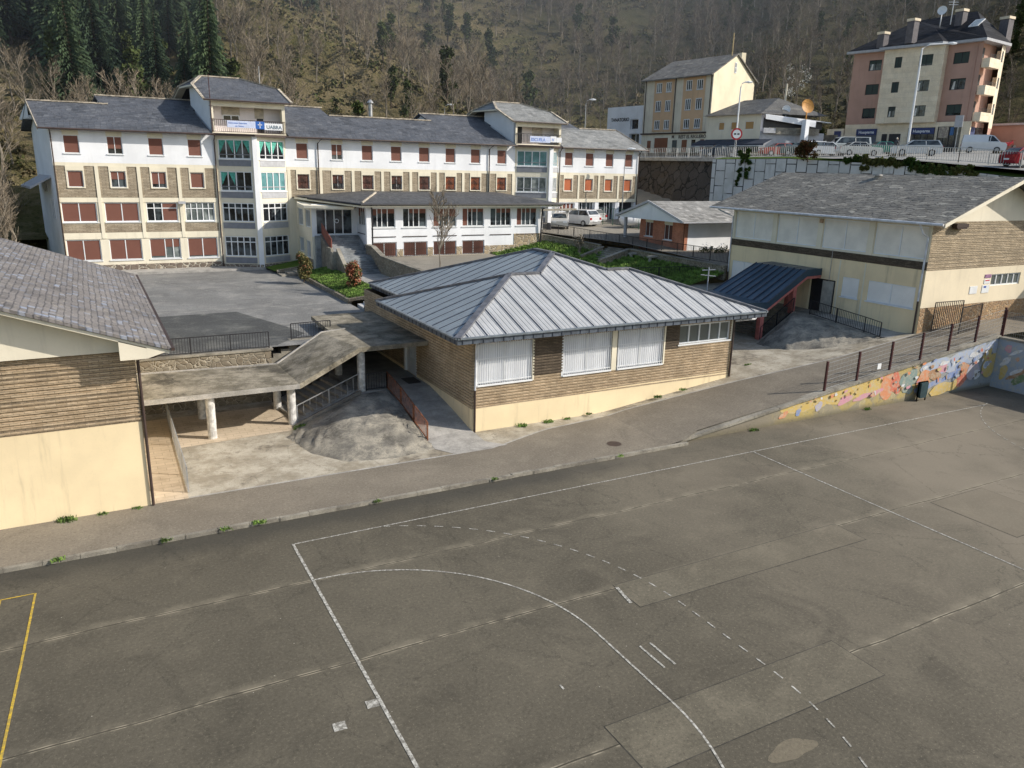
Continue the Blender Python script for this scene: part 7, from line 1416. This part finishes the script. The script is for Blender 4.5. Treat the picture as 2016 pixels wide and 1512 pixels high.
def ever_proto(name,seed,h=7.0):
    r=random.Random(seed); root=empty(name,(0,0,0)); b=MB(); b.tube([(0,0,-.4),(.1,.1,h*.4),(0,.2,h*.85)],[.16,.11,.03],5); C=[];R=[]
    for i in range(11): t=.25+.7*r.random(); a=r.uniform(0,6.28); q=r.uniform(0,1.3)*(1.1-t*.6); C.append((q*math.cos(a),q*math.sin(a),h*t)); s=r.uniform(.5,1.0); R.append((s,s,s*1.15)); b.tube([(0,0,h*t*.6),C[-1]],[.05,.02],3,cap=False)
    b.build('trunk',m_bark2,root,world=False); leaves('crown',C,R,95,.26,m_ever,root,seed,.35,False); return root
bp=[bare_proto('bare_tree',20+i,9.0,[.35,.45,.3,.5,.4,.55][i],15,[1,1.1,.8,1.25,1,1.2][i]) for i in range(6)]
cp=[conifer_proto('conifer',40+i,[15,13,16,12][i],[2.7,2.9,2.5,2.4][i]) for i in range(4)]
ep=[ever_proto('evergreen_tree',60+i) for i in range(3)]
fx_,fy_=math.sin(YAW),math.cos(YAW); rx_,ry2=math.cos(YAW),-math.sin(YAW)
def poisson(n,xr,yr,mind,seed):
    r=np.random.default_rng(seed); X=r.uniform(*xr,n); Y=r.uniform(*yr,n); keep=[]; cell={}
    for x,y in zip(X,Y):
        c_=(int(x//mind),int(y//mind)); ok=True
        for dx in (-1,0,1):
            for dy in (-1,0,1):
                for (a,b_) in cell.get((c_[0]+dx,c_[1]+dy),()):
                    if (a-x)**2+(b_-y)**2<mind*mind: ok=False
        if ok: cell.setdefault(c_,[]).append((x,y)); keep.append((x,y))
    return np.array(keep)
Q=poisson(34000,(-120,330),(20,330),2.7,7); Z,Dd=hill(Q[:,0],Q[:,1]); U=(Q[:,0]-CC.x)*fx_+(Q[:,1]-CC.y)*fy_; V=(Q[:,0]-CC.x)*rx_+(Q[:,1]-CC.y)*ry2; el=(Z-CC.z)/U; ratio=V/U
vis=(Dd>1.0)&(np.abs(ratio)<.73)&(el<.27)&(U>20)
Q,Z,Dd,U,ratio,el=[a[vis] for a in (Q,Z,Dd,U,ratio,el)]
n1=vnoise(Q[:,0],Q[:,1],16,9); n2=vnoise(Q[:,0],Q[:,1],9,12); rn=np.random.default_rng(3).random(len(Q))
isc=((ratio<-.375+.06*(n1-.5))&(Dd>np.where(ratio>-.56,7,24)+8*n2))|((ratio<-.24)&(Dd>40+20*n2))
isc&=(rn<.88)
dens=np.where(ratio<-.3,.85,np.where(ratio<.16,.30+.6*(n1>.5),.92)); isb=(~isc)&(rn<dens)&~((ratio<-.40)&(Dd>20))
ise=(~isb)&(~isc)&(rn>.93); 
def sizes(i,r): return r
rr2=random.Random(77)
def plant(idx,protos,group,labels,smin,smax,cap,key):
    order=idx[np.argsort(U[idx])]; first=True; used=[False]*len(protos); rest=[]
    for c_,i in enumerate(order):
        s=rr2.uniform(smin,smax); a=rr2.uniform(0,6.28); k=rr2.randrange(len(protos))
        if c_<cap:
            o=protos[k] if not used[k] else copy_tree(protos[k]); used[k]=True; o.location=(Q[i,0],Q[i,1],Z[i]-.1); o.rotation_euler=(rr2.uniform(-.06,.06),rr2.uniform(-.06,.06),a); o.scale=(s,s,s*rr2.uniform(.9,1.15)); tag(o,labels[0],labels[1],group)
        else: rest.append((i,s,a,k))
    for k,p in enumerate(protos):
        if not used[k]:
            for ch in list(p.children): bpy.data.objects.remove(ch)
            bpy.data.objects.remove(p)
    return rest
def meshdata(root,idx):
    out=[]
    for ch in root.children:
        me=ch.data; co=np.empty(len(me.vertices)*3); me.vertices.foreach_get('co',co); out.append((ch.name.split('.')[0],co.reshape(-1,3),[tuple(p.vertices) for p in me.polygons],me.materials[0]))
    return out
PD_={id(p):meshdata(p,0) for p in bp+cp+ep}
def mass(rest,protos,pd,name,label):
    bm_={}
    for (i,s,a,k) in rest:
        ca,sa=math.cos(a)*s,math.sin(a)*s
        for (nm,co,pl,mt) in pd[k]:
            key_=mt.name; X=co[:,0]*ca-co[:,1]*sa+Q[i,0]; Y=co[:,0]*sa+co[:,1]*ca+Q[i,1]; Zc=co[:,2]*s+Z[i]-.1; E_=bm_.setdefault(key_,[[],[],0,mt]); E_[0].append(np.stack([X,Y,Zc],1)); 
            off=E_[2]; E_[1].append((off,nm,k)); E_[2]+=len(co)
    V_=[];F_=[];M_=[];mats=[];base=0
    for mi,(key_,(vl_,ol,nn_,mt)) in enumerate(bm_.items()):
        V_.append(np.concatenate(vl_)); mats.append(mt)
        for (off,nm,k) in ol:
            for (nm2,co,pl,mt2) in pd[k]:
                if nm2==nm and mt2.name==key_: F_.extend([tuple(v+off+base for v in f) for f in pl]); M_.extend([mi]*len(pl))
        base+=nn_
    if not V_: return
    me=bpy.data.meshes.new(name); me.from_pydata(np.concatenate(V_).tolist(),[],F_); 
    for mt in mats: me.materials.append(mt)
    me.polygons.foreach_set('material_index',M_); o=bpy.data.objects.new(name,me); COL.objects.link(o); tag(o,label,'trees',None,'stuff')
pdb=[PD_[id(p)] for p in bp]; pdc=[PD_[id(p)] for p in cp]; pde=[PD_[id(p)] for p in ep]
nb_=isb.sum(); nc_=isc.sum(); ne_=ise.sum(); print('trees',nb_,nc_,ne_)
r1=plant(np.where(isb)[0],bp,'bare trees on the hillside',('leafless grey-brown tree growing on the steep hillside','tree'),.5,1.0,290,0)
r2=plant(np.where(isc)[0],cp,'conifers on the hillside',('tall dark green conifer on the upper left hillside','tree'),.55,1.15,290,0)
r3=plant(np.where(ise)[0],ep,'evergreen trees on the hillside',('dark ivy-green evergreen tree among the bare hillside trees','tree'),.6,1.25,290,0)
random.Random(1).shuffle(r1); mass(r1[:1500],bp,pdb,'distant_woodland','mass of leafless trees higher up the hillside'); mass(r2[:420],cp,pdc,'distant_conifers','mass of dark conifers higher up the hillside')
# undergrowth
r=np.random.default_rng(8); n=46000; X=r.uniform(-120,300,n); Y=r.uniform(20,300,n); Zh,D_h=hill(X,Y); U_=(X-CC.x)*fx_+(Y-CC.y)*fy_; V_=((X-CC.x)*rx_+(Y-CC.y)*ry2)/U_; k=(D_h>.5)&(np.abs(V_)<.72)&((Zh-CC.z)/U_<.26)&(vnoise(X,Y,8,21)>.30); X,Y,Zh=X[k],Y[k],Zh[k]; s=r.uniform(.3,1.0,len(X))*(1+.5*(vnoise(X,Y,20,31)>.6))
leaves('undergrowth',np.stack([X,Y,Zh+s*.3],1),np.stack([s*1.2,s*1.2,s*.8],1),17,.34,m_under,None,5,.2,label='brown and olive scrub covering the hillside',cat='undergrowth',kind='stuff')
# ------------------------------------------------------------------ individual plants
def copyp(p,loc,s,rz,label,cat,group=None,sz=None):
    o=copy_tree(p); o.location=loc; o.scale=(s,s,sz or s); o.rotation_euler=(0,0,rz); 
    for k_ in ('group',):
        if k_ in o: del o[k_]
    tag(o,label,cat,group); return o
t1=bare_proto('bare_tree',99,6.0,.42,16,1.1,upr=.9,tr=.4); t1.location=(17.2,28.2,4.25); t1.scale=(.9,.9,1.0); tag(t1,'slender leafless young tree standing on the terrace before the annex','tree')
t1=bare_proto('bare_shrub',98,1.6,.5,9,1.2,upr=.8); q=onz((1141,497),4.6); t1.location=(q.x,q.y,4.5); tag(t1,'small leafless shrub on the right lawn near the garden wall','shrub')
t1=bare_proto('poplar_tree',97,13,.16,22,.55,upr=1.5); q=ony((307,215),66); t1.location=(q.x,66,7.0); t1.scale=(1.25,1.25,1.05); tag(t1,'tall narrow leafless poplar behind the left wing roof','tree')
t1=bare_proto('bare_tree',96,9,.6,12,1.1,upr=.6); q=ony((265,215),66); t1.location=(q.x,64,7.5); tag(t1,'pale spreading leafless tree behind the left wing roof, left of the poplar','tree')
m_olive=leafvar('olive_leaves',[(.36,(.06,.06,.02)),(.47,(.13,.11,.04)),(.6,(.19,.15,.06))])
rl_=random.Random(4)
for i in range(34):
    x=-9.5-rl_.random()*26; y=40+rl_.random()*34; o=copyp(bp[i%6] if bp[i%6].name else bp[0],(x,y,2.7),rl_.uniform(.7,1.05),rl_.uniform(0,6),'leafless tree in the thicket left of the main school','tree','trees left of the main school')
for i in range(20):
    x=-9.0-(i%10)*1.6-rl_.random()*2; y=40+rl_.random()*9+(i%10)+(i//10)*12; rt=empty('thicket_bush',(x,y,2.7),0,'olive-brown bush in the thicket left of the main school','bush','bushes left of the main school'); h_=rl_.uniform(1.6,3.4)
    leaves('foliage',[(x+rl_.uniform(-1,1),y+rl_.uniform(-1,1),2.7+h_*f) for f in (.2,.4,.6,.8,.5,.3)],[(1.3,1.3,h_*.3)]*6,220,.17,m_olive,rt,30+i,.3); b=MB(); b.tube([(x,y,2.6),(x,y,2.7+h_*.7)],.06,5); b.build('stem',m_bark2,rt)
for (x,y,z,h_,w_,lab,mm) in ((9.62,37.1,3.05,2.35,.80,'rounded green and bronze photinia bush nearer the main school',m_photinia),(11.5,30.6,3.25,2.05,.70,'rounded bush with bright red new leaves nearest the pale garden steps',m_photred)):
    rt=empty('garden_bush',(x,y,z),0,lab,'bush'); rb=random.Random(int(x*10)); C=[];R=[]
    for i in range(26):
        a=rb.uniform(0,6.28); t=rb.uniform(.14,.86); rr_=w_*(.62 if .2<t<.75 else .38)*rb.uniform(.3,1); C.append((x+rr_*math.cos(a),y+rr_*math.sin(a),z+h_*t)); s=rb.uniform(.22,.4); R.append((s,s,s*1.1))
    leaves('foliage',C,R,130,.10,mm,rt,int(x),.45); b=MB(); b.tube([(x,y,z-.1),(x,y,z+.9)],.05,5); b.build('stem',m_bark2,rt)
# dark shrub and ivy on the block wall
c0=AT(zr(612,215),73); rt=empty('wall_shrub',(c0.x,c0.y,c0.z-1),0,'large dark reddish shrub hanging over the top of the block wall','shrub'); rb=random.Random(3); leaves('foliage',[(c0.x+rb.uniform(-.3,.3),c0.y+rb.uniform(-.95,.95),c0.z+.55+rb.uniform(-.75,.6)) for _ in range(20)],[(.35,.42,.38)]*20,90,.13,m_bushdk,rt,5,.3)
b=MB(); b.tube([(c0.x+.3,c0.y,c0.z-.6),(c0.x,c0.y,c0.z+.6)],.06,5); b.build('stem',m_bark2,rt)
def ivy(ptsd,label,n,seed,w=.5,sz=.16):
    rb=random.Random(seed); C=[];R=[]
    for (p0,p1) in zip(ptsd,ptsd[1:]):
        m=max(2,int(((p1[0]-p0[0])**2+(p1[1]-p0[1])**2)**.5/4))
        for i in range(m):
            f=i/m; px0=p0[0]+(p1[0]-p0[0])*f; py0=p0[1]+(p1[1]-p0[1])*f; 
            best=None
            for (a,z0,z1),(c_,y0,y1) in zip(wl,wl[1:]):
                F_,L_2=fr2(a,c_); N=F_.N; d=ray((px0,py0)); t=(F_(0,0,0)-CC).dot(N)/d.dot(N); P_=CC+d*t; uu=(P_-F_(0,0,0)).dot(F_.U)
                if -0.1<=uu<=L_2+.1: best=P_+N*.05
            if best is None: continue
            C.append((best.x+rb.uniform(-.1,.05),best.y+rb.uniform(-w,w)*.5,best.z+rb.uniform(-w,w)*.6)); R.append((.12,w*.6,w*.55))
    if C: leaves('ivy',C,R,n,sz,m_ivy,None,seed,.1,label=label,cat='ivy')
ivy([zr(245,200),zr(240,260),zr(225,360)],'ivy strand hanging down the block wall, right one of the left pair',60,1,.38); ivy([zr(215,205),zr(190,290),zr(170,420)],'long ivy strand hanging down the left end of the block wall',60,2,.36); ivy([zr(180,200),zr(260,205)],'ivy clump over the coping at the left end of the block wall',90,7,.5)
ivy([zr(870,240),zr(1000,240),zr(990,310)],'ivy clump hanging at the middle of the block wall',80,3,.45); ivy([zr(1000,255),zr(1130,262),zr(1270,262)],'ivy trailing along the wall top below the curved street lamp',80,4,.45); ivy([zr(1270,270),zr(1440,300),zr(1560,320),zr(1700,325)],'long ivy mat spilling over the right part of the block wall',110,5,.6); ivy([zr(1440,310),zr(1450,340)],'short ivy tuft hanging above the mossy slate roof',80,6,.5)
c0=AT(zr(1195,215),78); rt=empty('grey_bush',(c0.x,c0.y,13.0),0,'pale olive bush at the foot of the curved street lamp','bush'); leaves('foliage',[(c0.x,c0.y+k*.5-.5,13.6+.5*(k%2)) for k in range(3)],[(.6,.6,.7)]*3,160,.14,m_olive,rt,9,.3)
c0=AT(zr(1845,215),80); rt=empty('small_shrub',(c0.x,c0.y,c0.z-.4),0,'small dark shrub on the lawn island in front of the van','shrub'); leaves('foliage',[(c0.x,c0.y,c0.z)],[(.7,.7,.5)],350,.13,m_bushdk,rt,9,.3)
c0=AT(zw(1760,700),98); 
for i,(px0,py0,s_0) in enumerate(((1735,775,.95),(1790,745,.9),(1840,790,.9))):
    c0=AT(zw(px0,py0),101); rt=empty('dark_bush',(c0.x,c0.y,c0.z-1.5),0,'dark evergreen bush in shade right of the bar terrace','bush','dark bushes beside the bar'); leaves('foliage',[(c0.x+rl_.uniform(-1,1),c0.y+rl_.uniform(-1,1),c0.z+rl_.uniform(-.7,.7)) for _ in range(7)],[(s_0*.6,s_0*.6,s_0*.6)]*7,150,.2,m_ever,rt,60+i,.3)
c0=AT(zw(1720,300),112); rt=empty('blossom_tree',(c0.x,c0.y,c0.z-4.5),0,'small tree with thin white blossom on the dark slope between the houses','tree'); m_bl=plain('white_blossom',(.50,.50,.46),.9); leaves('blossom',[(c0.x+rl_.uniform(-1.3,1.3),c0.y+rl_.uniform(-1.3,1.3),c0.z+rl_.uniform(-2,2)) for _ in range(12)],[(.7,.7,.8)]*12,30,.12,m_bl,rt,70,.2); b=MB(); b.tube([(c0.x,c0.y,c0.z-5.5),(c0.x,c0.y,c0.z-1),(c0.x+.5,c0.y,c0.z+1.5)],[.14,.1,.03],6)
for k_ in range(9): b.tube([(c0.x,c0.y,c0.z-1.5+k_*.2),(c0.x+rl_.uniform(-1.6,1.6),c0.y+rl_.uniform(-1.6,1.6),c0.z+rl_.uniform(-1,2.2))],[.04,.012],3)
b.build('trunk',m_bark,rt)
for i,(px0,py0) in enumerate(((1384,540-45),(1412,487+8))):
    q=onz((px0,py0),5.25); rt=empty('rose_bush',(q.x,q.y-.4,5.1),0,'small white-flowering shrub against the white pavilion wall','shrub','shrubs by the pavilion'); leaves('foliage',[(q.x+k*.35-.5,q.y-.4,5.35+.15*(k%2)) for k in range(4)],[(.3,.3,.35)]*4,60,.09,m_ever,rt,80+i,.2); leaves('flowers',[(q.x,q.y-.4,5.7)],[(.6,.3,.35)],26,.07,m_bw,rt,90+i,.3)
# grass blades
def tufts(name,pts,h_,m,seed,per=6,w=.02,**k):
    r=np.random.default_rng(seed); P=np.repeat(np.array(pts,float),per,0); P[:,:2]+=r.normal(0,.05,(len(P),2)); az=r.uniform(0,6.28,len(P)); hh=h_*(.5+r.random(len(P))); A=np.stack([np.cos(az)*w,np.sin(az)*w,np.zeros(len(P))],1); B=np.stack([r.normal(0,.25,len(P))*hh,r.normal(0,.25,len(P))*hh,hh],1)*.5; P[:,2]+=hh*.5-.01
    return quads(name,P,A,B,m,**k)
r=np.random.default_rng(2); pts=[]
for _ in range(5200): y=r.uniform(27.6,41); x=r.uniform(10.4,12.6); pts.append((x,y,3.02+(x-10.35)*.18))
for _ in range(900): pts.append((r.uniform(10.6,12.3),r.uniform(18,24.3),3.1))
vs2=[tuple(v.co) for v in bpy.data.objects['lawn_slope'].data.vertices]
for _ in range(5000):
    a=rl_.randrange(len(vs2)-14); v=Vector(vs2[a]).lerp(Vector(vs2[a+1 if (a%13)<12 else a]),rl_.random()).lerp(Vector(vs2[a+13]),rl_.random()); pts.append(tuple(v))
tufts('grass',pts,.16,m_grassblade,4,6,.022,label='rough green grass on the lawns around the stairs',cat='grass',kind='stuff')
wd=[(-6.4,4.75,.1,'left hall wall, leftmost',1.5),(-5.3,4.8,.1,'left hall wall, second from left',.7),(-4.2,4.82,.1,'left hall wall near its corner',.7),(12.3,7.0,.12,'front of the low hall below its first window',1.3),(13.7,7.0,.12,'front of the low hall, second from left',1.2),(14.8,7.02,.13,'front of the low hall, third from left',.8),(16.1,7.0,.2,'front of the low hall, fourth from left',.8),(20.2,6.9,.6,'front of the low hall near its right windows',1.1),(21.9,6.9,.8,'front of the low hall, rightmost',.9),(27.7,8.2,1.2,'concrete apron right of the low hall',1.4),(2.9,11.0,.1,'foot of the canopy stair column',1.9),(4.1,6.6,.12,'worn concrete near the mortar slope',1.1),(-3.6,1.84,.1,'kerb below the left hall corner',.8),(-1.8,1.84,.1,'kerb, second from the left',.8),(-.7,1.84,.1,'kerb, third from the left',1.0),(-6.6,1.84,.1,'kerb near the left picture edge',.9),(3.4,1.84,.1,'kerb right of the court corner',.7),(8.2,1.84,.1,'kerb below the low hall corner',.7),(14.2,1.84,.1,'kerb opposite the low hall',.6),(22.2,2.1,.02,'foot of the mural wall at its low end',1.0),(30.3,2.1,.02,'foot of the mural wall near the bin',1.0)]
for i,(x,y,z,lab,s) in enumerate(wd):
    pl=[(x+rl_.uniform(-.17,.17)*s,y+rl_.gauss(0,.04*s),z) for _ in range(int(20*s))]; tufts('weed',pl,.075*s,m_grassblade,100+i,5,.014,label='green weed tuft at the '+lab,cat='weed')

# thin winter haze over the wooded slope
hb=MB(); hb.box((-160,66,-1),(330,330,150)); hm=bpy.data.materials.new('haze'); hm.use_nodes=True; hn=hm.node_tree; hn.nodes.clear(); ho=hn.nodes.new('ShaderNodeOutputMaterial'); hv=hn.nodes.new('ShaderNodeVolumeScatter'); hv.inputs['Density'].default_value=.0016; hv.inputs['Color'].default_value=(.75,.85,1,1); hv.inputs['Anisotropy'].default_value=.2; hn.links.new(hv.outputs[0],ho.inputs['Volume']); hb.build('haze',hm,kind='structure')
# ================================================================== LIGHT
W=bpy.data.worlds.new('World'); S.world=W; W.use_nodes=True; nt=W.node_tree; nt.nodes.clear()
sk=nt.nodes.new('ShaderNodeTexSky'); sk.sky_type='NISHITA'; sk.sun_disc=False; bg=nt.nodes.new('ShaderNodeBackground'); wo=nt.nodes.new('ShaderNodeOutputWorld')
nt.links.new(sk.outputs[0],bg.inputs[0]); nt.links.new(bg.outputs[0],wo.inputs[0]); bg.inputs[1].default_value=.15
D=Vector((.848*math.cos(math.radians(33.5)),-.53*math.cos(math.radians(33.5)),math.sin(math.radians(33.5)))).normalized()
sk.sun_elevation=math.radians(33.5); sk.sun_rotation=math.atan2(D.x,D.y); sk.air_density=1.2; sk.dust_density=1.5
sl=bpy.data.lights.new('sun','SUN'); sl.energy=5.0; sl.angle=math.radians(.53); sl.color=(1,.925,.81); so=bpy.data.objects.new('sun',sl); COL.objects.link(so); so.rotation_euler=D.to_track_quat('Z','Y').to_euler(); so.location=(0,0,60)
S.view_settings.view_transform='Standard'; S.view_settings.look='None'; S.view_settings.exposure=0; S.view_settings.gamma=1
S.render.engine='CYCLES'; S.cycles.max_bounces=5; S.cycles.diffuse_bounces=3; S.cycles.glossy_bounces=3; S.cycles.transmission_bounces=2
